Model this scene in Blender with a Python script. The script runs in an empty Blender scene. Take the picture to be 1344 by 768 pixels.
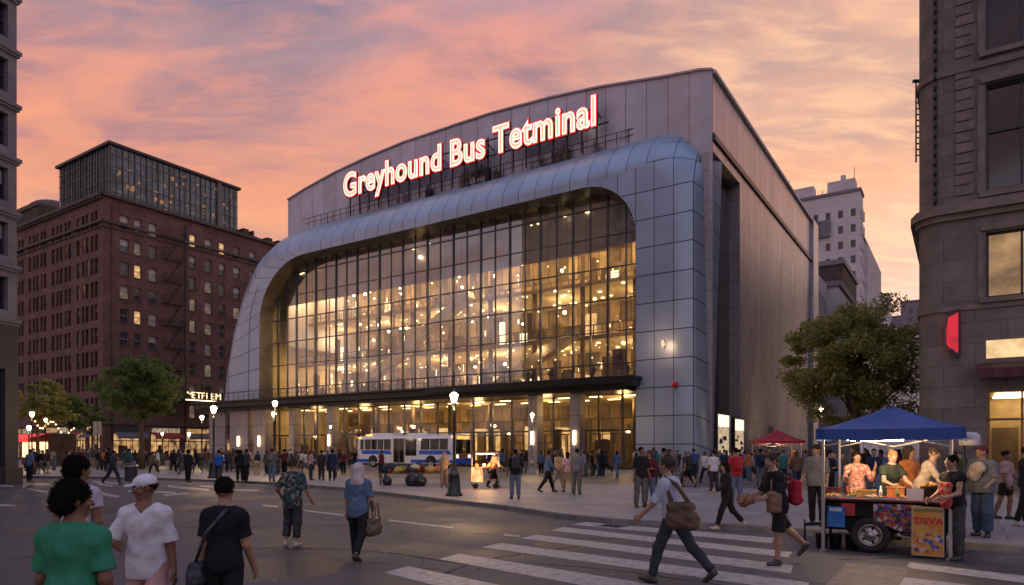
import bpy, bmesh, math, random
import numpy as np
from mathutils import Vector, Matrix
R = math.radians
SC = bpy.context.scene
COL = SC.collection
F, CX, HY, EYE = 896.0, 672.0, 590.0, 1.87
PZ = 0.13                                    # height of the paved plaza above the road

# ------------------------------------------------------------------ placing
def at(px, Y, z=0.0): return Vector(((px - CX) / F * Y, Y, z))
def hgt(py, Y): return EYE + (HY - py) / F * Y
def gnd(px, py, z=0.0):
    Y = (EYE - z) * F / (py - HY)
    return Vector(((px - CX) / F * Y, Y, z))
TO = Vector((15.3, 53.0, 0)); TU = Vector((-.835, .5502, 0)); TV = Vector((.5502, .835, 0))
def tw(u, v, z=0.0): return TO + TU * u + TV * v + Vector((0, 0, z))
def pix_on(px, py, v):                       # pixel -> (u, z) on the terminal plane v
    r = (px - CX) / F
    Y = (TV.x * TO.x + TV.y * TO.y + v) / (TV.x * r + TV.y)
    p = Vector((r * Y, Y, 0)) - TO
    return p.dot(TU), hgt(py, Y)
TROT = math.atan2(-.5502, .835)

# ------------------------------------------------------------------ tagging
def tag(o, label=None, cat=None, group=None, kind=None):
    if label: o['label'] = label
    if cat: o['category'] = cat
    if group: o['group'] = group
    if kind: o['kind'] = kind
    return o
def empty(name, loc=(0, 0, 0), rz=0.0, label=None, cat=None, group=None):
    o = bpy.data.objects.new(name, None); COL.objects.link(o)
    o.empty_display_size = .3
    o.location = loc; o.rotation_euler = (0, 0, rz)
    return tag(o, label, cat, group)
def copy_tree(o, parent=None):
    kids = [c for c in ALLOBJ if c.parent == o]
    c = o.copy(); COL.objects.link(c); c.parent = parent
    ALLOBJ.append(c)
    for ch in kids: copy_tree(ch, c)
    return c
ALLOBJ = []

# ------------------------------------------------------------------ materials
MATS = {}
def newmat(name):
    m = bpy.data.materials.new(name); m.use_nodes = True
    nt = m.node_tree
    b = nt.nodes['Principled BSDF']
    return m, nt, b
def ramp_var(nt, col, var, scale, detail=4, coord='Object', stretch=None):
    tc = nt.nodes.new('ShaderNodeTexCoord')
    src = tc.outputs[coord]
    if stretch:
        mp = nt.nodes.new('ShaderNodeMapping'); mp.inputs['Scale'].default_value = stretch
        nt.links.new(src, mp.inputs[0]); src = mp.outputs[0]
    n = nt.nodes.new('ShaderNodeTexNoise'); n.inputs['Scale'].default_value = scale
    n.inputs['Detail'].default_value = detail; n.inputs['Roughness'].default_value = .6
    nt.links.new(src, n.inputs['Vector'])
    mx = nt.nodes.new('ShaderNodeValToRGB')
    a = [max(0, c * (1 - var)) for c in col]; b = [min(1, c * (1 + var)) for c in col]
    mx.color_ramp.elements[0].position = .32; mx.color_ramp.elements[1].position = .68
    mx.color_ramp.elements[0].color = (*a, 1); mx.color_ramp.elements[1].color = (*b, 1)
    nt.links.new(n.outputs['Fac'], mx.inputs[0])
    return mx.outputs[0], n, src
def M(name, col, rough=.6, metal=0.0, var=.15, scale=2.0, bump=0.0, bscale=30, spec=.5, coord='Object', stretch=None, coat=0, sheen=0):
    if name in MATS: return MATS[name]
    m, nt, b = newmat(name)
    c, n, src = ramp_var(nt, col, var, scale, coord=coord, stretch=stretch)
    nt.links.new(c, b.inputs['Base Color'])
    b.inputs['Roughness'].default_value = rough; b.inputs['Metallic'].default_value = metal
    b.inputs['Specular IOR Level'].default_value = spec
    b.inputs['Coat Weight'].default_value = coat
    if sheen: b.inputs['Sheen Weight'].default_value = sheen
    if bump:
        bn = nt.nodes.new('ShaderNodeTexNoise'); bn.inputs['Scale'].default_value = bscale; bn.inputs['Detail'].default_value = 3
        nt.links.new(src, bn.inputs['Vector'])
        bp = nt.nodes.new('ShaderNodeBump'); bp.inputs['Strength'].default_value = bump; bp.inputs['Distance'].default_value = .02
        nt.links.new(bn.outputs['Fac'], bp.inputs['Height']); nt.links.new(bp.outputs[0], b.inputs['Normal'])
    MATS[name] = m; return m
def E(name, col, s, var=0.0, scale=3.0):
    if name in MATS: return MATS[name]
    m, nt, b = newmat(name)
    b.inputs['Base Color'].default_value = (.05, .05, .05, 1)
    b.inputs['Emission Color'].default_value = (*col, 1); b.inputs['Emission Strength'].default_value = s
    if var:
        c, n, src = ramp_var(nt, [x / (1 + var) for x in col], var, scale)
        nt.links.new(c, b.inputs['Emission Color'])
    MATS[name] = m; return m
def grid_mat(name, col, mortar, w, h, msize=.02, rough=.5, metal=0.0, offset=.5, colvar=.15, nvar=.25, nscale=1.2, bump=.4, rvar=0.0, rot=0.0, spec=.5, nstretch=None, aniso=None):
    """panels / bricks / paving laid out in metres on the UV map"""
    if name in MATS: return MATS[name]
    m, nt, b = newmat(name)
    tc = nt.nodes.new('ShaderNodeTexCoord')
    mp = nt.nodes.new('ShaderNodeMapping'); mp.inputs['Rotation'].default_value = (0, 0, rot)
    nt.links.new(tc.outputs['UV'], mp.inputs[0])
    bt = nt.nodes.new('ShaderNodeTexBrick'); bt.offset = offset
    bt.inputs['Scale'].default_value = 1; bt.inputs['Brick Width'].default_value = w; bt.inputs['Row Height'].default_value = h
    bt.inputs['Mortar Size'].default_value = msize; bt.inputs['Mortar Smooth'].default_value = .2; bt.inputs['Bias'].default_value = 0
    bt.inputs['Color1'].default_value = (*[c * (1 - colvar) for c in col], 1)
    bt.inputs['Color2'].default_value = (*[min(1, c * (1 + colvar)) for c in col], 1)
    bt.inputs['Mortar'].default_value = (*mortar, 1)
    nt.links.new(mp.outputs[0], bt.inputs['Vector'])
    no = nt.nodes.new('ShaderNodeTexNoise'); no.inputs['Scale'].default_value = nscale; no.inputs['Detail'].default_value = 6
    no.inputs['Roughness'].default_value = .65
    src = tc.outputs['Object']
    if nstretch:
        m2 = nt.nodes.new('ShaderNodeMapping'); m2.inputs['Scale'].default_value = nstretch
        nt.links.new(src, m2.inputs[0]); src = m2.outputs[0]
    nt.links.new(src, no.inputs['Vector'])
    mr = nt.nodes.new('ShaderNodeMapRange'); mr.inputs['From Min'].default_value = .3; mr.inputs['From Max'].default_value = .7
    mr.inputs['To Min'].default_value = 1 - nvar; mr.inputs['To Max'].default_value = 1 + nvar
    nt.links.new(no.outputs['Fac'], mr.inputs[0])
    mu = nt.nodes.new('ShaderNodeMix'); mu.data_type = 'RGBA'; mu.blend_type = 'MULTIPLY'; mu.inputs[0].default_value = 1
    nt.links.new(bt.outputs['Color'], mu.inputs[6]); nt.links.new(mr.outputs[0], mu.inputs[7])
    nt.links.new(mu.outputs[2], b.inputs['Base Color'])
    b.inputs['Roughness'].default_value = rough; b.inputs['Metallic'].default_value = metal
    b.inputs['Specular IOR Level'].default_value = spec
    if rvar:
        m3 = nt.nodes.new('ShaderNodeMapRange'); m3.inputs['From Min'].default_value = .3; m3.inputs['From Max'].default_value = .7
        m3.inputs['To Min'].default_value = max(.03, rough - rvar); m3.inputs['To Max'].default_value = rough + rvar
        nt.links.new(no.outputs['Fac'], m3.inputs[0]); nt.links.new(m3.outputs[0], b.inputs['Roughness'])
    bp = nt.nodes.new('ShaderNodeBump'); bp.inputs['Strength'].default_value = bump; bp.inputs['Distance'].default_value = .01; bp.invert = True
    nt.links.new(bt.outputs['Fac'], bp.inputs['Height']); nt.links.new(bp.outputs[0], b.inputs['Normal'])
    MATS[name] = m; return m
def glass_mat(name, tint, refl=.12, rough=.02, fres=.6):
    if name in MATS: return MATS[name]
    m = bpy.data.materials.new(name); m.use_nodes = True; nt = m.node_tree
    nt.nodes.remove(nt.nodes['Principled BSDF'])
    t = nt.nodes.new('ShaderNodeBsdfTransparent'); t.inputs[0].default_value = (*tint, 1)
    g = nt.nodes.new('ShaderNodeBsdfGlossy'); g.inputs['Roughness'].default_value = rough; g.inputs[0].default_value = (1, 1, 1, 1)
    fr = nt.nodes.new('ShaderNodeLayerWeight'); fr.inputs[0].default_value = .35
    mr = nt.nodes.new('ShaderNodeMapRange'); mr.inputs['To Min'].default_value = refl; mr.inputs['To Max'].default_value = fres
    nt.links.new(fr.outputs['Fresnel'], mr.inputs[0])
    mx = nt.nodes.new('ShaderNodeMixShader')
    nt.links.new(mr.outputs[0], mx.inputs[0]); nt.links.new(t.outputs[0], mx.inputs[1]); nt.links.new(g.outputs[0], mx.inputs[2])
    # each pane sits a touch out of true
    tc = nt.nodes.new('ShaderNodeTexCoord'); no = nt.nodes.new('ShaderNodeTexNoise'); no.inputs['Scale'].default_value = .5
    nt.links.new(tc.outputs['Object'], no.inputs['Vector'])
    bp = nt.nodes.new('ShaderNodeBump'); bp.inputs['Strength'].default_value = .12; bp.inputs['Distance'].default_value = .04
    nt.links.new(no.outputs['Fac'], bp.inputs['Height']); nt.links.new(bp.outputs[0], g.inputs['Normal'])
    nt.links.new(mx.outputs[0], nt.nodes['Material Output'].inputs[0])
    MATS[name] = m; return m
def mosaic_mat(name, cols, scale, rough=.6):
    if name in MATS: return MATS[name]
    m, nt, b = newmat(name)
    tc = nt.nodes.new('ShaderNodeTexCoord'); v = nt.nodes.new('ShaderNodeTexVoronoi'); v.inputs['Scale'].default_value = scale
    nt.links.new(tc.outputs['Object'], v.inputs['Vector'])
    s = nt.nodes.new('ShaderNodeSeparateColor'); nt.links.new(v.outputs['Color'], s.inputs[0])
    r = nt.nodes.new('ShaderNodeValToRGB'); r.color_ramp.interpolation = 'CONSTANT'
    els = r.color_ramp.elements
    els[0].color = (*cols[0], 1); els[0].position = 0
    els[1].color = (*cols[1], 1); els[1].position = 1.0 / len(cols)
    for i in range(2, len(cols)):
        e = els.new(i / len(cols)); e.color = (*cols[i], 1)
    nt.links.new(s.outputs[0], r.inputs[0]); nt.links.new(r.outputs[0], b.inputs['Base Color'])
    b.inputs['Roughness'].default_value = rough
    MATS[name] = m; return m

# ------------------------------------------------------------------ mesh builder
class MB:
    def __init__(s): s.v = []; s.f = []; s.m = []; s.uv = {}; s.sm = set(); s.T = None
    def add(s, vs, fs, mat=0, smooth=False):
        o = len(s.v)
        for p in vs:
            p = Vector(p)
            s.v.append(s.T @ p if s.T is not None else p)
        for f in fs:
            if smooth: s.sm.add(len(s.f))
            s.f.append([i + o for i in f]); s.m.append(mat)
    def quad(s, a, b, c, d, mat=0): s.add([a, b, c, d], [(0, 1, 2, 3)], mat)
    def box(s, x0, x1, y0, y1, z0, z1, mat=0):
        s.add([(x0, y0, z0), (x1, y0, z0), (x1, y1, z0), (x0, y1, z0), (x0, y0, z1), (x1, y0, z1), (x1, y1, z1), (x0, y1, z1)],
              [(0, 3, 2, 1), (4, 5, 6, 7), (0, 1, 5, 4), (1, 2, 6, 5), (2, 3, 7, 6), (3, 0, 4, 7)], mat)
    def bar(s, a, b, w, h, mat=0, up=(0, 0, 1)):
        a, b = Vector(a), Vector(b); d = (b - a).normalized(); up = Vector(up)
        if abs(d.dot(up)) > .98: up = Vector((1, 0, 0))
        x = d.cross(up).normalized() * w / 2; y = x.cross(d).normalized() * h / 2
        s.add([a - x - y, a + x - y, a + x + y, a - x + y, b - x - y, b + x - y, b + x + y, b - x + y],
              [(0, 3, 2, 1), (4, 5, 6, 7), (0, 1, 5, 4), (1, 2, 6, 5), (2, 3, 7, 6), (3, 0, 4, 7)], mat)
    def tube(s, pts, r, n=8, mat=0, cap=True):
        pts = [Vector(p) for p in pts]; k = len(pts)
        rs = r if isinstance(r, (list, tuple)) else [r] * k
        vs = []; fs = []; prev = None
        for i, p in enumerate(pts):
            d = (pts[min(i + 1, k - 1)] - pts[max(i - 1, 0)]).normalized()
            if prev is None:
                a = Vector((0, 0, 1)) if abs(d.z) < .9 else Vector((1, 0, 0))
                x = d.cross(a).normalized()
            else: x = (prev - d * prev.dot(d)).normalized()
            prev = x; y = d.cross(x)
            for j in range(n):
                t = 2 * math.pi * j / n
                vs.append(p + (x * math.cos(t) + y * math.sin(t)) * rs[i])
        for i in range(k - 1):
            for j in range(n):
                fs.append((i * n + j, i * n + (j + 1) % n, (i + 1) * n + (j + 1) % n, (i + 1) * n + j))
        s.add(vs, fs, mat, True)
        if cap:
            s.add(vs[:n], [tuple(range(n))[::-1]], mat); s.add(vs[-n:], [tuple(range(n))], mat)
    def lathe(s, prof, n=12, mat=0, c=(0, 0, 0), flat=False):
        vs = []; fs = []
        for r, z in prof:
            for j in range(n):
                t = 2 * math.pi * (j + .5) / n
                vs.append((c[0] + r * math.cos(t), c[1] + r * math.sin(t), c[2] + z))
        for i in range(len(prof) - 1):
            for j in range(n):
                fs.append((i * n + j, i * n + (j + 1) % n, (i + 1) * n + (j + 1) % n, (i + 1) * n + j))
        s.add(vs, fs, mat, not flat)
    def prism(s, pts, z0, z1, mat=0):
        n = len(pts)
        s.add([(p[0], p[1], z0) for p in pts] + [(p[0], p[1], z1) for p in pts],
              [tuple(range(n))[::-1], tuple(range(n, 2 * n))] + [(i, (i + 1) % n, n + (i + 1) % n, n + i) for i in range(n)], mat)
    def facade(s, o, ex, W, z0, z1, holes, depth, mat=0, mrev=None, n=None):
        """wall with real openings; o at the foot, ex along the wall, n = outward normal"""
        o = Vector(o); ex = Vector(ex); n = Vector(n)
        mrev = mat if mrev is None else mrev
        xs = sorted({0.0, W} | {h[0] for h in holes} | {h[1] for h in holes})
        zs = sorted({z0, z1} | {h[2] for h in holes} | {h[3] for h in holes})
        P = lambda x, z, d=0.0: o + ex * x + Vector((0, 0, z)) - n * d
        byrow = {}
        for i in range(len(zs) - 1):
            zc = (zs[i] + zs[i + 1]) / 2
            act = [h for h in holes if h[2] < zc < h[3]]
            j = 0; start = None
            for j in range(len(xs) - 1):
                xc = (xs[j] + xs[j + 1]) / 2
                inh = any(h[0] < xc < h[1] for h in act)
                if not inh and start is None: start = xs[j]
                if inh and start is not None:
                    s.quad(P(start, zs[i]), P(xs[j], zs[i]), P(xs[j], zs[i + 1]), P(start, zs[i + 1]), mat); start = None
            if start is not None:
                s.quad(P(start, zs[i]), P(W, zs[i]), P(W, zs[i + 1]), P(start, zs[i + 1]), mat)
        for x0, x1, a, b in [h[:4] for h in holes]:
            s.quad(P(x0, a), P(x0, b), P(x0, b, depth), P(x0, a, depth), mrev)
            s.quad(P(x1, a), P(x1, b), P(x1, b, depth), P(x1, a, depth), mrev)
            s.quad(P(x0, a), P(x1, a), P(x1, a, depth), P(x0, a, depth), mrev)
            s.quad(P(x0, b), P(x1, b), P(x1, b, depth), P(x0, b, depth), mrev)
    def data(s, name, mats, fix=True, uvs=None):
        me = bpy.data.meshes.new(name)
        me.from_pydata([tuple(p) for p in s.v], [], s.f)
        for m in mats: me.materials.append(m)
        me.polygons.foreach_set('material_index', s.m)
        if s.sm: me.polygons.foreach_set('use_smooth', [i in s.sm for i in range(len(s.f))])
        ul = me.uv_layers.new(name='UVMap')
        k = 0
        for i, p in enumerate(me.polygons):
            if uvs is not None:
                for j in range(p.loop_total): ul.data[k + j].uv = uvs[i][j]
            else:
                nn = p.normal
                if abs(nn.z) > .7:
                    for j, vi in enumerate(s.f[i]):
                        q = s.v[vi]; ul.data[k + j].uv = (q.x, q.y)
                else:
                    t = Vector((-nn.y, nn.x)); t.normalize()
                    if abs(t.x) > abs(t.y):
                        if t.x < 0: t = -t
                    elif t.y < 0: t = -t
                    for j, vi in enumerate(s.f[i]):
                        q = s.v[vi]; ul.data[k + j].uv = (q.x * t.x + q.y * t.y, q.z)
            k += p.loop_total
        if fix:
            bm = bmesh.new(); bm.from_mesh(me)
            bmesh.ops.remove_doubles(bm, verts=bm.verts, dist=1e-5)
            bmesh.ops.recalc_face_normals(bm, faces=bm.faces)
            bm.to_mesh(me); bm.free()
        me.update()
        return me
    def build(s, name, mats, parent=None, loc=None, rz=None, bevel=0.0, fix=True, uvs=None):
        if not isinstance(mats, (list, tuple)): mats = [mats]
        return link(name, s.data(name, mats, fix, uvs), parent, loc, rz, bevel)
def link(name, me, parent=None, loc=None, rz=None, bevel=0.0):
    o = bpy.data.objects.new(name, me); COL.objects.link(o); ALLOBJ.append(o)
    o.parent = parent
    if loc is not None: o.location = loc
    if rz is not None: o.rotation_euler = (0, 0, rz)
    if bevel:
        md = o.modifiers.new('edge', 'BEVEL'); md.width = bevel; md.segments = 2; md.limit_method = 'ANGLE'; md.angle_limit = R(40)
    return o

# ------------------------------------------------------------------ implicit surfaces (bodies, clothes, bags)
def rotm(yaw=0, pitch=0, roll=0):
    return np.array((Matrix.Rotation(yaw, 3, 'Z') @ Matrix.Rotation(pitch, 3, 'X') @ Matrix.Rotation(roll, 3, 'Y')))
def cap(a, b, ra, rb, k=.03, cut=None, sq=1.0, op='u'):
    return dict(t='c', a=np.array(a, float), b=np.array(b, float), ra=ra, rb=rb, k=k, cut=cut, sq=sq, op=op)
def ell(c, r, Rm=None, k=.04, op='u'):
    return dict(t='e', c=np.array(c, float), r=np.array(r, float), R=Rm, k=k, op=op)
def rbox(c, r, rr, Rm=None, k=.01, op='u'):
    return dict(t='b', c=np.array(c, float), r=np.array(r, float), rr=rr, R=Rm, k=k, op=op)
def polygonize(prims, h, planes=(), noise=None):
    lo = np.array([1e9] * 3); hi = -lo
    bbs = []
    for p in prims:
        if p['t'] == 'c':
            m = max(p['ra'], p['rb']) * max(1, p['sq'])
            l = np.minimum(p['a'], p['b']) - m; g = np.maximum(p['a'], p['b']) + m
        else:
            m = p['r'].max() if p['R'] is not None else p['r']
            if p['t'] == 'b' and p['R'] is not None: m = np.linalg.norm(p['r'])
            l = p['c'] - m; g = p['c'] + m
        bbs.append((l, g))
        if p['op'] == 'u': lo = np.minimum(lo, l); hi = np.maximum(hi, g)
    lo = lo - 3 * h; hi = hi + 3 * h
    n = np.ceil((hi - lo) / h).astype(int) + 1
    D = np.full(n, .5)
    ax = [lo[i] + np.arange(n[i]) * h for i in range(3)]
    for p, (l, g) in zip(prims, bbs):
        pad = p['k'] + 2.5 * h
        i0 = np.maximum(((l - pad - lo) / h).astype(int), 0); i1 = np.minimum(((g + pad - lo) / h).astype(int) + 2, n)
        if np.any(i1 <= i0): continue
        sl = tuple(slice(i0[i], i1[i]) for i in range(3))
        X, Y, Z = np.meshgrid(ax[0][sl[0]], ax[1][sl[1]], ax[2][sl[2]], indexing='ij')
        if p['t'] == 'c':
            a, b = p['a'], p['b']; ab = b - a; L = max(1e-9, ab.dot(ab)); q = p['sq']
            t = np.clip(((X - a[0]) * ab[0] + (Y - a[1]) * ab[1] + (Z - a[2]) * ab[2]) / L, 0, 1)
            dx = X - a[0] - t * ab[0]; dy = (Y - a[1] - t * ab[1]) / q; dz = Z - a[2] - t * ab[2]
            d = np.sqrt(dx * dx + dy * dy + dz * dz) - (p['ra'] + (p['rb'] - p['ra']) * t)
            if p['cut'] is not None:
                u = ab / math.sqrt(L)
                if p['cut'] in ('b', 'ab'): d = np.maximum(d, (X - b[0]) * u[0] + (Y - b[1]) * u[1] + (Z - b[2]) * u[2])
                if p['cut'] in ('a', 'ab'): d = np.maximum(d, -((X - a[0]) * u[0] + (Y - a[1]) * u[1] + (Z - a[2]) * u[2]))
        else:
            x, y, z = X - p['c'][0], Y - p['c'][1], Z - p['c'][2]
            if p['R'] is not None:
                Q = p['R']
                x, y, z = (Q[0, 0] * x + Q[1, 0] * y + Q[2, 0] * z, Q[0, 1] * x + Q[1, 1] * y + Q[2, 1] * z, Q[0, 2] * x + Q[1, 2] * y + Q[2, 2] * z)
            r = p['r']
            if p['t'] == 'e':
                k0 = np.sqrt((x / r[0]) ** 2 + (y / r[1]) ** 2 + (z / r[2]) ** 2)
                k1 = np.sqrt((x / r[0] ** 2) ** 2 + (y / r[1] ** 2) ** 2 + (z / r[2] ** 2) ** 2) + 1e-9
                d = k0 * (k0 - 1) / k1
            else:
                rr = p['rr']
                qx, qy, qz = np.abs(x) - r[0] + rr, np.abs(y) - r[1] + rr, np.abs(z) - r[2] + rr
                d = np.sqrt(np.maximum(qx, 0) ** 2 + np.maximum(qy, 0) ** 2 + np.maximum(qz, 0) ** 2) + np.minimum(np.maximum(qx, np.maximum(qy, qz)), 0) - rr
        cur = D[sl]; k = p['k']
        if p['op'] == 'u':
            hh = np.clip(.5 + .5 * (cur - d) / k, 0, 1)
            D[sl] = cur * (1 - hh) + d * hh - k * hh * (1 - hh)
        else:
            D[sl] = np.maximum(cur, -d)
    if noise or planes:
        X, Y, Z = np.meshgrid(*ax, indexing='ij')
        if noise: D += noise(X, Y, Z)
        for (pt, nn) in planes:
            D = np.maximum(D, (X - pt[0]) * nn[0] + (Y - pt[1]) * nn[1] + (Z - pt[2]) * nn[2])
    # surface nets
    S = D < 0
    c = S[:-1, :-1, :-1].astype(np.int8)
    tot = np.zeros(np.array(D.shape) - 1, np.int8)
    for i in (0, 1):
        for j in (0, 1):
            for k in (0, 1):
                tot += S[i:D.shape[0] - 1 + i, j:D.shape[1] - 1 + j, k:D.shape[2] - 1 + k]
    act = (tot > 0) & (tot < 8)
    idx = np.argwhere(act)
    if len(idx) == 0: return np.zeros((0, 3)), []
    acc = np.zeros((len(idx), 3)); cnt = np.zeros(len(idx))
    for axis in range(3):
        o1, o2 = [a for a in range(3) if a != axis]
        for p in (0, 1):
            for q in (0, 1):
                A = idx.copy(); A[:, o1] += p; A[:, o2] += q
                B = A.copy(); B[:, axis] += 1
                da = D[A[:, 0], A[:, 1], A[:, 2]]; db = D[B[:, 0], B[:, 1], B[:, 2]]
                cr = (da < 0) != (db < 0)
                t = np.where(cr, da / np.where(cr, da - db, 1), 0)
                pt = A.astype(float); pt[:, axis] += t
                acc[cr] += pt[cr]; cnt[cr] += 1
    V = lo + acc / cnt[:, None] * h
    num = -np.ones(act.shape, int); num[act] = np.arange(len(idx))
    faces = []
    for axis in range(3):
        o1, o2 = [(1, 2), (2, 0), (0, 1)][axis]
        sa = [slice(0, None)] * 3; sa[axis] = slice(0, -1); sb = [slice(0, None)] * 3; sb[axis] = slice(1, None)
        ch = S[tuple(sa)] != S[tuple(sb)]
        e = np.argwhere(ch)
        e = e[(e[:, o1] > 0) & (e[:, o2] > 0) & (e[:, o1] < act.shape[o1]) & (e[:, o2] < act.shape[o2])]
        flip = S[e[:, 0], e[:, 1], e[:, 2]]
        def cell(d1, d2):
            q = e.copy(); q[:, o1] -= d1; q[:, o2] -= d2
            return num[q[:, 0], q[:, 1], q[:, 2]]
        f = np.stack([cell(1, 1), cell(0, 1), cell(0, 0), cell(1, 0)], 1)
        f[~flip] = f[~flip][:, ::-1]
        faces.append(f)
    Fc = np.concatenate(faces)
    return V, Fc[(Fc >= 0).all(1)].tolist()
def sdf_mesh(name, parts, mats):
    """parts: list of (verts, faces, matindex) joined into one mesh"""
    vs = []; fs = []; mi = []
    for V, Fc, m in parts:
        o = len(vs); vs += [tuple(p) for p in V]; fs += [[i + o for i in f] for f in Fc]; mi += [m] * len(Fc)
    me = bpy.data.meshes.new(name); me.from_pydata(vs, [], fs)
    for m in mats: me.materials.append(m)
    me.polygons.foreach_set('material_index', mi)
    me.polygons.foreach_set('use_smooth', [True] * len(fs))
    me.update(); return me
# ------------------------------------------------------------------ camera, world, sun
cam = bpy.data.cameras.new('Camera'); camo = bpy.data.objects.new('Camera', cam); COL.objects.link(camo); SC.camera = camo
camo.location = (0, 0, EYE); camo.rotation_euler = (R(90), 0, 0)
cam.sensor_width = 36; cam.lens = 24; cam.shift_y = (HY - 384) / 1344; cam.clip_end = 4000; cam.clip_start = .1
SC.view_settings.view_transform = 'Standard'; SC.view_settings.look = 'None'; SC.view_settings.gamma = 1; SC.view_settings.exposure = 0.60
SC.render.engine = 'CYCLES'
SC.cycles.use_denoising = True; SC.cycles.max_bounces = 7; SC.cycles.transparent_max_bounces = 12
SC.cycles.diffuse_bounces = 3; SC.cycles.glossy_bounces = 3; SC.cycles.sample_clamp_indirect = 4; SC.cycles.sample_clamp_direct = 20
SC.cycles.caustics_reflective = False; SC.cycles.caustics_refractive = False

W = bpy.data.worlds.new('World'); SC.world = W; W.use_nodes = True
nt = W.node_tree; N = nt.nodes; Lk = nt.links
for n_ in list(N): N.remove(n_)
out = N.new('ShaderNodeOutputWorld')
bg = N.new('ShaderNodeBackground'); sky = N.new('ShaderNodeTexSky'); sky.sky_type = 'NISHITA'; sky.sun_disc = False
SUN_AZ = math.atan2(480, 896); SUN_EL = R(5)
sky.sun_elevation = SUN_EL; sky.sun_rotation = SUN_AZ; sky.air_density = 1.6; sky.dust_density = 3; sky.ozone_density = 3
bgs = N.new('ShaderNodeBackground'); bgs.inputs[1].default_value = .05; Lk.new(sky.outputs[0], bgs.inputs[0])
def mth(op, a, b=None, c=None):
    n = N.new('ShaderNodeMath'); n.operation = op
    for i, x in enumerate((a, b, c)):
        if x is None: continue
        if isinstance(x, (int, float)): n.inputs[i].default_value = x
        else: Lk.new(x, n.inputs[i])
    return n.outputs[0]
tc = N.new('ShaderNodeTexCoord'); sp = N.new('ShaderNodeSeparateXYZ'); Lk.new(tc.outputs['Generated'], sp.inputs[0])
dx, dy, dz = sp.outputs
zc = mth('MAXIMUM', dz, 0.0)
def wramp(fac, stops):
    r = N.new('ShaderNodeValToRGB'); els = r.color_ramp.elements
    els[0].position, els[0].color = stops[0][0], (*stops[0][1], 1); els[1].position, els[1].color = stops[-1][0], (*stops[-1][1], 1)
    for p, c in stops[1:-1]:
        e = els.new(p); e.color = (*c, 1)
    Lk.new(fac, r.inputs[0]); return r.outputs[0]
def mixc(f, a, b, mode='MIX'):
    n = N.new('ShaderNodeMix'); n.data_type = 'RGBA'; n.blend_type = mode
    for i, x in ((0, f), (6, a), (7, b)):
        if isinstance(x, (int, float)): n.inputs[i].default_value = x
        elif isinstance(x, tuple): n.inputs[i].default_value = (*x, 1)
        else: Lk.new(x, n.inputs[i])
    return n.outputs[2]
def s2l(r, g, b): return tuple(((c / 255) / 12.92 if c / 255 <= .04045 else ((c / 255 + .055) / 1.055) ** 2.4) for c in (r, g, b))
# clear-air gradient of the sunset side and of the side behind us
west = wramp(zc, [(0, s2l(240, 196, 156)), (.10, s2l(232, 190, 168)), (.20, s2l(240, 176, 132)), (.33, s2l(228, 152, 120)), (.43, s2l(190, 140, 136)), (.53, s2l(150, 132, 148)), (.72, s2l(150, 156, 182)), (1, s2l(146, 164, 200))])
east = wramp(zc, [(0, s2l(170, 164, 180)), (.12, s2l(232, 222, 240)), (.35, s2l(224, 232, 255)), (.7, s2l(186, 214, 255)), (1, s2l(180, 204, 250))])
fac_w = mth('MULTIPLY_ADD', dy, .9, .45); fw = N.new('ShaderNodeClamp'); Lk.new(fac_w, fw.inputs[0])
base = mixc(fw.outputs[0], east, west)
# left part of the sunset side is duller
lf = N.new('ShaderNodeMapRange'); Lk.new(dx, lf.inputs[0]); lf.inputs[1].default_value = -.30; lf.inputs[2].default_value = -.75; lf.interpolation_type = 'SMOOTHSTEP'
base = mixc(mth('MULTIPLY', lf.outputs[0], .35), base, s2l(170, 118, 124))
# cloud sheets seen in perspective
den = mth('ADD', zc, .16)
cv = N.new('ShaderNodeCombineXYZ'); Lk.new(mth('DIVIDE', dx, den), cv.inputs[0]); Lk.new(mth('DIVIDE', dy, den), cv.inputs[1])
def cloud(scale, loc, stretch, rotz, det=7, dist=.6):
    mp = N.new('ShaderNodeMapping'); mp.inputs['Location'].default_value = loc; mp.inputs['Scale'].default_value = stretch; mp.inputs['Rotation'].default_value = (0, 0, rotz)
    Lk.new(cv.outputs[0], mp.inputs[0])
    n = N.new('ShaderNodeTexNoise'); n.inputs['Scale'].default_value = scale; n.inputs['Detail'].default_value = det; n.inputs['Roughness'].default_value = .56; n.inputs['Distortion'].default_value = dist
    Lk.new(mp.outputs[0], n.inputs['Vector']); return n.outputs['Fac']
def ss(x, a, b):
    m = N.new('ShaderNodeMapRange'); m.interpolation_type = 'SMOOTHSTEP'; Lk.new(x, m.inputs[0]); m.inputs[1].default_value = a; m.inputs[2].default_value = b; return m.outputs[0]
c1 = ss(cloud(1.0, (2.3, .7, 0), (1, 1.9, 1), R(22)), .42, .68)
c2 = ss(cloud(2.1, (7.1, 3.7, 0), (1, 1.8, 1), R(-24), 8, .45), .41, .66)
c3 = ss(cloud(5.2, (1.1, 9.7, 0), (1, 2.8, 1), R(-20), 7, .5), .40, .72)
salmon = wramp(zc, [(0, s2l(250, 200, 150)), (.2, s2l(255, 188, 130)), (.34, s2l(250, 160, 118)), (.52, s2l(232, 152, 132)), (.8, s2l(190, 168, 184)), (1, s2l(166, 170, 196))])
mauve = wramp(zc, [(0, s2l(190, 158, 158)), (.2, s2l(204, 148, 138)), (.36, s2l(166, 122, 132)), (.5, s2l(126, 112, 130)), (.8, s2l(130, 136, 160)), (1, s2l(130, 144, 178))])
dim = mixc(fw.outputs[0], s2l(206, 214, 236), (1, 1, 1))
sky1 = mixc(mth('MULTIPLY', c1, .85), base, mixc(1.0, salmon, dim, 'MULTIPLY'))
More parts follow.
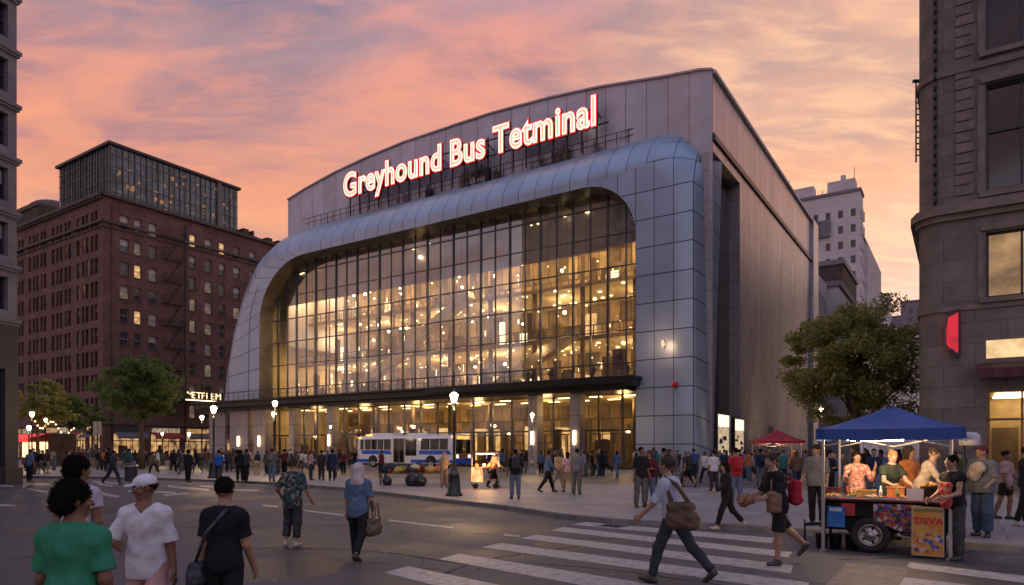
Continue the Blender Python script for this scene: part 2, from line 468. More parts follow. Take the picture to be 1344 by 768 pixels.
sky2 = mixc(mth('MULTIPLY', c2, .80), sky1, mixc(1.0, mauve, dim, 'MULTIPLY'))
sky3 = mixc(mth('MULTIPLY', c3, .50), sky2, mixc(1.0, salmon, dim, 'MULTIPLY'))
# warm glow round the set sun
gv = N.new('ShaderNodeVectorMath'); gv.operation = 'DOT_PRODUCT'; Lk.new(tc.outputs['Generated'], gv.inputs[0])
gd = Vector(((1130 - CX) / F, 1, (HY - 235) / F)).normalized(); gv.inputs[1].default_value = tuple(gd)
gl = ss(gv.outputs['Value'], .90, .995)
tex = mth('MULTIPLY_ADD', c3, .55, .45); sky4 = mixc(mth('MULTIPLY', mth('MULTIPLY', gl, .62), tex), sky3, s2l(255, 210, 166))
rx = ss(dx, .22, .50); zl = ss(dz, .36, .20); rl = mth('MULTIPLY', mth('MULTIPLY', rx, zl), mth('MULTIPLY_ADD', c2, -.35, 1.0))
sky4 = mixc(mth('MULTIPLY', rl, .62), sky4, mixc(c3, s2l(206, 184, 194), s2l(236, 206, 188)))
below = ss(dz, -.02, .0)
sky5 = mixc(below, s2l(60, 52, 60), sky4)
Lk.new(sky5, bg.inputs[0]); bg.inputs[1].default_value = .73
ad = N.new('ShaderNodeAddShader'); Lk.new(bg.outputs[0], ad.inputs[0]); Lk.new(bgs.outputs[0], ad.inputs[1]); Lk.new(ad.outputs[0], out.inputs[0])
bgs.inputs[1].default_value = .012

sun = bpy.data.lights.new('Sun', 'SUN'); so = bpy.data.objects.new('Sun', sun); COL.objects.link(so)
sun.energy = .7; sun.angle = R(6); sun.color = (1, .62, .38)
sd = Vector((math.sin(SUN_AZ) * math.cos(SUN_EL), math.cos(SUN_AZ) * math.cos(SUN_EL), math.sin(SUN_EL)))
so.rotation_euler = sd.to_track_quat('Z', 'Y').to_euler()

# ------------------------------------------------------------------ ground
def asphalt():
    m, nt, b = newmat('asphalt')
    tc = nt.nodes.new('ShaderNodeTexCoord')
    n1 = nt.nodes.new('ShaderNodeTexNoise'); n1.inputs['Scale'].default_value = .35; n1.inputs['Detail'].default_value = 6
    n2 = nt.nodes.new('ShaderNodeTexNoise'); n2.inputs['Scale'].default_value = 60; n2.inputs['Detail'].default_value = 3
    vo = nt.nodes.new('ShaderNodeTexVoronoi'); vo.feature = 'DISTANCE_TO_EDGE'; vo.inputs['Scale'].default_value = .28
    nd = nt.nodes.new('ShaderNodeTexNoise'); nd.inputs['Scale'].default_value = 1.2; nd.inputs['Detail'].default_value = 5
    ad = nt.nodes.new('ShaderNodeVectorMath'); ad.operation = 'MULTIPLY_ADD'; ad.inputs[1].default_value = (1.6, 1.6, 0)
    nt.links.new(tc.outputs['Object'], nd.inputs['Vector']); nt.links.new(nd.outputs['Color'], ad.inputs[0]); nt.links.new(tc.outputs['Object'], ad.inputs[2])
    nt.links.new(ad.outputs[0], vo.inputs['Vector'])
    for n in (n1, n2): nt.links.new(tc.outputs['Object'], n.inputs['Vector'])
    r1 = nt.nodes.new('ShaderNodeValToRGB'); r1.color_ramp.elements[0].position = .3; r1.color_ramp.elements[1].position = .7
    r1.color_ramp.elements[0].color = (.042, .038, .047, 1); r1.color_ramp.elements[1].color = (.098, .088, .106, 1)
    nt.links.new(n1.outputs['Fac'], r1.inputs[0])
    r2 = nt.nodes.new('ShaderNodeMapRange'); r2.inputs[1].default_value = .3; r2.inputs[2].default_value = .7; r2.inputs[3].default_value = .55; r2.inputs[4].default_value = 1.45
    nt.links.new(n2.outputs['Fac'], r2.inputs[0])
    r3 = nt.nodes.new('ShaderNodeMapRange'); r3.inputs[1].default_value = .0; r3.inputs[2].default_value = .010; r3.inputs[3].default_value = .35; r3.inputs[4].default_value = 1
    nt.links.new(vo.outputs['Distance'], r3.inputs[0])
    mm = nt.nodes.new('ShaderNodeMath'); mm.operation = 'MULTIPLY'; nt.links.new(r2.outputs[0], mm.inputs[0]); nt.links.new(r3.outputs[0], mm.inputs[1])
    mu = nt.nodes.new('ShaderNodeMix'); mu.data_type = 'RGBA'; mu.blend_type = 'MULTIPLY'; mu.inputs[0].default_value = 1
    nt.links.new(r1.outputs[0], mu.inputs[6]); nt.links.new(mm.outputs[0], mu.inputs[7]); nt.links.new(mu.outputs[2], b.inputs['Base Color'])
    rr = nt.nodes.new('ShaderNodeMapRange'); rr.inputs[1].default_value = .35; rr.inputs[2].default_value = .65; rr.inputs[3].default_value = .52; rr.inputs[4].default_value = .8
    nt.links.new(n1.outputs['Fac'], rr.inputs[0]); nt.links.new(rr.outputs[0], b.inputs['Roughness'])
    bp = nt.nodes.new('ShaderNodeBump'); bp.inputs['Strength'].default_value = .5; bp.inputs['Distance'].default_value = .006
    nt.links.new(n2.outputs['Fac'], bp.inputs['Height']); nt.links.new(bp.outputs[0], b.inputs['Normal'])
    MATS['asphalt'] = m; return m
m_asph = asphalt()
ROT = -TROT
m_pave = grid_mat('paving_stone', (.245, .225, .245), (.09, .082, .085), 1.5, .9, .015, rough=.55, offset=.5, colvar=.12, nvar=.25, nscale=.5, bump=.3, rvar=.12, rot=ROT, spec=.5)
m_kerb = M('kerb_stone', (.17, .155, .15), .7, var=.3, scale=2.5, bump=.3)
m_paint = None
def paint():
    m, nt, b = newmat('road_paint')
    tc = nt.nodes.new('ShaderNodeTexCoord'); n = nt.nodes.new('ShaderNodeTexNoise'); n.inputs['Scale'].default_value = 7; n.inputs['Detail'].default_value = 8; n.inputs['Roughness'].default_value = .7
    nt.links.new(tc.outputs['Object'], n.inputs['Vector'])
    r = nt.nodes.new('ShaderNodeValToRGB'); r.color_ramp.elements[0].position = .33; r.color_ramp.elements[1].position = .50
    r.color_ramp.elements[0].color = (.13, .12, .125, 1); r.color_ramp.elements[1].color = (.36, .33, .34, 1)
    e = r.color_ramp.elements.new(.75); e.color = (.46, .42, .43, 1)
    nt.links.new(n.outputs['Fac'], r.inputs[0]); nt.links.new(r.outputs[0], b.inputs['Base Color']); b.inputs['Roughness'].default_value = .55
    return m
m_paint = paint()
g = MB(); g.quad((-1500, -300, 0), (1500, -300, 0), (1500, 2500, 0), (-1500, 2500, 0))
tag(g.build('road', m_asph, fix=False), kind='structure')
curb = [(30, -8), (16, 5.4), (9.15, 12.2), (7.9, 13.2), (6.5, 14.7), (4.96, 15.9), (3.15, 16.7), (2.5, 17.1), (1.2, 18.6), (-.3, 21.3), (-1.9, 23.3), (-7.7, 31.2), (-12.7, 36.2), (-20.6, 41.3), (-27.6, 44), (-75, 48)]
plz = curb + [(-160, 48), (-160, 260), (160, 260), (160, -8)]
g = MB(); g.add([(x, y, PZ) for x, y in plz], [tuple(range(len(plz)))])
tag(g.build('plaza', m_pave), kind='structure')
g = MB()
for i in range(len(curb) - 1):                # kerb stones with joints
    a, b = Vector((*curb[i], 0)), Vector((*curb[i + 1], 0)); L = (b - a).length; d = (b - a) / L; n_ = Vector((d.y, -d.x, 0))
    if n_.y > 0: n_ = -n_
    k = max(1, int(L / 1.5))
    for j in range(k):
        p = a + d * (L * j / k + .006); q = a + d * (L * (j + 1) / k - .006)
        w = .18
        g.add([p, q, q + Vector((0, 0, PZ + .004)), p + Vector((0, 0, PZ + .004)), p + n_ * -w, q + n_ * -w, q + n_ * -w + Vector((0, 0, PZ + .004)), p + n_ * -w + Vector((0, 0, PZ + .004)),
               p + n_ * .02, q + n_ * .02],
              [(8, 9, 2, 3), (3, 2, 6, 7), (8, 3, 7, 4), (9, 5, 6, 2)])
tag(g.build('kerb', m_kerb), kind='structure')
g = MB(); zz = PZ + .004
g.quad(tw(-40, -21.6, zz), tw(75, -21.6, zz), tw(75, -7.5, zz), tw(-40, -7.5, zz))
tag(g.build('bus_lane', M('lane_asphalt', (.105, .093, .10), .45, var=.3, scale=.6, bump=.3, bscale=40)), kind='structure')

def strip(pix):                               # four pixels of a painted mark -> ground
    return [tuple(gnd(x, y, 0)[:2]) + (.004,) for x, y in pix]
g = MB()
marks = [
 [(769, 685.3), (1016, 706.3), (1013, 713.4), (751, 688.8)],
 [(739, 692), (1040, 725), (1035, 732), (723, 696.5)],
 [(704, 702), (1041, 742.5), (1038, 753), (683, 706.5)],
 [(658, 713), (1062, 765), (1058, 778), (632, 718.5)],
 [(604, 727), (1010, 792), (1000, 812), (576, 734)],
 [(535, 743.5), (960, 830), (940, 860), (504, 752)],
 [(1194, 738.5), (1410, 764), (1410, 774), (1190, 745.5)],
 [(1180, 757), (1420, 786), (1420, 800), (1174, 768)],
]
for mk in marks: g.add(strip(mk), [(0, 1, 2, 3)])
tag(g.build('crosswalk_stripes', m_paint), kind='structure')
g = MB()
for mk in [[(511, 682), (595, 692), (595, 694), (510, 684)], [(400, 669.5), (452, 675.5), (450, 677.3), (399, 671)], [(346, 662.5), (366, 664.5), (364, 666.5), (344, 664)],
           [(662, 701), (684, 703.5), (682, 705.2), (660, 703)], [(38, 641.2), (66, 646), (60, 647.2), (36, 642.4)], [(0, 661.5), (20, 663), (22, 664.8), (0, 664.6)]]:
    g.add(strip(mk), [(0, 1, 2, 3)])
tag(g.build('lane_markings', m_paint), kind='structure')
g = MB()
for mk in [[(124, 631.5), (180, 636), (178, 638), (120, 633)], [(132, 634.5), (150, 637.5), (146, 638.8), (126, 636)], [(133, 646), (159, 651.5), (154, 653.5), (131, 649.5)],
           [(220, 637), (275, 642), (274, 644.5), (222, 640)], [(262, 636.8), (300, 640.5), (300, 642), (262, 638.6)], [(168, 643.5), (230, 645.5), (230, 647.5), (168, 646)],
           [(214, 649), (244, 646.5), (250, 648), (216, 651.5)], [(48, 634.5), (66, 634.5), (64, 636.2), (44, 636.6)], [(0, 636), (18, 637.4), (18, 639.4), (0, 638.6)], [(300, 641.8), (340, 643), (338, 645), (300, 643.6)]]:
    g.add(strip(mk), [(0, 1, 2, 3)])
tag(g.build('far_crosswalk_stripes', m_paint), kind='structure')
# worn concrete patch and cast manhole cover in the road
g = MB(); g.add([(*gnd(x, y, 0)[:2], .006) for x, y in [(1112, 739), (1196, 745), (1160, 800), (1062, 790)]], [(0, 1, 2, 3)])
tag(g.build('road_patch', M('patch_concrete', (.125, .10, .095), .6, var=.5, scale=6, bump=.3)), kind='structure')
g = MB(); mc = gnd(395, 719)
for k in range(3): g.lathe([(.0 + .09 * k, .006), (.07 + .09 * k, .006), (.08 + .09 * k, .002)], 24, 0, (mc.x, mc.y, .002))
tag(g.build('manhole_cover', M('cast_iron', (.06, .055, .055), .5, metal=.8)), 'round cast iron manhole cover set in the road near the floral-shirt walker', 'manhole cover')

# drain grate, tar seams and litter
dp = gnd(1135, 708); g = MB()
for k in range(9): g.box(-.3 + k * .07, -.27 + k * .07, -.2, .2, .002, .012)
g.box(-.33, .34, -.23, -.2, .002, .014); g.box(-.33, .34, .2, .23, .002, .014)
dg = gnd(812, 689); tag(g.build('drain_grate', MATS['cast_iron'], None, (dg.x - .2, dg.y - .3, 0), R(-43)), 'rusty drain grate set in the gutter at the top of the crosswalk', 'drain grate')
rs = random.Random(8); g = MB()
for (px, py, ang, n_) in ((300, 720, .15, 24), (560, 760, 1.2, 16), (700, 740, -.4, 18), (440, 690, .5, 14), (120, 690, -.15, 26), (1100, 735, .3, 12), (620, 700, -.5, 14)):
    p = gnd(px, py); a = ang
    for k in range(n_):
        a += rs.uniform(-.16, .16); q = p + Vector((math.cos(a), math.sin(a), 0)) * .28; w_ = Vector((-math.sin(a), math.cos(a), 0)) * rs.uniform(.012, .028)
        g.add([(p - w_).to_tuple()[:2] + (.0025,), (q - w_).to_tuple()[:2] + (.0025,), (q + w_).to_tuple()[:2] + (.0025,), (p + w_).to_tuple()[:2] + (.0025,)], [(0, 1, 2, 3)]); p = q
tag(g.build('tar_seams', M('tar', (.018, .017, .019), .9, var=.3, spec=.1), fix=False), kind='structure')
g = MB()
for (px, py, w_, l_, a) in ((360, 745, 1.1, 2.4, .5), (760, 715, .9, 1.6, .2), (170, 668, 2.0, 4.0, .3), (560, 665, 1.2, 3.4, -.6)):
    p = gnd(px, py); n_ = 14; g.add([(p.x + math.cos(t * 2 * math.pi / n_) * w_ * rs.uniform(.8, 1.1), p.y + math.sin(t * 2 * math.pi / n_) * l_ * .5 * rs.uniform(.8, 1.1), .0015) for t in range(n_)], [tuple(range(n_))])
tag(g.build('asphalt_patches', M('asphalt_repair', (.040, .037, .044), .5, var=.3, scale=30, bump=.5, bscale=60), fix=False), kind='structure')
g = MB()
for k in range(170):
    px, py = rs.uniform(0, 1344), rs.uniform(645, 766); p = gnd(px, py); s_ = rs.uniform(.012, .035); a = rs.random() * 3
    c_, n_ = math.cos(a) * s_, math.sin(a) * s_; g.add([(p.x - c_, p.y - n_, .006), (p.x + n_, p.y - c_, .012), (p.x + c_, p.y + n_, .008), (p.x - n_, p.y + c_, .014)], [(0, 1, 2, 3)], rs.choice((0, 0, 1)))
tag(g.build('litter', [M('dry_leaf', (.16, .11, .05), .8), M('paper_scrap', (.42, .40, .38), .8)], fix=False), 'scattered dry leaves and paper scraps on the road', 'litter', kind='stuff')

# ------------------------------------------------------------------ terminal
T = empty('bus_terminal', TO, TROT, 'huge curved metal terminal hall with lit glass front and neon sign on its roof', 'building')
m_steel = grid_mat('blue_steel', (.35, .43, .56), (.05, .055, .07), 1, 1, .020, rough=.40, metal=.40, offset=0, colvar=.07, nvar=.10, nscale=.35, bump=.5, rvar=.08)
m_drum = grid_mat('drum_cladding', (.52, .50, .57), (.15, .14, .15), 2.1, 60, .035, rough=.5, metal=.25, offset=0, colvar=.12, nvar=.16, nscale=.7, bump=.5, rvar=.1)
m_side = grid_mat('side_cladding', (.37, .38, .45), (.12, .12, .13), 2.0, 4.4, .04, rough=.27, metal=.62, offset=0, colvar=.14, nvar=.25, nscale=1.0, bump=.4, rvar=.1, nstretch=(3, 3, .12))
m_dark = M('dark_steel', (.028, .028, .034), .35, metal=.6, var=.2)
m_mull = M('mullion_steel', (.09, .10, .12), .35, metal=.8, var=.1)
m_soff = M('soffit_bronze', (.16, .14, .12), .4, metal=.5, var=.2, scale=.8)
m_glass = glass_mat('curtain_glass', (.94, .92, .84), .20, .015, .7)
m_glass2 = glass_mat('lobby_glass', (.86, .80, .66), .07, .02, .6)
m_pier = grid_mat('pier_cladding', (.36, .33, .35), (.10, .09, .10), 1.6, 2.4, .025, rough=.4, metal=.4, offset=0, colvar=.08, nvar=.12, bump=.4)
m_int = M('interior_plaster', (.52, .43, .28), .7, var=.3, scale=.5)
m_intd = M('interior_dark', (.16, .11, .07), .6, var=.4, scale=.6)
m_ifloor = M('interior_floor', (.30, .24, .17), .3, var=.2, scale=.5)

def resample(pts, n):
    pts = [Vector(p) for p in pts]; d = [0]
    for a, b in zip(pts, pts[1:]): d.append(d[-1] + (b - a).length)
    res = []
    for i in range(n + 1):
        t = d[-1] * i / n; j = 0
        while j < len(d) - 2 and d[j + 1] < t: j += 1
        f = (t - d[j]) / max(1e-9, d[j + 1] - d[j]); res.append(pts[j].lerp(pts[j + 1], min(1, f)))
    return res
def arc(cx, cz, rx, rz, a0, a1, n=10):
    return [(cx + rx * math.cos(R(a0 + (a1 - a0) * i / n)), cz + rz * math.sin(R(a0 + (a1 - a0) * i / n))) for i in range(n + 1)]
secs = [12, 10, 40, 14, 12]
OPEN = [[(6.1, .0), (6.1, 19.6)], arc(10.9, 19.6, 4.8, 4.9, 180, 90), [(10.9, 24.5), (47.2, 24.5)], arc(47.2, 17.2, 8.1, 7.3, 90, 0), [(55.3, 17.2), (55.3, 7.9)]]
MID = [[(1.3, .0), (1.3, 22.2)], arc(4.2, 22.2, 2.9, 3.2, 180, 90), [(4.2, 25.4), (48.2, 25.4)], [(48.2, 25.4), (52.2, 25.0), (55.8, 23.2), (58.6, 19.6), (60.4, 15.5)], [(60.4, 15.5), (61.6, 11.5), (62.2, 7.9)]]
OUT = [[(0, .0), (0, 25.3)], [(0, 25.3), (.25, 26.5), (1.2, 27.6), (2.6, 28.5), (4.2, 28.9)], [(4.2, 28.9), (50.0, 28.9)], [(50, 28.9), (54.6, 28.5), (58.4, 26.8), (61.2, 23.6), (63.4, 18.6)], [(63.4, 18.6), (64.9, 13.5), (65.8, 7.9)]]
def outline(S):
    r = []
    for s_, n_ in zip(S, secs):
        q = resample([(a, b, 0) for a, b in s_], n_)
        r += q if not r else q[1:]
    return r
o_, m_, u_ = outline(OPEN), outline(MID), outline(OUT)
per = [0]
for a, b in zip(m_, m_[1:]): per.append(per[-1] + (b - a).length)
iend = [0]
for n_ in secs: iend.append(iend[-1] + n_)
g = MB(); uvl = []
SD = 3.4
def ringpt(i, j):                             # j 0..3 flat face, 3..11 rolled edge
    if j <= 3:
        q = o_[i].lerp(m_[i], j / 3); return q.x, q.y, 0.0, (m_[i] - o_[i]).length * j / 3
    t_ = (j - 3) / 8; kk = .45; a = R(90 * t_); e = (u_[i] - m_[i]); SD_ = .9 + (SD - .9) * min(1, max(0, (i - iend[0]) / 12))
    q = m_[i] + e * (kk * math.sin(a) + (1 - kk) * t_)
    return q.x, q.y, SD_ * (kk * (1 - math.cos(a)) + (1 - kk) * t_), (m_[i] - o_[i]).length + (e.length + SD) * .78 * (j - 3) / 8
GR = [[ringpt(i, j) for j in range(12)] for i in range(len(o_))]
for i in range(len(o_) - 1):
    for j in range(11):
        q = [GR[i][j], GR[i + 1][j], GR[i + 1][j + 1], GR[i][j + 1]]
        g.add([(-p[0], p[2], p[1]) for p in q], [(0, 1, 2, 3)], 0, True)
        uc = sum(p[0] for p in q) / 4; uv = []
        pr = [per[i], per[i + 1], per[i + 1], per[i]]
        for p, s_ in zip(q, pr):
            if i < iend[2]:
                hz = p[1] + p[2] * .6
                uv.append((p[0] / 1.62 + .23, hz / 2.3 if p[0] < 0 or uc < 7.0 else hz / 2.3))
            elif i < iend[3] - 2: uv.append((p[0] / 1.78 + .1, .5 + .02 * p[1] / 3))
            elif i < iend[3]: uv.append((p[0] / 1.78 + .1, .5 + .02 * p[1] / 3))
            else:
                base_u = 48.2 / 1.78 + .1
                uv.append((base_u + (s_ - per[iend[3]]) / 2.2, .5 + (p[3] * .24 if i >= iend[4] - 6 else .0)))
        uvl.append(uv)
shell = g.build('metal_shell', m_steel, T, fix=False, uvs=uvl)
bm_ = bmesh.new(); bm_.from_mesh(shell.data); bmesh.ops.remove_doubles(bm_, verts=bm_.verts, dist=1e-4); bmesh.ops.recalc_face_normals(bm_, faces=bm_.faces); bm_.to_mesh(shell.data); bm_.free()
# reveal of the big opening (soffit and jambs)
g = MB()
for i in range(len(o_) - 1):
    a, b = o_[i], o_[i + 1]
    if a.y < 7.8 and b.y < 7.9 and a.x < 10: continue
    g.add([(-a.x, 0, a.y), (-b.x, 0, b.y), (-b.x, 2.0, b.y), (-a.x, 2.0, a.y)], [(0, 1, 2, 3)], 0, True)
g.build('opening_reveal', m_soff, T, fix=False)
# roof behind the rolled edge, end slab, left flank
g = MB()
g.box(-51.5, -4.6, SD, 4.2, 27.0, 28.88)
g.build('terrace_deck', m_pier, T)
g = MB()
pts = [q for q in u_ if q.x > 50]
for a, b in zip(pts, pts[1:]): g.add([(-a.x, SD, a.y), (-b.x, SD, b.y), (-b.x, 30, b.y), (-a.x, 30, a.y)], [(0, 1, 2, 3)], 0, True)
g.quad((-65.8, SD, 7.9), (-65.8, SD, 0), (-65.8, 30, 0), (-65.8, 30, 7.9))
g.build('left_flank', m_pier, T)

# upper drum with arched roofline
tops = [(919, 92.5), (869, 102), (787.5, 115), (725, 128.4), (647, 149), (600, 164), (586, 169), (529.6, 187.7), (481.7, 207.5), (440, 227), (400, 249), (378, 263)]
def drumv(u): return .9 + 2.0 * min(1, max(0, (u - .4) / 5.4)) if u < 5.8 else 2.9 + 1.1 * min(1, (u - 5.8) / 8)
prof = [(0.0, .9, 31.75)]
for px, py in tops:
    v = 2.5
    for _ in range(6):
        u, z = pix_on(px, py, v); v = drumv(max(.4, u))
    prof.append((max(.4, u), v, z))
zr = prof[0][2]
g = MB(); uvl = []
fine = []
for (u0, v0, z0), (u1, v1, z1) in zip(prof, prof[1:]):
    k = 3
    for j in range(k): fine.append((u0 + (u1 - u0) * j / k, v0 + (v1 - v0) * j / k, z0 + (z1 - z0) * j / k))
fine.append(prof[-1])
for (a, b) in zip(fine, fine[1:]):
    g.quad((-a[0], a[1], 20), (-b[0], b[1], 20), (-b[0], b[1], b[2]), (-a[0], a[1], a[2]))
    uvl.append([(a[0], 20.2), (b[0], 20.2), (b[0], b[2]), (a[0], a[2])])
drum = g.build('upper_drum', m_drum, T, fix=False, uvs=uvl)
g = MB()                                      # roof and coping
for (a, b) in zip(fine, fine[1:]):
    za, zb = a[2], b[2]
    g.quad((-a[0], a[1] + .3, za), (-b[0], b[1] + .3, zb), (-b[0], 42, min(zb, zr + (zb - zr) * .6)), (-a[0], 42, min(za, zr + (za - zr) * .6)))
g.build('roof', m_pier, T, fix=False)
g = MB()
for (a, b) in zip(fine, fine[1:]):
    g.bar((-a[0], a[1] + .08, a[2] + .06), (-b[0], b[1] + .08, b[2] + .06), .5, .16)
g.build('roof_coping', M('coping', (.42, .36, .38), .5, metal=.3), T)
g = MB(); l = prof[-1]; g.quad((-l[0], l[1], 15), (-l[0], 42, 15), (-l[0], 42, l[2]), (-l[0], l[1], l[2])); g.build('drum_end_wall', m_drum, T)

# side wall on the street, with the tall dark niche
SL = 46.0
g = MB()
holes = [(.06, 7.9, -.2, 25.4)]
g.facade((0, .9, 0), (0, 1, 0), SL - .9, -.2, zr - .25, holes, .95, 0, 1, n=(1, 0, 0))
g.T = Matrix.Translation((-.0, 0, 0))
g.build('side_wall', [m_side, m_pier], T)
g = MB(); g.quad((-.95, .9, -.2), (-.95, 8.8, -.2), (-.95, 8.8, 25.4), (-.95, .9, 25.4))
nich = g.build('side_niche_glazing', grid_mat('niche_glass', (.055, .052, .062), (.02, .02, .022), 1.5, 3.4, .04, rough=.16, metal=.2, offset=0, colvar=.2, nvar=.3, bump=.5), T)
g = MB(); g.box(-.05, .16, 1.0, SL, zr - 5.45, zr - 5.1); g.box(-.02, .10, 1.0, SL, zr - 5.1, zr - 4.9)
g.build('side_groove_trim', m_dark, T)
g = MB(); g.box(-.3, .25, .95, SL, zr - .25, zr)
g.build('side_coping', m_drum, T)
g = MB(); g.quad((0, SL, -.2), (-50, SL, -.2), (-50, SL, zr), (0, SL, zr)); g.build('rear_wall', m_pier, T)
g = MB(); g.box(-.6, .35, SL - 3.2, SL + .2, -.2, zr + .0)
g.build('corner_pilaster', m_side, T)
# street display windows with lit poster cases
m_white = E('lightbox_white', (1, .82, .62), .95); m_poster = E('poster_glow', (1, .72, .45), .55, .5, 2.5)
for (a, b, zt) in ((1.8, 5.3, 4.7), (6.7, 9.9, 4.5)):
    xo = .05
    f = MB(); f.box(-.9, xo + .12, a - .15, a, 0, zt + .1); f.box(-.9, xo + .12, b, b + .15, 0, zt + .1); f.box(-.9, xo + .12, a, b, zt, zt + .1); f.box(-.9, xo + .14, a, b, .1, .45)
    fr = f.build('display_window', m_mull, T)
    p = MB(); p.box(-.5, xo, a, b, zt - .95, zt); p.build('lit_header', m_white, fr)
    p = MB(); p.box(-.5, xo - .02, a, b, .45, zt - .97); p.build('poster_panel', m_poster, fr)
    p = MB()
    rnd = random.Random(int(a * 10))
    for k in range(9):
        y_ = a + .3 + rnd.random() * (b - a - 1.1); z_ = .8 + rnd.random() * 2.3; p.box(xo - .01, xo + .012 + .003 * k, y_, y_ + .25 + rnd.random() * .6, z_, z_ + .08 + rnd.random() * .3)
    p.build('poster_print', M('poster_ink', (.10, .09, .11), .5, var=.6, scale=4), fr)
g = MB(); g.box(-.1, .06, 20.0, 21.4, .0, 4.2); g.build('service_door', M('door_grey', (.17, .15, .14), .4, metal=.4), T)

# big curtain wall
GV = 2.0
g = MB(); inner = [q for q in o_ if q.y > 7.85] + []
poly = [(-6.1, GV, 7.8)] + [(-q.x, GV, q.y) for q in o_ if q.y > 7.8]
g.add(poly, [tuple(range(len(poly)))]); g.build('curtain_glass', m_glass, T, fix=False)
def top_at(u):
    if u < 10.9: t = (10.9 - u) / 4.8; return 19.6 + 4.9 * math.sqrt(max(0, 1 - t * t))
    if u > 47.2: t = (u - 47.2) / 8.1; return 17.2 + 7.3 * math.sqrt(max(0, 1 - t * t))
    return 24.5
n_ = 0; u = 6.1 + 1.72
while u < 55:
    big = n_ % 2 == 1
    g = MB(); w = .075 if big else .05
    g.box(-u - w, -u + w, GV - (.14 if big else .08), GV + .12, 7.8, top_at(u) - .02)
    g.build('mullion', m_mull, T); u += 1.72; n_ += 1
rowz = [9.35, 12.2, 15.0, 17.8, 20.6, 23.2]
for z in rowz:
    a = 6.15 if z < 19.6 else 10.9 - 4.8 * math.sqrt(max(0, 1 - ((z - 19.6) / 4.9) ** 2))
    b = 55.25 if z < 17.2 else 47.2 + 8.1 * math.sqrt(max(0, 1 - ((z - 17.2) / 7.3) ** 2))
    g = MB(); g.box(-b, -a, GV - .1, GV + .08, z - .045, z + .045); g.build('transom', m_mull, T)

# canopy band
g = MB(); g.box(-66.2, -5.7, -1.9, 1.95, 7.05, 7.62); g.box(-66.4, -5.5, -2.1, 1.9, 7.62, 7.86); g.box(-65.5, -6.3, -1.4, 2.2, 6.72, 7.05); g.box(-27, -5.3, -2.35, -2.1, 7.2, 7.80)
g.build('canopy', m_dark, T, bevel=.03)
g = MB()
for k in range(60):
    x = -7 - k; g.box(x - .02, x + .02, -1.75, -1.71, 7.86, 8.85)
g.box(-66, -6, -1.76, -1.70, 8.85, 8.90); g.box(-66, -6, -1.75, -1.71, 8.35, 8.38)
g.build('canopy_railing', m_mull, T)
# ground floor: lobby glass, piers, doors
GL = 2.6
g = MB(); g.quad((-57, GL, 0), (-6.1, GL, 0), (-6.1, GL, 7), (-57, GL, 7)); g.build('lobby_glass', m_glass2, T, fix=False)
u = 6.1; k = 0
while u < 57.2:
    g = MB(); g.box(-u - .06, -u + .06, GL - .12, GL + .1, 0, 7.0); g.build('lobby_mullion', m_mull, T); u += 2.32; k += 1
g = MB(); g.box(-57, -6.1, GL - .1, GL + .08, 3.5, 3.66); g.box(-57, -6.1, GL - .06, GL + .06, .13, .28); g.build('lobby_transom', m_mull, T)
m_brd = E('lit_door_glass', (1, .70, .32), .85, .5, 1.5)
k = 0; u = 7.0
while u < 55:
    if k % 5 not in (4,):
        d = MB(); d.box(-u - .06, -u + .02, GL - .2, GL - .12, .14, 3.3); d.box(-u - 1.05, -u - .97, GL - .2, GL - .12, .14, 3.3); d.box(-u - .97, -u - .06, GL - .2, GL - .12, 3.2, 3.3); d.box(-u - .97, -u - .06, GL - .2, GL - .12, .14, .4)
        do = d.build('entrance_door', m_mull, T)
        d = MB(); d.bar((-u - .9, GL - .25, 1.0), (-u - .9, GL - .25, 1.9), .04, .04); d.build('handle', M('brass', (.5, .38, .2), .3, metal=1), do)
    u += 1.16; k += 1
for (px, w, lit) in ((703, .95, 1), (758, .95, 1), (437, .9, 1), (387, .8, 0), (345, 2.2, 1), (318, 3.6, 1)):
    uu, _ = pix_on(px, 560, .2)
    g = MB(); g.box(-uu - w / 2, -uu + w / 2, -.35, .75, 0, 6.72)
    c = g.build('entrance_column', m_pier, T, bevel=.03)
    if lit:
        s = MB(); s.box(-uu - .09, -uu + .09, -.47, -.35, 2.3, 3.5)
        s.build('wall_sconce', E('sconce_glow', (1, .66, .32), 9), c)
g = MB(); g.box(-65.7, -62.2, .0, .3, 0, 6.72); g.build('left_base_wall', m_pier, T)

# interior
g = MB()
g.box(-57, -6.2, GV + .6, 24, 7.55, 7.85)
g.box(-57, -6.2, 7.4, 16, 12.7, 13.0); g.box(-57, -6.2, 7.4, 16, 18.0, 18.3)
g.build('interior_floors', m_int, T)
g = MB(); g.box(-57, -6.2, 16, 16.4, 0, 27); g.build('interior_back_wall', grid_mat('back_wall_panels', (.30, .22, .13), (.08, .06, .04), 1.3, 2.65, .07, rough=.5, offset=.3, colvar=.75, nvar=.5, nscale=.6, bump=.2), T)
g = MB(); g.box(-57.2, -56.9, GL, 24, 0, 26); g.box(-6.1, -5.8, GL, 24, 0, 26); g.box(-57, -6.1, 2.3, 24, 25.0, 25.3); g.box(-57, -6.1, 4.5, 24, 6.85, 6.95); g.build('interior_walls', m_int, T)
g = MB(); g.box(-57, -6.1, GL + .1, 24, .12, .16); g.build('lobby_floor', m_ifloor, T)
g = MB()
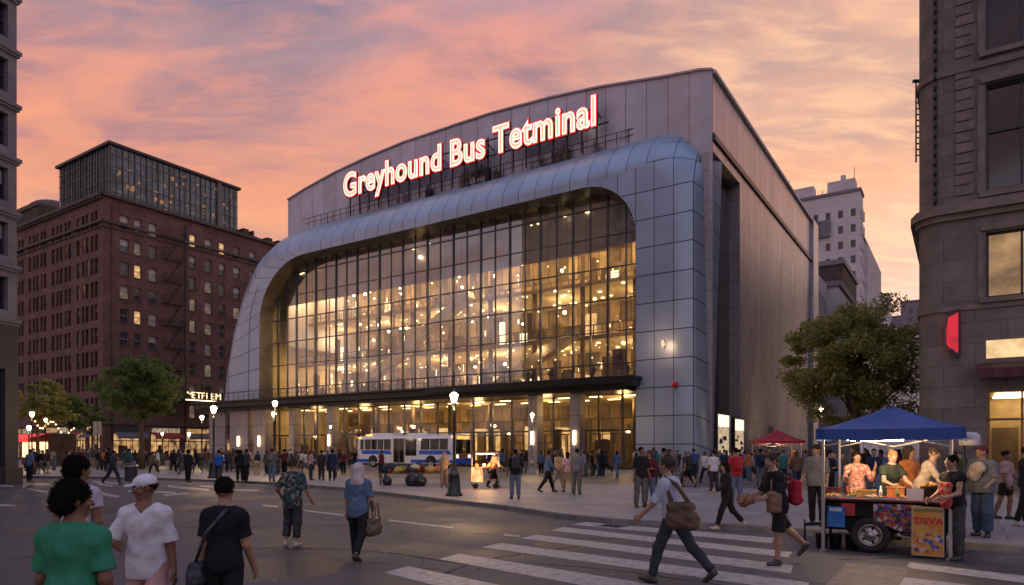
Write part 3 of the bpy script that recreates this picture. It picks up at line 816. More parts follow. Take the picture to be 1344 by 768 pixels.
for k in range(9):
    x = -9.5 - 5.6 * k
    g.tube([(x, 7.9, .1), (x, 7.9, 25)], .26, 12); g.tube([(x - 2.8, 7.7, 7.8), (x - 2.8, 7.7, 25)], .11, 8)
    for q_ in range(4): g.box(x - q_ * 1.4 - .04, x - q_ * 1.4 + .04, 7.45, 7.53, 13, 14.1); g.box(x - q_ * 1.4 - .04, x - q_ * 1.4 + .04, 7.45, 7.53, 18.3, 19.4)
g.build('interior_columns', m_intd, T)['kind'] = 'stuff'
g = MB()
for zf in (13.0, 18.3):
    g.box(-57, -6.2, 7.42, 7.50, zf + 1.0, zf + 1.1); g.box(-57, -6.2, 7.42, 7.50, zf + .5, zf + .54); g.box(-57, -6.2, 7.3, 7.42, zf - .35, zf + .02)
for k in range(18): g.box(-57 + k * 2.85, -56.8 + k * 2.85, 2.6, 23, 24.2, 24.9)
for k in range(5): g.box(-57, -6.2, 4 + k * 4, 4.25 + k * 4, 23.9, 24.2)
g.build('interior_trusses', m_intd, T)
rnd = random.Random(11)
g = MB()
for (x, za, zb, y) in ((-20, 7.9, 13.0, 6.4), (-42, 7.9, 13, 6.4), (-33, 13, 18.3, 6.6)):
    g.bar((x - 5, y, za + .3), (x + 5, y, zb + .3), 1.3, .9)
g.build('escalator', M('escalator_steel', (.35, .30, .25), .35, metal=.5), T)
sh = [E('shopfront_a', (1, .68, .34), 1.5, .5, 1.2), E('shopfront_b', (1, .80, .52), 2.0, .4, 1.5), E('shopfront_c', (1, .58, .26), 1.1, .5, 1)]
for lev, zf in enumerate((7.85, 13.0, 18.3)):
    x = 8
    while x < 54:
        w = .25 + rnd.random() ** 2 * 1.9; hh = .9 + rnd.random() * 2.2
        if rnd.random() < .62:
            g = MB(); yy = 15.9 if rnd.random() < .6 else 10 + rnd.random() * 5
            g.box(-x - w, -x, yy - .25, yy, zf + .3, zf + .3 + hh)
            g.build('shop_window', rnd.choice(sh), T)
        x += w + .35 + rnd.random() * 1.1
g = MB()
for k in range(70):                          # kiosks, planters, partitions on the floors
    zf = rnd.choice((7.85, 7.85, 13, 18.3)); x = -8 - rnd.random() * 47; y = (3.6 if zf < 8 else 8.2) + rnd.random() * 6
    w = .2 + rnd.random() * 1.2; g.box(x, x + w, y, y + .6, zf, zf + .9 + rnd.random() * 2.4)
g.build('kiosks', m_intd, T)['kind'] = 'stuff'
g = MB()
for k in range(28):
    x = -7 - k * 1.8; hh = 2.4 + rnd.random() * 1.6
    if rnd.random() < .75: g.box(x - 1.5, x - .2, 11.9 + rnd.random() * 6, 12.3, .6, .6 + hh)
g.build('lobby_shopfronts', E('lobby_shop', (1, .60, .25), .9, .6, .8), T)['kind'] = 'stuff'
g = MB()
for k in range(34):
    x = -7 - rnd.random() * 49; y = 4 + rnd.random() * 8; g.box(x, x + .12 + rnd.random() * 1.3, y, y + .5, .2, 1.0 + rnd.random() * 4)
g.build('lobby_partitions', m_intd, T)['kind'] = 'stuff'
# lamps inside
lamp_me = MB(); lamp_me.lathe([(.02, .22), (.18, .16), (.24, 0), (.18, -.16), (.02, -.22)], 8)
lampA = lamp_me.data('interior_lamp', [E('interior_lamp_glow', (1, .72, .36), 12)])
lampB = lamp_me.data('interior_lamp', [E('interior_lamp_warm', (1, .62, .26), 7)])
lampL = lamp_me.data('interior_lamp', [E('interior_lamp_pale', (1, .86, .62), 16)])
for k in range(98):
    zf = rnd.choice((10.8, 11.8, 16.2, 16.8, 20.8, 21.4, 22.0, 22.6, 23.0)); y = 3.6 + rnd.random() * 11
    if zf < 17 and rnd.random() < .6: y = 8.2 + rnd.random() * 6
    o = link('interior_lamp', rnd.choice((lampA, lampB, lampB, lampL)), T, (-8 - rnd.random() * 46.5, y, zf + rnd.random() * .8)); s_ = .3 + rnd.random() * .55; o.scale = (s_, s_, s_)
g = MB()
for k in range(14):
    for y in (5, 9): g.box(-9.5 - k * 3.4, -8.3 - k * 3.4, y, y + .35, 6.78, 6.84)
g.build('lobby_downlights', E('downlight', (1, .70, .38), 5), T)['kind'] = 'stuff'
for k in range(6):
    for (y, z, e) in ((6.0, 21.5, 480), (11.5, 22.5, 300), (11.5, 16.6, 230), (11.5, 11.4, 230), (5, 12.0, 80), (7.5, 5.8, 200)):
        L = bpy.data.lights.new('hall_light', 'POINT'); L.energy = e * 1.2; L.color = (1, .66, .31); L.shadow_soft_size = .6
        lo = bpy.data.objects.new('hall_light', L); COL.objects.link(lo); lo.parent = T; lo.location = (-10.5 - k * 8.6, y, z)

g = MB()
for k in range(330):                         # small ceiling spots under each gallery, plus glowing bits put in as shelf glints
    zf = rnd.choice((12.62, 12.62, 17.92, 17.92, 23.8, 23.8, 23.8)); x = -7 - rnd.random() * 49; y = (7.6 if zf < 20 else 3.2) + rnd.random() * 8; s_ = .05 + rnd.random() * .13
    g.box(x - s_, x + s_, y - s_, y + s_, zf - .05 - s_ * .5, zf - .02)
for k in range(150):
    zf = rnd.choice((7.9, 7.9, 13.05, 18.35)); x = -7 - rnd.random() * 49; y = (3.4 if zf < 8 else 7.7) + rnd.random() * 7; z = zf + .4 + rnd.random() * 2.6; w_ = .03 + rnd.random() ** 2 * .22
    g.box(x, x + w_, y, y + .05, z, z + .05 + rnd.random() ** 2 * .9)
g.build('spots_and_glints', E('spot_glint_glow', (1, .74, .42), 2.4), T)['kind'] = 'stuff'
# wall lamp on the right leg and wall washers along the side street
uu, zl = pix_on(872, 452, 0)
f = MB(); f.lathe([(.03, .3), (.10, .22), (.12, 0), (.08, -.2), (.03, -.34)], 10, 0, (-uu, -.35, zl)); f.box(-uu - .06, -uu + .06, -.3, 0, zl - .1, zl + .1)
f.build('wall_lamp', [E('wall_lamp_glow', (1, .62, .32), .8)], T)
L = bpy.data.lights.new('wall_lamp', 'POINT'); L.energy = 60; L.color = (1, .58, .30); L.shadow_soft_size = .3; lo = bpy.data.objects.new('wall_lamp_light', L); COL.objects.link(lo); lo.parent = T; lo.location = (-uu, -1.7, zl)
for i, y in enumerate((1.0, 6.0, 12.5, 15.5, 25, 32, 40)):
    f = MB(); f.box(.5, .8, y - .25, y + .25, .1, .32); f.build('wall_washer', m_dark, T)
    L = bpy.data.lights.new('washer', 'SPOT'); L.energy = (40, 60, 700, 700, 350, 260, 200)[i]; L.color = (1, .66, .34); L.spot_size = R(110); L.spot_blend = 1; L.shadow_soft_size = .25
    lo = bpy.data.objects.new('washer', L); COL.objects.link(lo); lo.parent = T; lo.location = (1.5, y, .45); lo.rotation_euler = (R(180 - 0), R(14), 0)

# terrace: railing and roof plant
g = MB(); u = 7.0
while u < 51:
    g.box(-u - .025, -u + .025, 3.0, 3.05, 28.8, 29.95); u += 1.1
for z in (29.95, 29.4): g.box(-51, -7, 3.0, 3.06, z, z + .05)
g.build('terrace_railing', m_dark, T)
for i in range(15):
    u = 9.5 + rnd.random() * 31 if i > 4 else 11 + 4 * i + rnd.random() * 8
    g = MB(); w = .5 + rnd.random() * 1.3; h_ = .6 + rnd.random() * .9
    g.box(-u - w / 2, -u + w / 2, 3.25, 3.85, 28.86, 28.86 + h_); g.box(-u - w / 2 + .1, -u + w / 2 - .1, 3.2, 3.25, 29.0, 28.7 + h_); g.tube([(-u, 3.4, 28.8 + h_), (-u, 3.4, 29.3 + h_)], .09, 6)
    g.build('roof_plant', rnd.choice((m_dark, m_pier, m_intd)), T)
g = MB(); g.lathe([(.02, .26), (.17, .22), (.24, .06), (.22, -.1), (.1, -.24), (.02, -.27)], 14)
uu, zl = pix_on(886, 505, -.3)
tag(g.build('red_marker', M('red_plastic', (.62, .02, .03), .35, var=.05), loc=tw(uu, -.32, zl)), 'small round red lantern fixed high on the metal wall beside the glass front', 'lantern')

# ------------------------------------------------------------------ roof sign
SG = empty('roof_sign', tw(0, 0, 0), TROT, 'giant white neon roof sign reading Greyhound Bus Tetminal with red glowing edges', 'sign')
m_neonw = E('neon_white', (1, .88, .74), 1.1); m_neonr = E('neon_red', (1, .03, .01), .9); m_ng = E('neon_inner', (1, .60, .34), .62)
def text_mesh(txt, size, offset, ext, spacing=1.0):
    cu = bpy.data.curves.new('t', 'FONT'); cu.body = txt; cu.size = size; cu.offset = offset; cu.extrude = ext; cu.space_character = spacing
    cu.resolution_u = 6
    o = bpy.data.objects.new('t', cu); COL.objects.link(o)
    dg = bpy.context.evaluated_depsgraph_get(); me = bpy.data.meshes.new_from_object(o.evaluated_get(dg))
    bpy.data.objects.remove(o); return me
def advance(txt, size):
    me = text_mesh(txt, size, 0, 0); xs = [v.co.x for v in me.vertices]; return (min(xs), max(xs)) if xs else (0, 0)
TXT = 'Greyhound Bus Tetminal'; SZ = 3.72
x0, x1 = advance(TXT, SZ)
uL, uR = 43.2, 11.1
sc = (uL - uR) / (x1 - x0)
for i, ch in enumerate(TXT):
    if ch == ' ': continue
    a0, a1 = advance(TXT[:i + 1], SZ); c0, c1 = advance(ch, SZ)
    xpos = (a1 - c1 - x0) * sc
    for nm, off, ext, dy, m in (('letter', .21, .11, .02, m_dark), ('red_edge', .205, .04, -.13, m_neonr), ('face', .10, .03, -.19, m_neonw), ('tube', -.045, .02, -.235, m_ng)):
        me = text_mesh(ch, SZ, off, ext); me.materials.clear(); me.materials.append(m)
        me.transform(Matrix.Diagonal((sc * .94, 1, 1, 1)))
        me.transform(Matrix.Rotation(R(90), 4, 'X'))
        o = link(nm, me, SG if nm == 'letter' else par, (-uL + xpos + .06, 2.62 + (dy if nm == 'letter' else 0), 31.0) if nm == 'letter' else (0, dy, 0))
        if nm == 'letter': par = o
g = MB()
for k in range(22):
    x = -uL + .6 + k * 1.5; g.box(x - .06, x + .06, 2.85, 2.97, 28.9, 33.0); g.bar((x, 2.9, 32.4), (x, 3.9, 32.0), .08, .08)
g.box(-uL, -uR + 1.2, 2.80, 2.90, 31.0, 31.12); g.box(-uL, -uR, 2.8, 2.9, 32.6, 32.7)
g.build('sign_frame', m_dark, SG)
# ------------------------------------------------------------------ other buildings
m_brick = grid_mat('red_brick', (.15, .066, .055), (.15, .10, .085), .42, .14, .014, rough=.85, colvar=.3, nvar=.35, nscale=.35, bump=.4)
m_brickd = grid_mat('brown_brick', (.085, .05, .042), (.05, .04, .035), .42, .14, .014, rough=.9, colvar=.3, nvar=.3, nscale=.4, bump=.3)
m_stone = grid_mat('grey_limestone', (.21, .19, .21), (.14, .12, .12), 1.9, .92, .012, rough=.75, colvar=.10, nvar=.22, nscale=.8, bump=.35)
m_stonew = grid_mat('warm_stone', (.19, .16, .145), (.10, .075, .065), 2.3, .92, .014, rough=.8, colvar=.12, nvar=.28, nscale=.9, bump=.4)
m_trimw = M('warm_stone_trim', (.21, .16, .138), .75, var=.25, scale=1.5, bump=.3)
m_trimg = M('grey_stone_trim', (.19, .17, .19), .7, var=.2, scale=1.5)
m_trimb = M('dark_cornice', (.09, .06, .055), .7, var=.25, scale=1.5)
m_plinth = M('dark_plinth', (.055, .05, .055), .5, var=.2)
m_frame = M('window_frame_dark', (.035, .032, .035), .5)
m_framel = M('window_frame_pale', (.35, .31, .28), .6)
m_pane = M('window_pane', (.02, .022, .03), .06, var=.3, spec=.8)
m_blind = M('window_blind', (.42, .38, .36), .35, var=.35, scale=.9)
m_lit = E('window_lit', (1, .58, .24), .75, .7, .9)
m_lit2 = E('window_dim', (1, .72, .46), .16, .7, .7)
def win_data(w, h, state, fm=None):
    """double-hung sash: frame and two panes in one small mesh; x along wall, y outward = -y"""
    g = MB(); t = .07
    g.box(0, t, 0, .12, 0, h); g.box(w - t, w, 0, .12, 0, h); g.box(t, w - t, 0, .12, 0, t); g.box(t, w - t, 0, .12, h - t, h)
    g.box(t, w - t, -.02, .10, h * .5 - .04, h * .5 + .04)
    g.add([(t, .07, t), (w - t, .07, t), (w - t, .07, h * .5 - .04), (t, .07, h * .5 - .04)], [(0, 1, 2, 3)], 1)
    g.add([(t, .045, h * .5 + .04), (w - t, .045, h * .5 + .04), (w - t, .045, h - t), (t, .045, h - t)], [(0, 1, 2, 3)], 2)
    a = {'dark': (m_pane, m_pane), 'blind': (m_pane, m_blind), 'shade': (m_blind, m_blind), 'lit': (m_lit, m_lit), 'half': (m_lit2, m_blind), 'dim': (m_lit2, m_lit2)}[state]
    return g.data('window', [fm or m_frame, a[0], a[1]], fix=False)
def put_windows(parent, o, ex, n, holes, depth, rnd, weights, cache, limit=100, fm=None, name='window'):
    """o, ex, n in parent space; one object per opening (the rest, past limit, in one stuff mesh)"""
    rz = math.atan2(ex[1], ex[0])
    # window's local -y must be the outward normal
    flip = Vector((ex[1], -ex[0], 0)).dot(Vector(n)) < 0
    rest = {}
    for i, (x0, x1, a, b) in enumerate(holes):
        st = rnd.choices(list(weights), list(weights.values()))[0]
        key = (round(x1 - x0, 2), round(b - a, 2), st, fm)
        if key not in cache: cache[key] = win_data(x1 - x0, b - a, st, fm)
        xs = x1 if flip else x0
        p = Vector(o) + Vector(ex) * xs + Vector((0, 0, a)) - Vector(n) * depth
        if i < limit:
            w = link(name, cache[key], parent, p, rz + (math.pi if flip else 0))
        else: rest.setdefault(key, []).append((p, rz + (math.pi if flip else 0)))
    if rest:
        vs = []; fs = []; mi = []; mats = []
        for key, ps in rest.items():
            me = cache[key]
            for m in me.materials:
                if m not in mats: mats.append(m)
            for p, a in ps:
                X = Matrix.Translation(p) @ Matrix.Rotation(a, 4, 'Z'); o_ = len(vs)
                vs += [tuple(X @ v.co) for v in me.vertices]
                for q in me.polygons: fs.append([k + o_ for k in q.vertices]); mi.append(mats.index(me.materials[q.material_index]))
        me = bpy.data.meshes.new(name); me.from_pydata(vs, [], fs)
        for m in mats: me.materials.append(m)
        me.polygons.foreach_set('material_index', mi)
        link('small_windows', me, parent)['kind'] = 'stuff'

# --- big red-brick block on the left (corner faces us); local frame same as terminal's
rnd = random.Random(5); cache = {}
BC = Vector((-59.9, 100.0, 0)); BH = 39.2
BR = empty('brick_building', BC, TROT, 'long dark red brick block with rows of sash windows and fire escapes', 'building')
# local x = -u direction (towards right/near), y = v.  Left face runs along -x (u), right face along +y (v)
LF = []; RF = []
for i in range(11):                           # left face: tall paired bays
    x = 1.6 + i * 2.75
    for k in range(9):
        z = 7.2 + k * 3.45; LF.append((x, x + .95, z, z + 2.35))
        if i % 3 != 2: LF.append((x + 1.25, x + 2.1, z, z + 2.35))
cols = [2.4, 4.5, 6.7, 13.4, 16.1, 18.7, 21.4, 24.6, 28.0]
for i, y in enumerate(cols):
    for k in range(9):
        z = 7.0 + k * 3.5
        RF.append((y, y + (1.3 if i % 2 == 0 else 1.1), z, z + 2.0))
RF = [h for h in RF if not (h[2] < 12 and h[0] < 10)]
g = MB()
g.facade((0, 0, 0), (-1, 0, 0), 33, 0, BH, LF + [(1.0 + 4.4 * i, 4.6 + 4.4 * i, .6, 4.4) for i in range(7)], .3, 0, 0, n=(0, -1, 0))
g.facade((0, 0, 0), (0, 1, 0), 46, 0, BH, RF + [(1.5 + 5.6 * i, 6.2 + 5.6 * i, .6, 4.2) for i in range(7)], .3, 0, 0, n=(1, 0, 0))
g.quad((-33, 0, BH), (0, 0, BH), (0, 46, BH), (-33, 46, BH)); g.quad((-33, 0, 0), (-33, 46, 0), (-33, 46, BH), (-33, 0, BH))
g.build('wall', m_brick, BR)
wt = {'dark': 5, 'blind': 3, 'shade': 1.2, 'half': 1.6, 'lit': .5, 'dim': .6}
RF.sort(key=lambda h: -h[2])
put_windows(BR, (0, 0, 0), (0, 1, 0), (1, 0, 0), RF, .28, rnd, wt, cache, 60, m_framel)
LF.sort(key=lambda h: -h[2] - h[0] * .0)
put_windows(BR, (0, 0, 0), (-1, 0, 0), (0, -1, 0), LF, .28, rnd, {'dark': 6, 'blind': 2.2, 'half': .7, 'dim': .4, 'lit': .15}, cache, 40, m_frame)
g = MB()
for z, w, h in ((BH - .1, .55, .45), (BH - 3.9, .32, .35), (BH - 4.6, .18, .16), (5.6, .35, .4)):
    g.box(-33, w, -w, 0, z, z + h); g.box(0, w, -w, 46, z + .002, z + h - .002)
for k in range(44): g.box(-.4 - k * .75, -.1 - k * .75, -.42, 0, BH - .55, BH - .1)
g.build('cornice', m_trimb, BR)
g = MB()
for (x0, x1, a, b) in RF: g.box(0.002, .10, x0 - .1, x1 + .1, a - .16, a)
g.build('window_sills', m_trimb, BR)['kind'] = 'stuff'
g = MB()
for h in [(1.0 + 4.4 * i, 4.6 + 4.4 * i) for i in range(7)]: g.box(-h[1], -h[0], .28, .32, .6, 4.4)
for h in [(1.5 + 5.6 * i, 6.2 + 5.6 * i) for i in range(7)]: g.box(-.32, -.28, h[0], h[1], .6, 4.2)
g.build('lit_storefronts', E('storefront_glow', (1, .55, .22), .62, 1.6, .9), BR)
g = MB()
for i in range(7):
    for k in range(5): x = 1.0 + 4.4 * i + k * .9; g.box(-x - .06, -x, .1, .2, .6, 4.4)
    for k in range(6): x = 1.5 + 5.6 * i + k * .94; g.box(-.2, -.1, x, x + .06, .6, 4.2)
    g.box(-4.6 - 4.4 * i, -1.0 - 4.4 * i, .1, .2, 3.2, 3.35); g.box(-.2, -.1, 1.5 + 5.6 * i, 6.2 + 5.6 * i, 3.1, 3.25)
    for k in range(5): x = 1.2 + 4.4 * i + rnd.random() * 3; g.box(-x - .3 - rnd.random() * .5, -x, .21, .27, .6, 1.1 + rnd.random() * 1.6); x = 1.7 + 5.6 * i + rnd.random() * 4; g.box(-.27, -.21, x, x + .3 + rnd.random() * .6, .6, 1.1 + rnd.random() * 1.6)
g.build('storefront_frames', m_trimb, BR)['kind'] = 'stuff'
g = MB()
for i in range(7): g.box(-4.6 - 4.4 * i, -1.0 - 4.4 * i, -.12, 0, 4.55, 5.3, i % 3); g.box(0, .12, 1.6 + 5.6 * i, 6.1 + 5.6 * i, 4.5, 5.2, (i + 1) % 3)
g.build('shop_fascias', [E('fascia_amber', (1, .5, .2), .5, .9, 3), M('fascia_dark', (.05, .05, .06), .6), E('fascia_pale', (1, .78, .5), .35, .9, 3)], BR)
g = MB()
for i in range(7):
    a = 1.0 + 4.4 * i; g.add([(-a, -.02, 4.6), (-a - 3.6, -.02, 4.6), (-a - 3.6, -1.3, 3.9), (-a, -1.3, 3.9), (-a, -1.3, 3.6), (-a - 3.6, -1.3, 3.6)], [(0, 1, 2, 3), (3, 2, 5, 4)], i % 2)
    a = 1.5 + 5.6 * i; g.add([(.02, a, 4.5), (.02, a + 4.7, 4.5), (1.3, a + 4.7, 3.8), (1.3, a, 3.8), (1.3, a, 3.5), (1.3, a + 4.7, 3.5)], [(0, 1, 2, 3), (3, 2, 5, 4)], i % 2)
g.build('shop_awnings', [M('awning_grey', (.14, .13, .14), .8), M('awning_red', (.32, .05, .05), .8)], BR, fix=False)
def fire_escape(y0, w, floors, z0, dz):
    g = MB()
    for k in range(floors):
        z = z0 + k * dz
        for a in range(8): g.box(.03, 1.15, y0 + w * a / 7 - .03, y0 + w * a / 7 + .03, z - .02, z + .03)
        for x in (.05, 1.15): g.box(x - .03, x + .03, y0, y0 + w, z, z + .06)
        for q in (.55, 1.05): g.box(1.13, 1.18, y0, y0 + w, z + q, z + q + .05); g.box(.03, 1.15, y0 - .02, y0 + .02, z + q, z + q + .05); g.box(.03, 1.15, y0 + w - .02, y0 + w + .02, z + q, z + q + .05)
        for a in range(12): g.box(1.14, 1.17, y0 + w * a / 11 - .012, y0 + w * a / 11 + .012, z, z + 1.05)
        if k: 
            g.bar((.75, y0 + .5, z - dz), (.75, y0 + w - .5, z), .5, .08)
            g.bar((1.0, y0 + .5, z - dz + .9), (1.0, y0 + w - .5, z + .9), .05, .05)
    g.build('fire_escape', m_frame, BR)
fire_escape(8.7, 3.4, 9, 7.4, 3.5); fire_escape(31, 3.0, 8, 8.0, 3.5)
g = MB(); g.tube([(.15, 12.7, 3), (.15, 12.7, BH - 1)], .09, 6); g.tube([(.15, 1.2, 3), (.15, 1.2, BH - 1)], .07, 6); g.build('downpipe', m_frame, BR)
g = MB()
for k in range(9):
    y = 20 + rnd.random() * 24; g.box(-2 - rnd.random() * 3, -.7, y, y + .4 + rnd.random(), BH, BH + .5 + rnd.random() * 1.3)
g.tube([(-1.2, 41, BH), (-1.2, 41, BH + 2.2)], .08, 6); g.build('roof_clutter', m_brickd, BR)

# glass penthouse on its roof
PH = empty('glass_penthouse', (0, 0, 0), 0, 'dark teal glass box with gold glints standing on the brick block roof', 'building')
PH.location = BC; PH.rotation_euler = (0, 0, TROT)
m_pgl = grid_mat('penthouse_glass', (.10, .135, .15), (.20, .21, .21), 1.15, 3.2, .05, rough=.14, metal=.3, offset=0, colvar=.35, nvar=.5, nscale=.8, bump=.4, rvar=.08)
PZ0, PZ1 = BH, 48.2
g = MB(); g.quad((-19.5, 2.5, PZ0), (-.0 - 3, 2.5, PZ0), (-3, 2.5, PZ1), (-19.5, 2.5, PZ1)); g.quad((-3, 2.5, PZ0), (-3, 24.3, PZ0), (-3, 24.3, PZ1), (-3, 2.5, PZ1)); g.quad((-3, 24.3, PZ0), (-19.5, 24.3, PZ0), (-19.5, 24.3, PZ1), (-3, 24.3, PZ1))
g.quad((-19.5, 24.3, PZ0), (-19.5, 2.5, PZ0), (-19.5, 2.5, PZ1), (-19.5, 24.3, PZ1))
g.build('glazing', m_pgl, PH)
g = MB()
k = 0
while k * .92 < 21.7:
    g.box(-3.02, -2.86 if k % 2 else -2.78, 2.5 + k * .92 - .045, 2.5 + k * .92 + .045, PZ0, PZ1); k += 1
k = 0
while k * .92 < 16.4: g.box(-3 - k * .92 - .045, -3 - k * .92 + .045, 2.36 if k % 2 else 2.28, 2.52, PZ0, PZ1); k += 1
for z in (PZ0 + 1.9, PZ0 + 3.8, PZ0 + 5.8, PZ0 + 7.6): g.box(-3.02, -2.90, 2.5, 24.3, z, z + .12); g.box(-19.5, -3, 2.4, 2.52, z, z + .12)
g.box(-3.05, -2.6, 20.2, 20.9, PZ0, PZ1)
g.build('mullions', M('penthouse_frame', (.12, .12, .115), .4, metal=.5), PH)
g = MB(); g.box(-19.9, -2.5, 2.0, 24.7, PZ1, PZ1 + .40); g.build('roof_slab', m_frame, PH)
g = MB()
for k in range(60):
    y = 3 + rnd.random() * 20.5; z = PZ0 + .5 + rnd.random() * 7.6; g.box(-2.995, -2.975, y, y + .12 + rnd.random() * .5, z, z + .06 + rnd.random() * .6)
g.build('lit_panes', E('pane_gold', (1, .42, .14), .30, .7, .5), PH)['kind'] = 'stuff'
g = MB(); g.box(-2.99, -2.95, 6.4, 8.0, PZ0 + .5, PZ0 + 1.2); g.build('orange_light', E('pane_orange', (1, .28, .06), 2.0), PH)

# theatre-like marquee with white neon lettering on the brick block's right face
MQ = empty('marquee_sign', BC, TROT, 'white neon lettering on a projecting canopy sign of the brick block', 'sign')
g = MB(); g.box(.2, 3.2, 10.8, 16.6, 9.5, 9.9); g.box(2.9, 3.1, 13.6, 13.9, 9.9, 12.4)
g.build('canopy_box', m_frame, MQ)
for i, ch in enumerate('METFIEM'):
    me = text_mesh(ch, 1.45, .0, .05); me.materials.clear(); me.materials.append(E('marquee_white', (1, .74, .40), 1.2))
    me.transform(Matrix.Rotation(R(90), 4, 'X')); me.transform(Matrix.Rotation(R(90), 4, 'Z'))
    link('letter', me, MQ, (3.3, 10.9 + i * .82, 10.0))
g = MB(); g.box(3.22, 3.3, 10.8, 16.6, 9.65, 9.76); g.bar((3.3, 16.6, 9.7), (3.3, 15.2, 7.8), .12, .12); g.bar((3.3, 15.2, 7.8), (3.3, 16.2, 7.0), .12, .12); g.build('neon_strip', E('marquee_strip', (1, .70, .38), 4), MQ)

# older brick block far left behind, with a dome
OB = empty('domed_building', (0, 0, 0), 0, 'distant brown brick building with a low dome far left', 'building')
p = at(28, 150)
OB.location = p; OB.rotation_euler = (0, 0, TROT)
oh = [(1.5 + 3 * i, 3 + 3 * i, 30 + 3.6 * k, 32 + 3.6 * k) for i in range(8) for k in range(6)]
g = MB(); g.facade((-18, 0, 0), (1, 0, 0), 26, 0, 54.5, oh, .3, 0, n=(0, -1, 0)); g.facade((8, 0, 0), (0, 1, 0), 30, 0, 54.5, [], .3, 0, n=(1, 0, 0)); g.quad((-18, 0, 54.5), (8, 0, 54.5), (8, 30, 54.5), (-18, 30, 54.5)); g.build('wall', m_brickd, OB)
g = MB()
for h in oh: g.box(-18 + h[0], -18 + h[1], .25, .3, h[2], h[3])
g.build('windows', m_pane, OB)['kind'] = 'stuff'
g = MB(); g.box(-18.3, 8.3, -.3, 0, 53.9, 54.8); g.lathe([(4.8 * math.cos(R(a)), 54.6 + 2.6 * math.sin(R(a))) for a in range(0, 91, 10)], 20, 0, (3.2, 5, 0)); g.build('dome', m_trimb, OB)

# --- near left stone building (its street face runs away from us)
d = Vector((.24, .97, 0)).normalized(); nrm = Vector((d.y, -d.x, 0))
LC = at(22, 37.5); LL = 36.0
LB = empty('stone_building', LC, math.atan2(d.y, d.x), 'tall grey stone building cut by the left edge, dark plinth at street level', 'building')
# local x along d (away from camera), local y = left of it; face at y=0, outward = -y
holes = []
for i in range(11):
    for k in range(12): holes.append((LL - .50 - 1.5 - i * 3.1, LL - .50 - i * 3.1, 9.4 + k * 2.95, 11.2 + k * 2.95))
g = MB(); g.facade((-LL, 0, 0), (1, 0, 0), LL, 8.6, 46, holes, .35, 0, n=(0, -1, 0)); g.quad((0, 0, 0), (0, 22, 0), (0, 22, 46), (0, 0, 46)); g.quad((-LL, 0, 46), (0, 0, 46), (0, 22, 46), (-LL, 22, 46)); g.quad((-LL, 0, 0), (-LL, 22, 0), (-LL, 22, 46), (-LL, 0, 46))
g.build('wall', m_stone, LB)
h2 = [(LL - 3.4 - i * 5.2, LL - .75 - i * 5.2, .9, 6.2) for i in range(6)]
g = MB(); g.facade((-LL, -.12, 0), (1, 0, 0), LL + .0, 0, 8.6, h2, .5, 0, n=(0, -1, 0)); g.quad((0, -.12, 0), (0, 0, 0), (0, 0, 8.6), (0, -.12, 8.6)); g.quad((-LL, -.12, 8.6), (0, -.12, 8.6), (0, 0, 8.6), (-LL, 0, 8.6)); g.box(-.9, .10, -.32, -.1, 0, .9)
g.build('plinth', m_plinth, LB)
g = MB()
for h in h2: g.box(-LL + h[0], -LL + h[1], .2, .3, .9, 6.2)
g.build('shop_glass', m_pane, LB)
put_windows(LB, (-LL, 0, 0), (1, 0, 0), (0, -1, 0), sorted(holes, key=lambda h: -h[0]), .3, rnd, {'dark': 5, 'blind': 3, 'half': .6}, cache, 60)
g = MB()
for k in range(13): g.box(-LL, .16, -.20, .25, 8.75 + k * 2.95, 8.95 + k * 2.95); g.box(-LL, .09, -.12, .12, 8.60 + k * 2.95, 8.75 + k * 2.95)
g.build('string_courses', m_trimg, LB)

# --- near right stone building with a rounded corner
RC = at(1238, 30.0); RB = empty('corner_building', RC, TROT, 'brown stone building with rounded corner and awning at the right edge', 'building')
# local x along the front towards the right, outward -y
WH = [(1.55, 4.6, 18.9, 23.4), (1.55, 4.6, 12.95, 17.45), (1.55, 4.8, 8.35, 11.15), (1.55, 4.8, 5.75, 6.55), (1.55, 4.2, .13, 4.35)]
WH += [(a + 5.2 * k, b + 5.2 * k, c, d_) for (a, b, c, d_) in WH[:] for k in (1, 2, 3)] + [(1.55 + 5.2 * k, 4.6 + 5.2 * k, 25.0, 29.2) for k in range(4)]
g = MB(); g.facade((0, 0, 0), (1, 0, 0), 24, 0, 32, WH, .45, 0, n=(0, -1, 0))
rad = .95; cpts = [(-rad * math.sin(R(a)), rad - rad * math.cos(R(a))) for a in range(0, 91, 9)]
for a, b in zip(cpts, cpts[1:]): g.add([(a[0], a[1], 0), (b[0], b[1], 0), (b[0], b[1], 32), (a[0], a[1], 32)], [(0, 1, 2, 3)])
g.quad((-rad, rad, 0), (-rad, 26, 0), (-rad, 26, 32), (-rad, rad, 32)); g.quad((-rad, rad, 32), (24, 0, 32), (24, 26, 32), (-rad, 26, 32)); g.quad((24, 0, 0), (24, 26, 0), (24, 26, 32), (24, 0, 32))
g.facade((-rad, 26, 0), (0, 1, 0), 110, 0, 36, [(3 + 4 * i, 5 + 4 * i, 4 + 4 * k, 6.4 + 4 * k) for i in range(26) for k in range(8)], .4, 0, n=(-1, 0, 0)); g.box(-rad + .5, 22, 26, 136, 0, 35.9)
g.build('wall', m_stonew, RB)
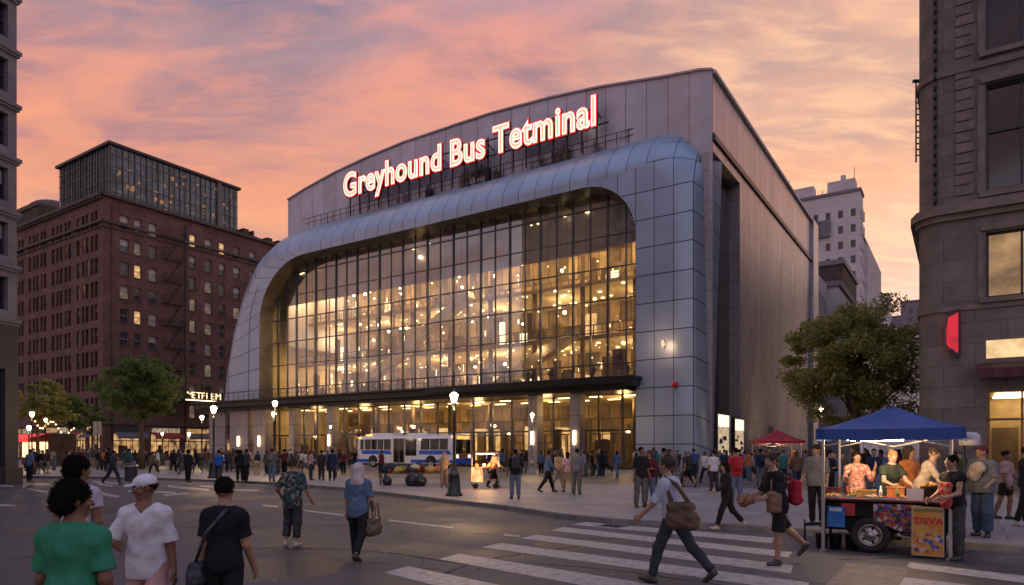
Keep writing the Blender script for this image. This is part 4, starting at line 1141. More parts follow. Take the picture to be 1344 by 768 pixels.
def band(z0, z1, out, name='cornice', m=None, x1=24):
    g = MB(); pr = [(-(rad + out) * math.sin(R(a)), rad - (rad + out) * math.cos(R(a))) for a in range(0, 91, 9)]
    inner_ = cpts
    q = [(x1, -out)] + pr + [(-rad - out, 26)]; r = [(x1, .01)] + inner_ + [(-rad + .01, 26)]
    for (a, b, c, d_) in zip(q, q[1:], r, r[1:]):
        g.add([(a[0], a[1], z0), (b[0], b[1], z0), (b[0], b[1], z1), (a[0], a[1], z1), (c[0], c[1], z0), (d_[0], d_[1], z0), (d_[0], d_[1], z1), (c[0], c[1], z1)], [(0, 1, 2, 3), (3, 2, 6, 7), (0, 1, 5, 4)])
    g.build(name, m or m_trimw, RB)
band(11.85, 12.1, .16); band(12.1, 12.42, .34); band(12.42, 12.55, .22); band(7.9, 8.1, .08, 'string_course'); band(18.2, 18.45, .10, 'string_course'); band(0, .9, .10, 'base_course')
g = MB()
for k in range(36):
    z = 12.9 + k * .46
    if 18.0 < z < 18.6: continue
    g.box(.45, 1.12 - (k % 2) * .12, -.055, .01, z, z + .38)
for z in (17.5, 23.5, 11.2): g.box(1.35, 4.8, -.14, .01, z, z + .28)
for z in (12.62, 18.62, 8.12): g.box(1.3, 4.9, -.18, .01, z, z + .2)
for x in (1.25,): g.box(x, x + .24, -.07, .01, 12.85, 17.5); g.box(x, x + .24, -.07, .01, 18.85, 23.5); g.box(x, x + .2, -.05, .01, 8.35, 11.2)
g.build('quoins_and_surrounds', m_trimw, RB)
g = MB()
for k in range(28): g.tube([(-.30, -.02, 12.7 + k * .42), (-.30, -.05, 12.7 + k * .42 + .3)], .07, 6)
g.box(-.34, -.26, .0, .05, 12.6, 31); g.build('cable_conduit', m_frame, RB)
for (x0, x1, a, b), kind in zip(WH[:3], ('sky', 'dark', 'warm')):
    f = MB(); t = .1
    f.box(x0, x0 + t, .25, .4, a, b); f.box(x1 - t, x1, .25, .4, a, b); f.box(x0, x1, .25, .4, a, a + t); f.box(x0, x1, .25, .4, b - t, b)
    if kind != 'warm': f.box(x0 + t, x1 - t, .24, .38, a + (b - a) * .55, a + (b - a) * .55 + .12)
    f.box(x0 + 1.2, x0 + 1.28, .25, .38, a, b)
    fr = f.build('window', m_frame, RB)
    p_ = MB(); p_.box(x0 + t, x1 - t, .33, .35, a + t, b - t)
    p_.build('pane', m_pane if kind != 'warm' else E('warm_interior', (1, .58, .26), .32, .6, .8), fr)
g = MB()
for h in WH[5:]: g.box(h[0], h[1], .3, .4, h[2], h[3])
g.build('other_window_panes', m_pane, RB)
x0, x1, a, b = WH[3]; g = MB(); g.box(x0, x1, .3, .36, a, b); g.build('lit_transom_window', E('transom_glow', (1, .66, .32), .9, .35, 1.2), RB)
# lit shop doorway with a real little room behind
g = MB(); g.box(1.5, 4.3, .45, 4.5, 4.35, 4.5, 0); g.box(1.3, 1.5, .45, 4.5, .13, 4.5); g.box(4.3, 4.5, .45, 4.5, .13, 4.5); g.box(1.3, 4.5, 4.5, 4.6, .13, 4.5)
g.build('shop_room', M('shop_plaster', (.55, .42, .24), .7, var=.2), RB)
g = MB(); g.box(1.9, 2.9, 4.38, 4.46, .13, 2.9); g.build('shop_inner_door', m_intd, RB)
g = MB(); g.box(3.3, 4.0, 2.5, 2.8, .13, 3.2); g.build('shop_partition', m_intd, RB)
g = MB()
for y in (1.2, 2.4, 3.6): g.box(1.9, 3.9, y, y + .25, 4.26, 4.33)
g.build('shop_ceiling_light', E('shop_tube', (1, .74, .38), 6), RB)
g = MB(); g.box(1.55, 1.68, .1, .25, .13, 4.35); g.box(2.75, 2.83, .1, .2, .13, 4.35); g.box(1.55, 4.2, .1, .2, 3.1, 3.2); g.build('door_frame', M('door_bronze', (.20, .13, .07), .4, metal=.6), RB)
g = MB()
for k in range(14):
    x = 1.25 + k * .28
    g.add([(x, -.02, 5.55), (x + .28, -.02, 5.55), (x + .28, -.95, 5.25), (x, -.95, 5.25), (x, -1.0, 4.85), (x + .28, -1.0, 4.85)], [(0, 1, 2, 3), (3, 2, 5, 4)], k % 2)
g.add([(1.25, -.02, 5.55), (1.25, -.95, 5.25), (1.25, -1.0, 4.85), (1.25, -.02, 5.1)], [(0, 1, 2, 3)])
g.build('awning', [M('burgundy_canvas', (.085, .018, .022), .7, var=.2), M('burgundy_canvas_dark', (.06, .014, .017), .7)], RB, fix=False)
# thin metal blade bracket on the corner's street side
p = at(1202.0, 31.6); z1 = hgt(108, 31.6); z0 = hgt(213, 31.6)
g = MB(); g.box(0, .05, 0, .05, z0, z1); g.box(.18, .22, 0, .05, z0 + .4, z1)
for k in range(12): g.box(0, .5, .01, .04, z0 + .3 + k * .27, z0 + .36 + k * .27)
g.box(-.12, .6, -.03, .08, z1, z1 + .12)
tag(g.build('ladder_bracket', m_frame, loc=(p.x, p.y, 0)), 'thin black ladder-like bracket on the rounded corner edge of the stone building', 'bracket')
# red blade sign
p = RC + TU * -.55 + TV * -.02
g = MB(); zc0, zc1 = 5.95, 7.78
out_ = [(0, zc1), (-.34, zc1 - .18), (-.44, zc1 - .75), (-.42, zc0 + .5), (-.30, zc0 + .32), (-.05, zc0), (0, zc0 + .2)]
n_ = len(out_); g.add([(x, -.32, z) for x, z in out_] + [(x, -.16, z) for x, z in out_], [tuple(range(n_)), tuple(range(2 * n_ - 1, n_ - 1, -1))] + [(i, (i + 1) % n_, n_ + (i + 1) % n_, n_ + i) for i in range(n_)])
bs = empty('blade_sign', p, TROT, 'glowing red curved blade sign projecting from the brown stone corner building', 'sign')
g.build('red_panel', E('sign_red', (1, .02, .05), .55, .3, 2), bs)
g = MB(); g.bar((.05, -.24, zc0 - .08), (.05, -.24, zc1 + .1), .07, .12); g.bar((-.42, -.24, zc1 + .02), (.1, -.24, zc1 + .12), .05, .08); g.bar((.05, -.24, zc1 - .4), (.12, .02, zc1 - .4), .06, .06); g.bar((-.3, -.24, zc0 + .25), (.06, -.24, zc0 - .1), .2, .14); g.build('bracket', m_frame, bs)

# --- street beyond the terminal, right
def block(name, label, px, Y, H, W1, W2, mwall, wsp, fl, wh, ww, z0=8, states=None, front=True, cat='building', parapet=.6):
    o = empty(name, at(px, Y), TROT, label, cat)
    hA = [(1.2 + wsp * i, 1.2 + wsp * i + ww, z0 + fl * k, z0 + fl * k + wh) for i in range(int((W1 - 2) / wsp)) for k in range(int((H - z0 - 2) / fl))]
    hB = [(1.2 + wsp * i, 1.2 + wsp * i + ww, z0 + fl * k, z0 + fl * k + wh) for i in range(int((W2 - 2) / wsp)) for k in range(int((H - z0 - 2) / fl))]
    g = MB(); g.facade((0, 0, 0), (-1, 0, 0), W1, 0, H, hA, .3, 0, n=(0, -1, 0)); g.facade((0, 0, 0), (0, 1, 0), W2, 0, H, hB, .3, 0, n=(1, 0, 0))
    g.quad((-W1, 0, H), (0, 0, H), (0, W2, H), (-W1, W2, H)); g.quad((-W1, 0, 0), (-W1, W2, 0), (-W1, W2, H), (-W1, 0, H)); g.quad((-W1, W2, 0), (0, W2, 0), (0, W2, H), (-W1, W2, H))
    g.build('wall', mwall, o)
    g = MB()
    for h in hA: g.box(-h[1], -h[0], .24, .28, h[2], h[3], 0)
    for h in hB: g.box(-.28, -.24, h[0], h[1], h[2], h[3], 0 if rnd.random() < .8 else 1)
    w = g.build('window_panes', [m_pane, m_blind], o); w['kind'] = 'stuff'
    g = MB(); g.box(-W1 - .2, .35, -.35, .2, H - .3, H + parapet); g.box(-.2, .35, .2, W2, H - .3, H + parapet); g.build('parapet', m_trimg, o)
    return o
m_white = grid_mat('pale_stone', (.62, .56, .55), (.44, .40, .40), 2.2, 1.2, .02, rough=.8, colvar=.06, nvar=.15, nscale=.2, bump=.2)
o = block('white_tower', 'pale stone tower with stepped top beyond the terminal, seen down the side street', 1129, 200, 78.0, 30, 7, m_white, 3.4, 4.6, 2.2, 1.3, z0=20)
g = MB(); g.box(-9, -1.5, 1, 6, 78, 82.2); g.box(-5.5, -4.2, 2, 3.5, 82.2, 84); g.tube([(-1.9, 3, 82), (-1.9, 3, 86)], .12, 6); g.box(-28, -13, 2, 6, 78, 82.5)
for k in range(12): g.box(-25 + k * 2.1, -24.8 + k * 2.1, 0, .2, 78.5, 79.8)
g.tube([(-20, 2, 82), (-20, 2, 86)], .1, 5); g.build('penthouse', m_white, o)
g = MB(); g.box(-19.5, -8.0, -.9, 0, 65.5, 70.5); g.box(-12.5, -11.0, -1.2, -.9, 66, 70.2); g.build('balcony_bay', m_trimg, o)
g = MB()
for k in range(14):
    g.box(0, .7, .8, 1.6, 10 + k * 4.6, 12.8 + k * 4.6); g.box(0, .7, 4.2, 5.0, 10 + k * 4.6, 12.8 + k * 4.6)
g.build('bay_windows', m_white, o)
o = block('white_wing', 'stepped rear wing of the pale stone tower receding down the side street', 1134, 209, 66, 18, 44, m_white, 2.9, 3.6, 2.0, 1.3, z0=8)
g = MB()
for k in range(12): g.box(0, .9, 2 + k * 3.6, 3.3 + k * 3.6, 4, 65.4)
g.box(-8, -1, 3, 20, 66, 69.5); g.build('bay_ribs', m_white, o)
o = block('dark_brick_gable', 'dark brown brick wall rising between the terminal and the pale tower', 1106, 128, 37.0, 14, 20, m_brickd, 40, 40, 2, 1)
o = block('arcaded_block', 'white framed building with tall narrow windows just behind the terminal', 1101, 112, 29.0, 16, 16, m_white, 40, 40, 2, 1)
p0 = at(1066, 101.5)
o2 = empty('glazed_annex', p0, TROT, 'low annex with pale piers and tall arched windows beside the terminal rear corner', 'building')
ha = [(.7 + 1.9 * i, 2.0 + 1.9 * i, 3, 27.2 - i * .2) for i in range(8)]
g = MB(); g.facade((0, 0, 0), (0, 1, 0), 17, 0, 29, ha, .6, 0, n=(1, 0, 0)); g.facade((0, 0, 0), (-1, 0, 0), 10, 0, 29, [], .3, 0, n=(0, -1, 0)); g.quad((0, 0, 29), (0, 17, 29), (-10, 17, 29), (-10, 0, 29)); g.build('wall', m_white, o2)
g = MB()
for h in ha:
    g.box(-.5, -.4, h[0], h[1], h[2], h[3])
g.build('window_panes', m_pane, o2)
g = MB()
for h in ha: g.box(-.42, -.36, h[0], h[1], 15, 15.25); g.box(-.42, -.36, h[0], h[1], 22, 22.2)
g.build('window_bars', m_framel, o2)
block('distant_tower', 'small hazy tower far down the side street beyond the tree', 1166, 430, 100, 14, 18, m_white, 4, 4.4, 2.4, 1.8, z0=30)
block('distant_slab', 'hazy grey slab block far away just left of the rounded stone corner', 1212, 380, 85, 11, 20, m_stone, 4, 4.4, 2.4, 1.8, z0=30)
block('distant_block', 'low hazy block far down the street with a flat roof, behind the tree top', 1192, 520, 104, 22, 20, m_stone, 4, 4.4, 2.4, 1.8, z0=30)
block('distant_terrace', 'stepped pale rooftops far down the street under the hazy slab', 1204, 330, 62, 13, 20, m_white, 4, 4.4, 2.4, 1.8, z0=30)

# ------------------------------------------------------------------ trees
def leaf_mat(name, c1, c2):
    m, nt, b = newmat(name)
    gi = nt.nodes.new('ShaderNodeNewGeometry'); r = nt.nodes.new('ShaderNodeValToRGB')
    r.color_ramp.elements[0].color = (*c1, 1); r.color_ramp.elements[1].color = (*c2, 1)
    nt.links.new(gi.outputs['Random Per Island'], r.inputs[0]); nt.links.new(r.outputs[0], b.inputs['Base Color'])
    b.inputs['Roughness'].default_value = .55; b.inputs['Transmission Weight'].default_value = 0
    b.inputs['Subsurface Weight'].default_value = 0
    tr = nt.nodes.new('ShaderNodeBsdfTranslucent'); nt.links.new(r.outputs[0], tr.inputs[0]); mx = nt.nodes.new('ShaderNodeMixShader'); mx.inputs[0].default_value = .45
    nt.links.new(b.outputs[0], mx.inputs[1]); nt.links.new(tr.outputs[0], mx.inputs[2]); nt.links.new(mx.outputs[0], nt.nodes['Material Output'].inputs[0])
    return m
m_leafg = leaf_mat('leaf_green', (.085, .14, .035), (.20, .27, .07)); m_leafo = leaf_mat('leaf_olive', (.15, .17, .045), (.42, .39, .12))
m_bark = M('bark', (.12, .09, .065), .9, var=.4, scale=4, bump=.6, bscale=14)
def tree(loc, h, w, z0, label, leafmat, nclump, nleaf, ls, seed, low=.0):
    rn = random.Random(seed); t = empty('street_tree', loc, rn.random() * 6, label, 'tree', 'street trees')
    cz = (z0 + h) / 2; rz_ = (h - z0) / 2; g = MB()
    g.tube([(0, 0, -.2), (.05, 0, z0 * .5), (.0, .06, z0), (.05, 0, cz)], [.2 * w / 6, .15 * w / 6, .13 * w / 6, .07 * w / 6], 9)
    cl = []
    for i in range(nclump):
        a = rn.random() * 2 * math.pi; ct = rn.uniform(-1, 1); r = rn.random() ** .45
        st = math.sqrt(1 - ct * ct); zz_ = ct * r
        prof_ = 1 - .25 * max(0, zz_)
        c = Vector((math.cos(a) * st * r * w / 2 * .93 * prof_, math.sin(a) * st * r * w / 2 * .93 * prof_, cz + zz_ * rz_ * .93))
        cl.append((c, rn.uniform(.07, .18) * w * .58))
    for c, r in cl[:22]:
        s_ = Vector((0, 0, z0 + rn.random() * (cz - z0) * .9)); mid = s_.lerp(c, .5) + Vector((0, 0, .15))
        g.tube([s_, mid, c], [.055 * w / 6, .04 * w / 6, .012], 5)
    g.build('trunk', m_bark, t)
    g = MB(); per_ = nleaf // nclump
    for c, r in cl:
        for _ in range(per_):
            a = rn.random() * 2 * math.pi; ct = rn.uniform(-1, 1); q = r * rn.random() ** .5; st = math.sqrt(1 - ct * ct)
            p = c + Vector((math.cos(a) * st * q * 1.15, math.sin(a) * st * q * 1.15, ct * q * .8))
            ax = Vector((rn.gauss(0, 1), rn.gauss(0, 1), rn.gauss(0, .6))).normalized(); bx = ax.cross(Vector((rn.gauss(0, 1), rn.gauss(0, 1), rn.gauss(0, 1)))).normalized()
            l = ls * rn.uniform(.6, 1.3); w_ = l * .55
            g.add([p - ax * l * .5, p + bx * w_ * .5, p + ax * l * .5, p - bx * w_ * .5], [(0, 1, 2, 3)])
    g.build('crown', leafmat, t, fix=False)
    return t
tree(at(1124, 36, PZ), hgt(378, 36) - PZ, 8.1, hgt(566, 36) - .3, 'large olive green street tree behind the blue market canopy', m_leafo, 175, 52000, .17, 3)
tree(at(186, 62, PZ), hgt(468, 62), 8.4, hgt(558, 62), 'round green street tree glowing beside the brick block, slim pale trunk', m_leafg, 120, 27000, .23, 8)
tree(at(50, 74, PZ), hgt(500, 74), 7.4, hgt(565, 74), 'dim street tree next to the grey stone building at far left', m_leafo, 60, 10000, .30, 12)
tree(at(92, 84, PZ), hgt(518, 84), 6.5, hgt(568, 84), 'small dark street tree between two larger trees on the left', m_leafg, 50, 8000, .30, 21)
tree(at(122, 92, PZ), hgt(530, 92), 5.6, hgt(572, 92), 'low dark street tree just left of the round green tree', m_leafg, 40, 6000, .30, 33)

# ------------------------------------------------------------------ street lamps
m_iron = M('painted_iron', (.028, .036, .038), .4, metal=.3, var=.3, scale=6)
def lamp(px, Y, py_top, label, head='lantern', scale=1.0, strength=30, pole=None):
    H = hgt(py_top, Y) - PZ; s_ = scale
    t = empty('street_lamp', at(px, Y, PZ), 0, label, 'street lamp', 'lit street lamps')
    g = MB(); g.lathe([(.30, 0), (.30, .12), (.25, .16), (.25, .34), (.21, .42), (.19, .72), (.22, .76), (.22, .82), (.15, .88), (.11, 1.05), (.10, 1.12), (.085, 1.16)], 12)
    g.lathe([(.34 , 0), (.34, .06), (.3, .07)], 8, flat=True)
    for a in range(8):
        c_, n__ = math.cos(a * math.pi / 4), math.sin(a * math.pi / 4); g.bar((c_ * .235, n__ * .235, .18), (c_ * .19, n__ * .19, .7), .045, .03)
    for vtx in range(len(g.v)): g.v[vtx] = Vector((g.v[vtx].x * s_, g.v[vtx].y * s_, g.v[vtx].z * s_))
    g.build('base', pole or m_iron, t)
    s_ = s_ * .86; hh = .62 * s_; g = MB(); zt = H - hh
    g.lathe([(.085 * s_, 1.14 * s_), (.062 * s_, 1.5 * s_), (.055 * s_, zt - .35), (.085 * s_, zt - .32), (.085 * s_, zt - .26), (.05 * s_, zt - .22), (.05 * s_, zt - .06), (.11 * s_, zt - .02), (.12 * s_, zt)], 10)
    g.build('pole', pole or m_iron, t)
    g = MB(); g.lathe([(.02 * s_, zt), (.10 * s_, zt), (.19 * s_, zt + .30 * s_), (.17 * s_, zt + .38 * s_), (.05 * s_, zt + .46 * s_)], 8, flat=True)
    hd = g.build('lantern_glass', E('lamp_glow_%d' % strength, (1, .74, .44), strength * .4), t)
    g = MB()
    for a in range(8):
        b_ = (a + .5) * math.pi / 4; c_, n__ = math.cos(b_), math.sin(b_); g.bar((c_ * .10 * s_, n__ * .10 * s_, zt), (c_ * .195 * s_, n__ * .195 * s_, zt + .31 * s_), .014, .014)
    g.lathe([(.07 * s_, zt + .45 * s_), (.05 * s_, zt + .50 * s_), (.015, zt + .56 * s_), (.012, zt + .62 * s_)], 8)
    g.build('lantern_frame', pole or m_iron, hd)
    L = bpy.data.lights.new('lamp', 'POINT'); L.energy = 22 * strength / 3 * s_ ; L.color = (1, .66, .34); L.shadow_soft_size = .22
    lo = bpy.data.objects.new('lamp_light', L); COL.objects.link(lo); lo.parent = t; lo.location = (0, -.32 * s_, zt + .15 * s_)
    return t
lamp(596, 25.6, 510, 'tall black ornate street lamp in the middle of the plaza edge, nearest lamp', scale=1.0, strength=30)
lamp(280.5, 41.5, 529, 'black street lamp on the plaza edge left of the terminal', scale=1.15, strength=26)
lamp(361, 52, 523, 'taller lamp of the pair before the terminal left end', scale=1.2, strength=26)
lamp(359.5, 60, 538, 'lower lamp of the pair before the terminal left end', scale=1.2, strength=26)
lamp(698.5, 50, 540, 'lamp standing in front of the entrance column right of the bus', scale=.9, strength=22, pole=m_framel)
lamp(1078, 46, 533, 'lamp on a slim pale pole beside the large olive tree', scale=.8, strength=22, pole=m_framel)
lamp(265, 68, 543, 'amber lamp before the marquee of the brick block', scale=1.2, strength=26)
lamp(248, 80, 566, 'low amber lamp right of the round green tree', scale=1.1, strength=22)
lamp(213, 74, 566, 'small lamp seen just right of the round tree trunk', scale=.9, strength=14)
lamp(42, 66, 538, 'left lamp of the cluster before the left trees', scale=1.3, strength=24)
lamp(60, 66, 547, 'right lamp of the cluster before the left trees', scale=1.0, strength=16)
lamp(38, 56, 556, 'low lamp beside the grey stone building plinth', scale=1.1, strength=20)
lamp(434, 60, 557, 'small lamp in front of the lobby glass left of the bus', scale=.7, strength=14)
# café string lights and red canopy at the far left
def stall(px, Y, name, label, col):
    c = at(px, Y, PZ); t = empty(name, c, TROT, label, 'canopy')
    return t
g = MB(); a0 = at(50, 78); 
for k in range(16): 
    p = at(46 + k * 3.4, 70 + k * .6); zb = hgt(553 + 7 * math.sin(k * .7) + k * .8, 70); g.lathe([(.01, .09), (.08, .05), (.09, 0), (.07, -.06), (.01, -.09)], 6, 0, (p.x, p.y, zb))
o = g.build('string_lights', E('string_bulb', (1, .58, .24), 3)); tag(o, 'strand of amber bulbs hung through the far left trees', 'string lights')
g = MB(); c = at(45, 76); g.T = Matrix.Translation(c) @ Matrix.Rotation(TROT, 4, 'Z')
ca = empty('cafe_awning', c, TROT, 'glowing red awning of a small cafe at far left', 'awning')
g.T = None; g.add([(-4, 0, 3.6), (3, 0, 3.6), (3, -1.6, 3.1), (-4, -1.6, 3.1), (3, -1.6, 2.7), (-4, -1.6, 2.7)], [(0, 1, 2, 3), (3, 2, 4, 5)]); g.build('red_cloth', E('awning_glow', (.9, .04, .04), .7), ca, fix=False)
g = MB(); g.box(-4, 3, .3, 3, 0, 3.6); g.build('kiosk_body', m_brickd, ca)
g = MB(); g.box(-3.6, 2.6, .22, .28, 1.0, 2.7); g.build('kiosk_window', E('kiosk_glow', (1, .58, .26), 2.5, .5, 1.5), ca)
# ------------------------------------------------------------------ palette for people and goods
def cloth(name, c, rough=.85, var=.18, scale=9, bump=.7, bscale=9): return M('cloth_' + name, c, rough, var=var, scale=scale, bump=bump, bscale=bscale, spec=.25)
SKIN = [M('skin_deep', (.085, .04, .024), .5, var=.08, scale=12), M('skin_brown', (.17, .085, .052), .5, var=.08, scale=12), M('skin_tan', (.33, .19, .125), .5, var=.08, scale=12), M('skin_fair', (.45, .29, .215), .5, var=.08, scale=12)]
HAIR = [M('hair_black', (.010, .008, .008), .8, spec=.12, var=.5, scale=60, bump=.8, bscale=90), M('hair_brown', (.05, .028, .016), .6, var=.4, scale=60, bump=.8, bscale=90), M('hair_grey', (.20, .19, .18), .7, var=.3, scale=60, bump=.8, bscale=90), M('hair_blond', (.32, .20, .09), .6, var=.3, scale=60, bump=.8, bscale=90)]
TOPS = {'black': (.014, .014, .017), 'navy': (.02, .03, .075), 'grey': (.16, .16, .17), 'white': (.62, .60, .60), 'maroon': (.12, .02, .028), 'denim blue': (.08, .13, .24), 'olive': (.09, .09, .045), 'brown': (.12, .07, .045),
        'red': (.42, .03, .035), 'pale pink': (.52, .32, .32), 'teal': (.03, .14, .15), 'bright blue': (.03, .12, .42), 'tan': (.36, .25, .15), 'lilac': (.34, .28, .42), 'charcoal': (.045, .045, .05), 'orange': (.50, .17, .05)}
BOTS = {'black': (.012, .012, .014), 'dark blue': (.022, .032, .06), 'faded blue': (.12, .16, .23), 'grey': (.12, .115, .11), 'khaki': (.24, .19, .12), 'charcoal': (.04, .04, .045)}
MT = {k: cloth('top_' + k.replace(' ', '_'), c) for k, c in TOPS.items()}
MBt = {k: cloth('bottom_' + k.replace(' ', '_'), c, .8) for k, c in BOTS.items()}
m_shoe = M('shoe_dark', (.03, .026, .024), .5, var=.3, scale=8); m_shoew = M('shoe_pale', (.38, .34, .31), .6, var=.3, scale=8)
m_sole = M('shoe_sole', (.16, .14, .12), .7)
m_eye = M('eye_white', (.6, .58, .55), .2, var=.02); m_iris = M('iris', (.03, .018, .012), .15)

# ------------------------------------------------------------------ a posed body as implicit primitives (1.75 m tall, facing -Y, own left = +X)
def V3(x, y, z): return np.array([x, y, z], float)
def skel(legs=((0, 0), (0, 0)), arms=((0, 8, 8, 0), (0, 8, 8, 0)), lean=2, yaw=0, pitch=0, toe=(0, 0), spread=4, roll=0):
    """legs: (thigh forward, knee bend) for left, right; arms: (forward, out, elbow bend, elbow inward)"""
    J = {}
    ln = R(lean); pel = V3(0, 0, .95)
    up = V3(0, -math.sin(ln), math.cos(ln)); J['up'] = up
    J['pel'] = pel; J['neck'] = pel + up * .51; J['chest'] = pel + up * .34; J['belly'] = pel + up * .14
    J['head'] = J['neck'] + V3(0, -math.sin(ln * .5) * .17 - .012, .175)
    J['hr'] = rotm(R(yaw), R(pitch), R(roll))
    lowest = 9
    for s, nm, (a, b), ft in ((1, 'L', legs[0], toe[0]), (-1, 'R', legs[1], toe[1])):
        hip = V3(s * .092, 0, .915); a_ = R(a); b_ = R(a - b); sp_ = R(spread)
        knee = hip + .43 * V3(s * math.sin(sp_) * .6, -math.sin(a_), -math.cos(a_))
        ank = knee + .415 * V3(s * math.sin(sp_) * .2, -math.sin(b_), -math.cos(b_))
        c_ = R(ft); tdir = V3(s * .18, -math.cos(c_), -math.sin(c_)); tdir /= np.linalg.norm(tdir)
        heel = ank + V3(0, 0, -.045) - tdir * .045; toep = ank + V3(0, 0, -.05 * math.cos(c_)) + tdir * .155
        J['hip' + nm] = hip; J['knee' + nm] = knee; J['ank' + nm] = ank; J['heel' + nm] = heel; J['toe' + nm] = toep
        lowest = min(lowest, heel[2] - .035, toep[2] - .028)
    for s, nm, (a, o, e, i) in ((1, 'L', arms[0]), (-1, 'R', arms[1])):
        sh = J['neck'] - up * .065 + V3(s * .163, 0, 0)
        a_, o_, = R(a), R(o)
        ud = V3(s * math.sin(o_), -math.sin(a_) * math.cos(o_), -math.cos(a_) * math.cos(o_))
        el = sh + ud * .29
        a2 = R(a + e); io = R(o - i)
        fd = V3(s * math.sin(io), -math.sin(a2) * math.cos(io), -math.cos(a2) * math.cos(io)); fd /= np.linalg.norm(fd)
        J['sh' + nm] = sh; J['el' + nm] = el; J['wr' + nm] = el + fd * .25; J['fd' + nm] = fd; J['ud' + nm] = ud
    for k in J:
        if isinstance(J[k], np.ndarray) and J[k].shape == (3,) and k not in ('up', 'fdL', 'fdR', 'udL', 'udR'): J[k] = J[k] - V3(0, 0, lowest)
    return J
def lerp(a, b, t): return a + (b - a) * t
def head_prims(J, face=True):
    H, Q = J['head'], J['hr']; w = lambda x, y, z: H + Q @ V3(x, y, z)
    p = [cap(J['neck'] - J['up'] * .05, H - V3(0, 0, .06), .062, .054, .03),
         ell(H + Q @ V3(0, .012, .022), (.076, .096, .096), Q, .01), ell(w(0, -.022, -.045), (.058, .068, .070), Q, .03), ell(w(0, -.058, -.088), (.030, .026, .022), Q, .025)]
    if face:
        p += [cap(w(0, -.086, .012), w(0, -.108, -.026), .009, .014, .012), ell(w(.0, -.084, .028), (.045, .012, .008), Q, .014),
              ell(w(.030, -.100, .006), (.015, .012, .011), Q, .005, op='sub'), ell(w(-.030, -.100, .006), (.015, .012, .011), Q, .005, op='sub'),
              ell(w(.030, -.080, .006), (.014, .012, .011), Q, .004), ell(w(-.030, -.080, .006), (.014, .012, .011), Q, .004),
              ell(w(0, -.090, -.056), (.024, .010, .006), Q, .004), ell(w(0, -.088, -.067), (.020, .010, .006), Q, .004),
              ell(w(.040, -.060, -.028), (.022, .02, .02), Q, .02), ell(w(-.040, -.060, -.028), (.022, .02, .02), Q, .02)]
    for s in (1, -1):
        p += [ell(w(s * .079, .006, -.004), (.010, .020, .032), Q, .008)]
    return p
def limb_prims(J, lg=1.0):
    p = []
    for nm, s in (('L', 1), ('R', -1)):
        p += [cap(J['hip' + nm], J['knee' + nm], .088 * lg, .056 * lg, .04), cap(J['knee' + nm], lerp(J['knee' + nm], J['ank' + nm], .35) + V3(0, .012 * lg * lg, 0), .054 * lg, .058 * lg, .03), cap(lerp(J['knee' + nm], J['ank' + nm], .35) + V3(0, .012 * lg * lg, 0), J['ank' + nm], .056 * lg, .036, .03)]
        p += [ell(J['sh' + nm], (.054, .058, .058), None, .05), cap(J['sh' + nm], J['el' + nm], .048, .040, .04), cap(J['el' + nm], J['wr' + nm], .041, .027, .025)]
    return p
def torso_prims(J, f=1.0, w=1.0):
    up = J['up']
    return [ell(J['pel'] + V3(0, .01, .0), (.158 * f * w, .118 * f, .125 * f), None, .05), ell(J['belly'], (.142 * f * w, .105 * f, .16 * f), None, .05),
            ell(J['chest'] + V3(0, 0, .02), (.163 * f * w, .118 * f, .185 * f), None, .05), cap(J['neck'] - up * .02, lerp(J['neck'], J['shL'], .85) - up * .012, .058, .048 * f, .05), cap(J['neck'] - up * .02, lerp(J['neck'], J['shR'], .85) - up * .012, .058, .048 * f, .05),
            cap(J['neck'] - up * .10, J['neck'] + up * .0, .085 * f, .058 * f, .05)]
def mitt(J, nm):
    d = J['fd' + nm]; w = J['wr' + nm]
    return [cap(w, w + d * .05, .027, .032, .02), cap(w + d * .05, w + d * .14, .030, .014, .02), cap(w + d * .03 + V3(0, -.02, 0), w + d * .085 + V3(0, -.045, 0), .013, .010, .012)]
def hand_parts(J, nm, curl=25, side=None, h=.0048):
    """palm, four unequal bent fingers and a thumb, meshed finely; joined at the wrist inside the forearm"""
    s = 1 if nm == 'L' else -1
    d = J['fd' + nm]; w0 = J['wr' + nm]
    n = V3(-s, 0, 0) if side is None else np.array(side, float)      # palm normal (fingers close towards it)
    n = n - d * n.dot(d); n /= np.linalg.norm(n)
    l = np.cross(d, n); 
    if l[1] > 0: l = -l                                                # thumb side: forward (-Y)
    P = [cap(w0 - d * .03, w0 + d * .01, .027, .024, .012)]
    for k in range(4):
        off = (.030, .010, -.010, -.029)[k]; P.append(cap(w0 + d * .005 + l * off * .5, w0 + d * .085 + l * off, .016, .0125, .014))
    res = [P]
    for k, (L_, off) in enumerate(((.92, .031), (1.02, .0105), (.96, -.0105), (.78, -.030))):
        q = w0 + d * .084 + l * off; a = R(curl * .6); rr = .0095
        for seg, sl in enumerate((.040, .026, .020)):
            dd = d * math.cos(a) + n * math.sin(a) + l * (off * .8) * (1 if seg == 0 else 0); q2 = q + dd * sl * L_
            P.append(cap(q, q2, rr, rr * .9, .003)); q = q2; rr *= .9; a += R(curl)
    q = w0 + d * .022 + l * .026; a = .75
    t1 = q + (d * .75 + l * .62 + n * .15) * .042; t2 = t1 + (d * .92 + l * .25 + n * .28) * .032; t3 = t2 + (d * .95 + n * .35) * .022
    P += [cap(q, t1, .016, .012, .012), cap(t1, t2, .0115, .0105, .004), cap(t2, t3, .0105, .008, .003)]
    return polygonize(P, h)
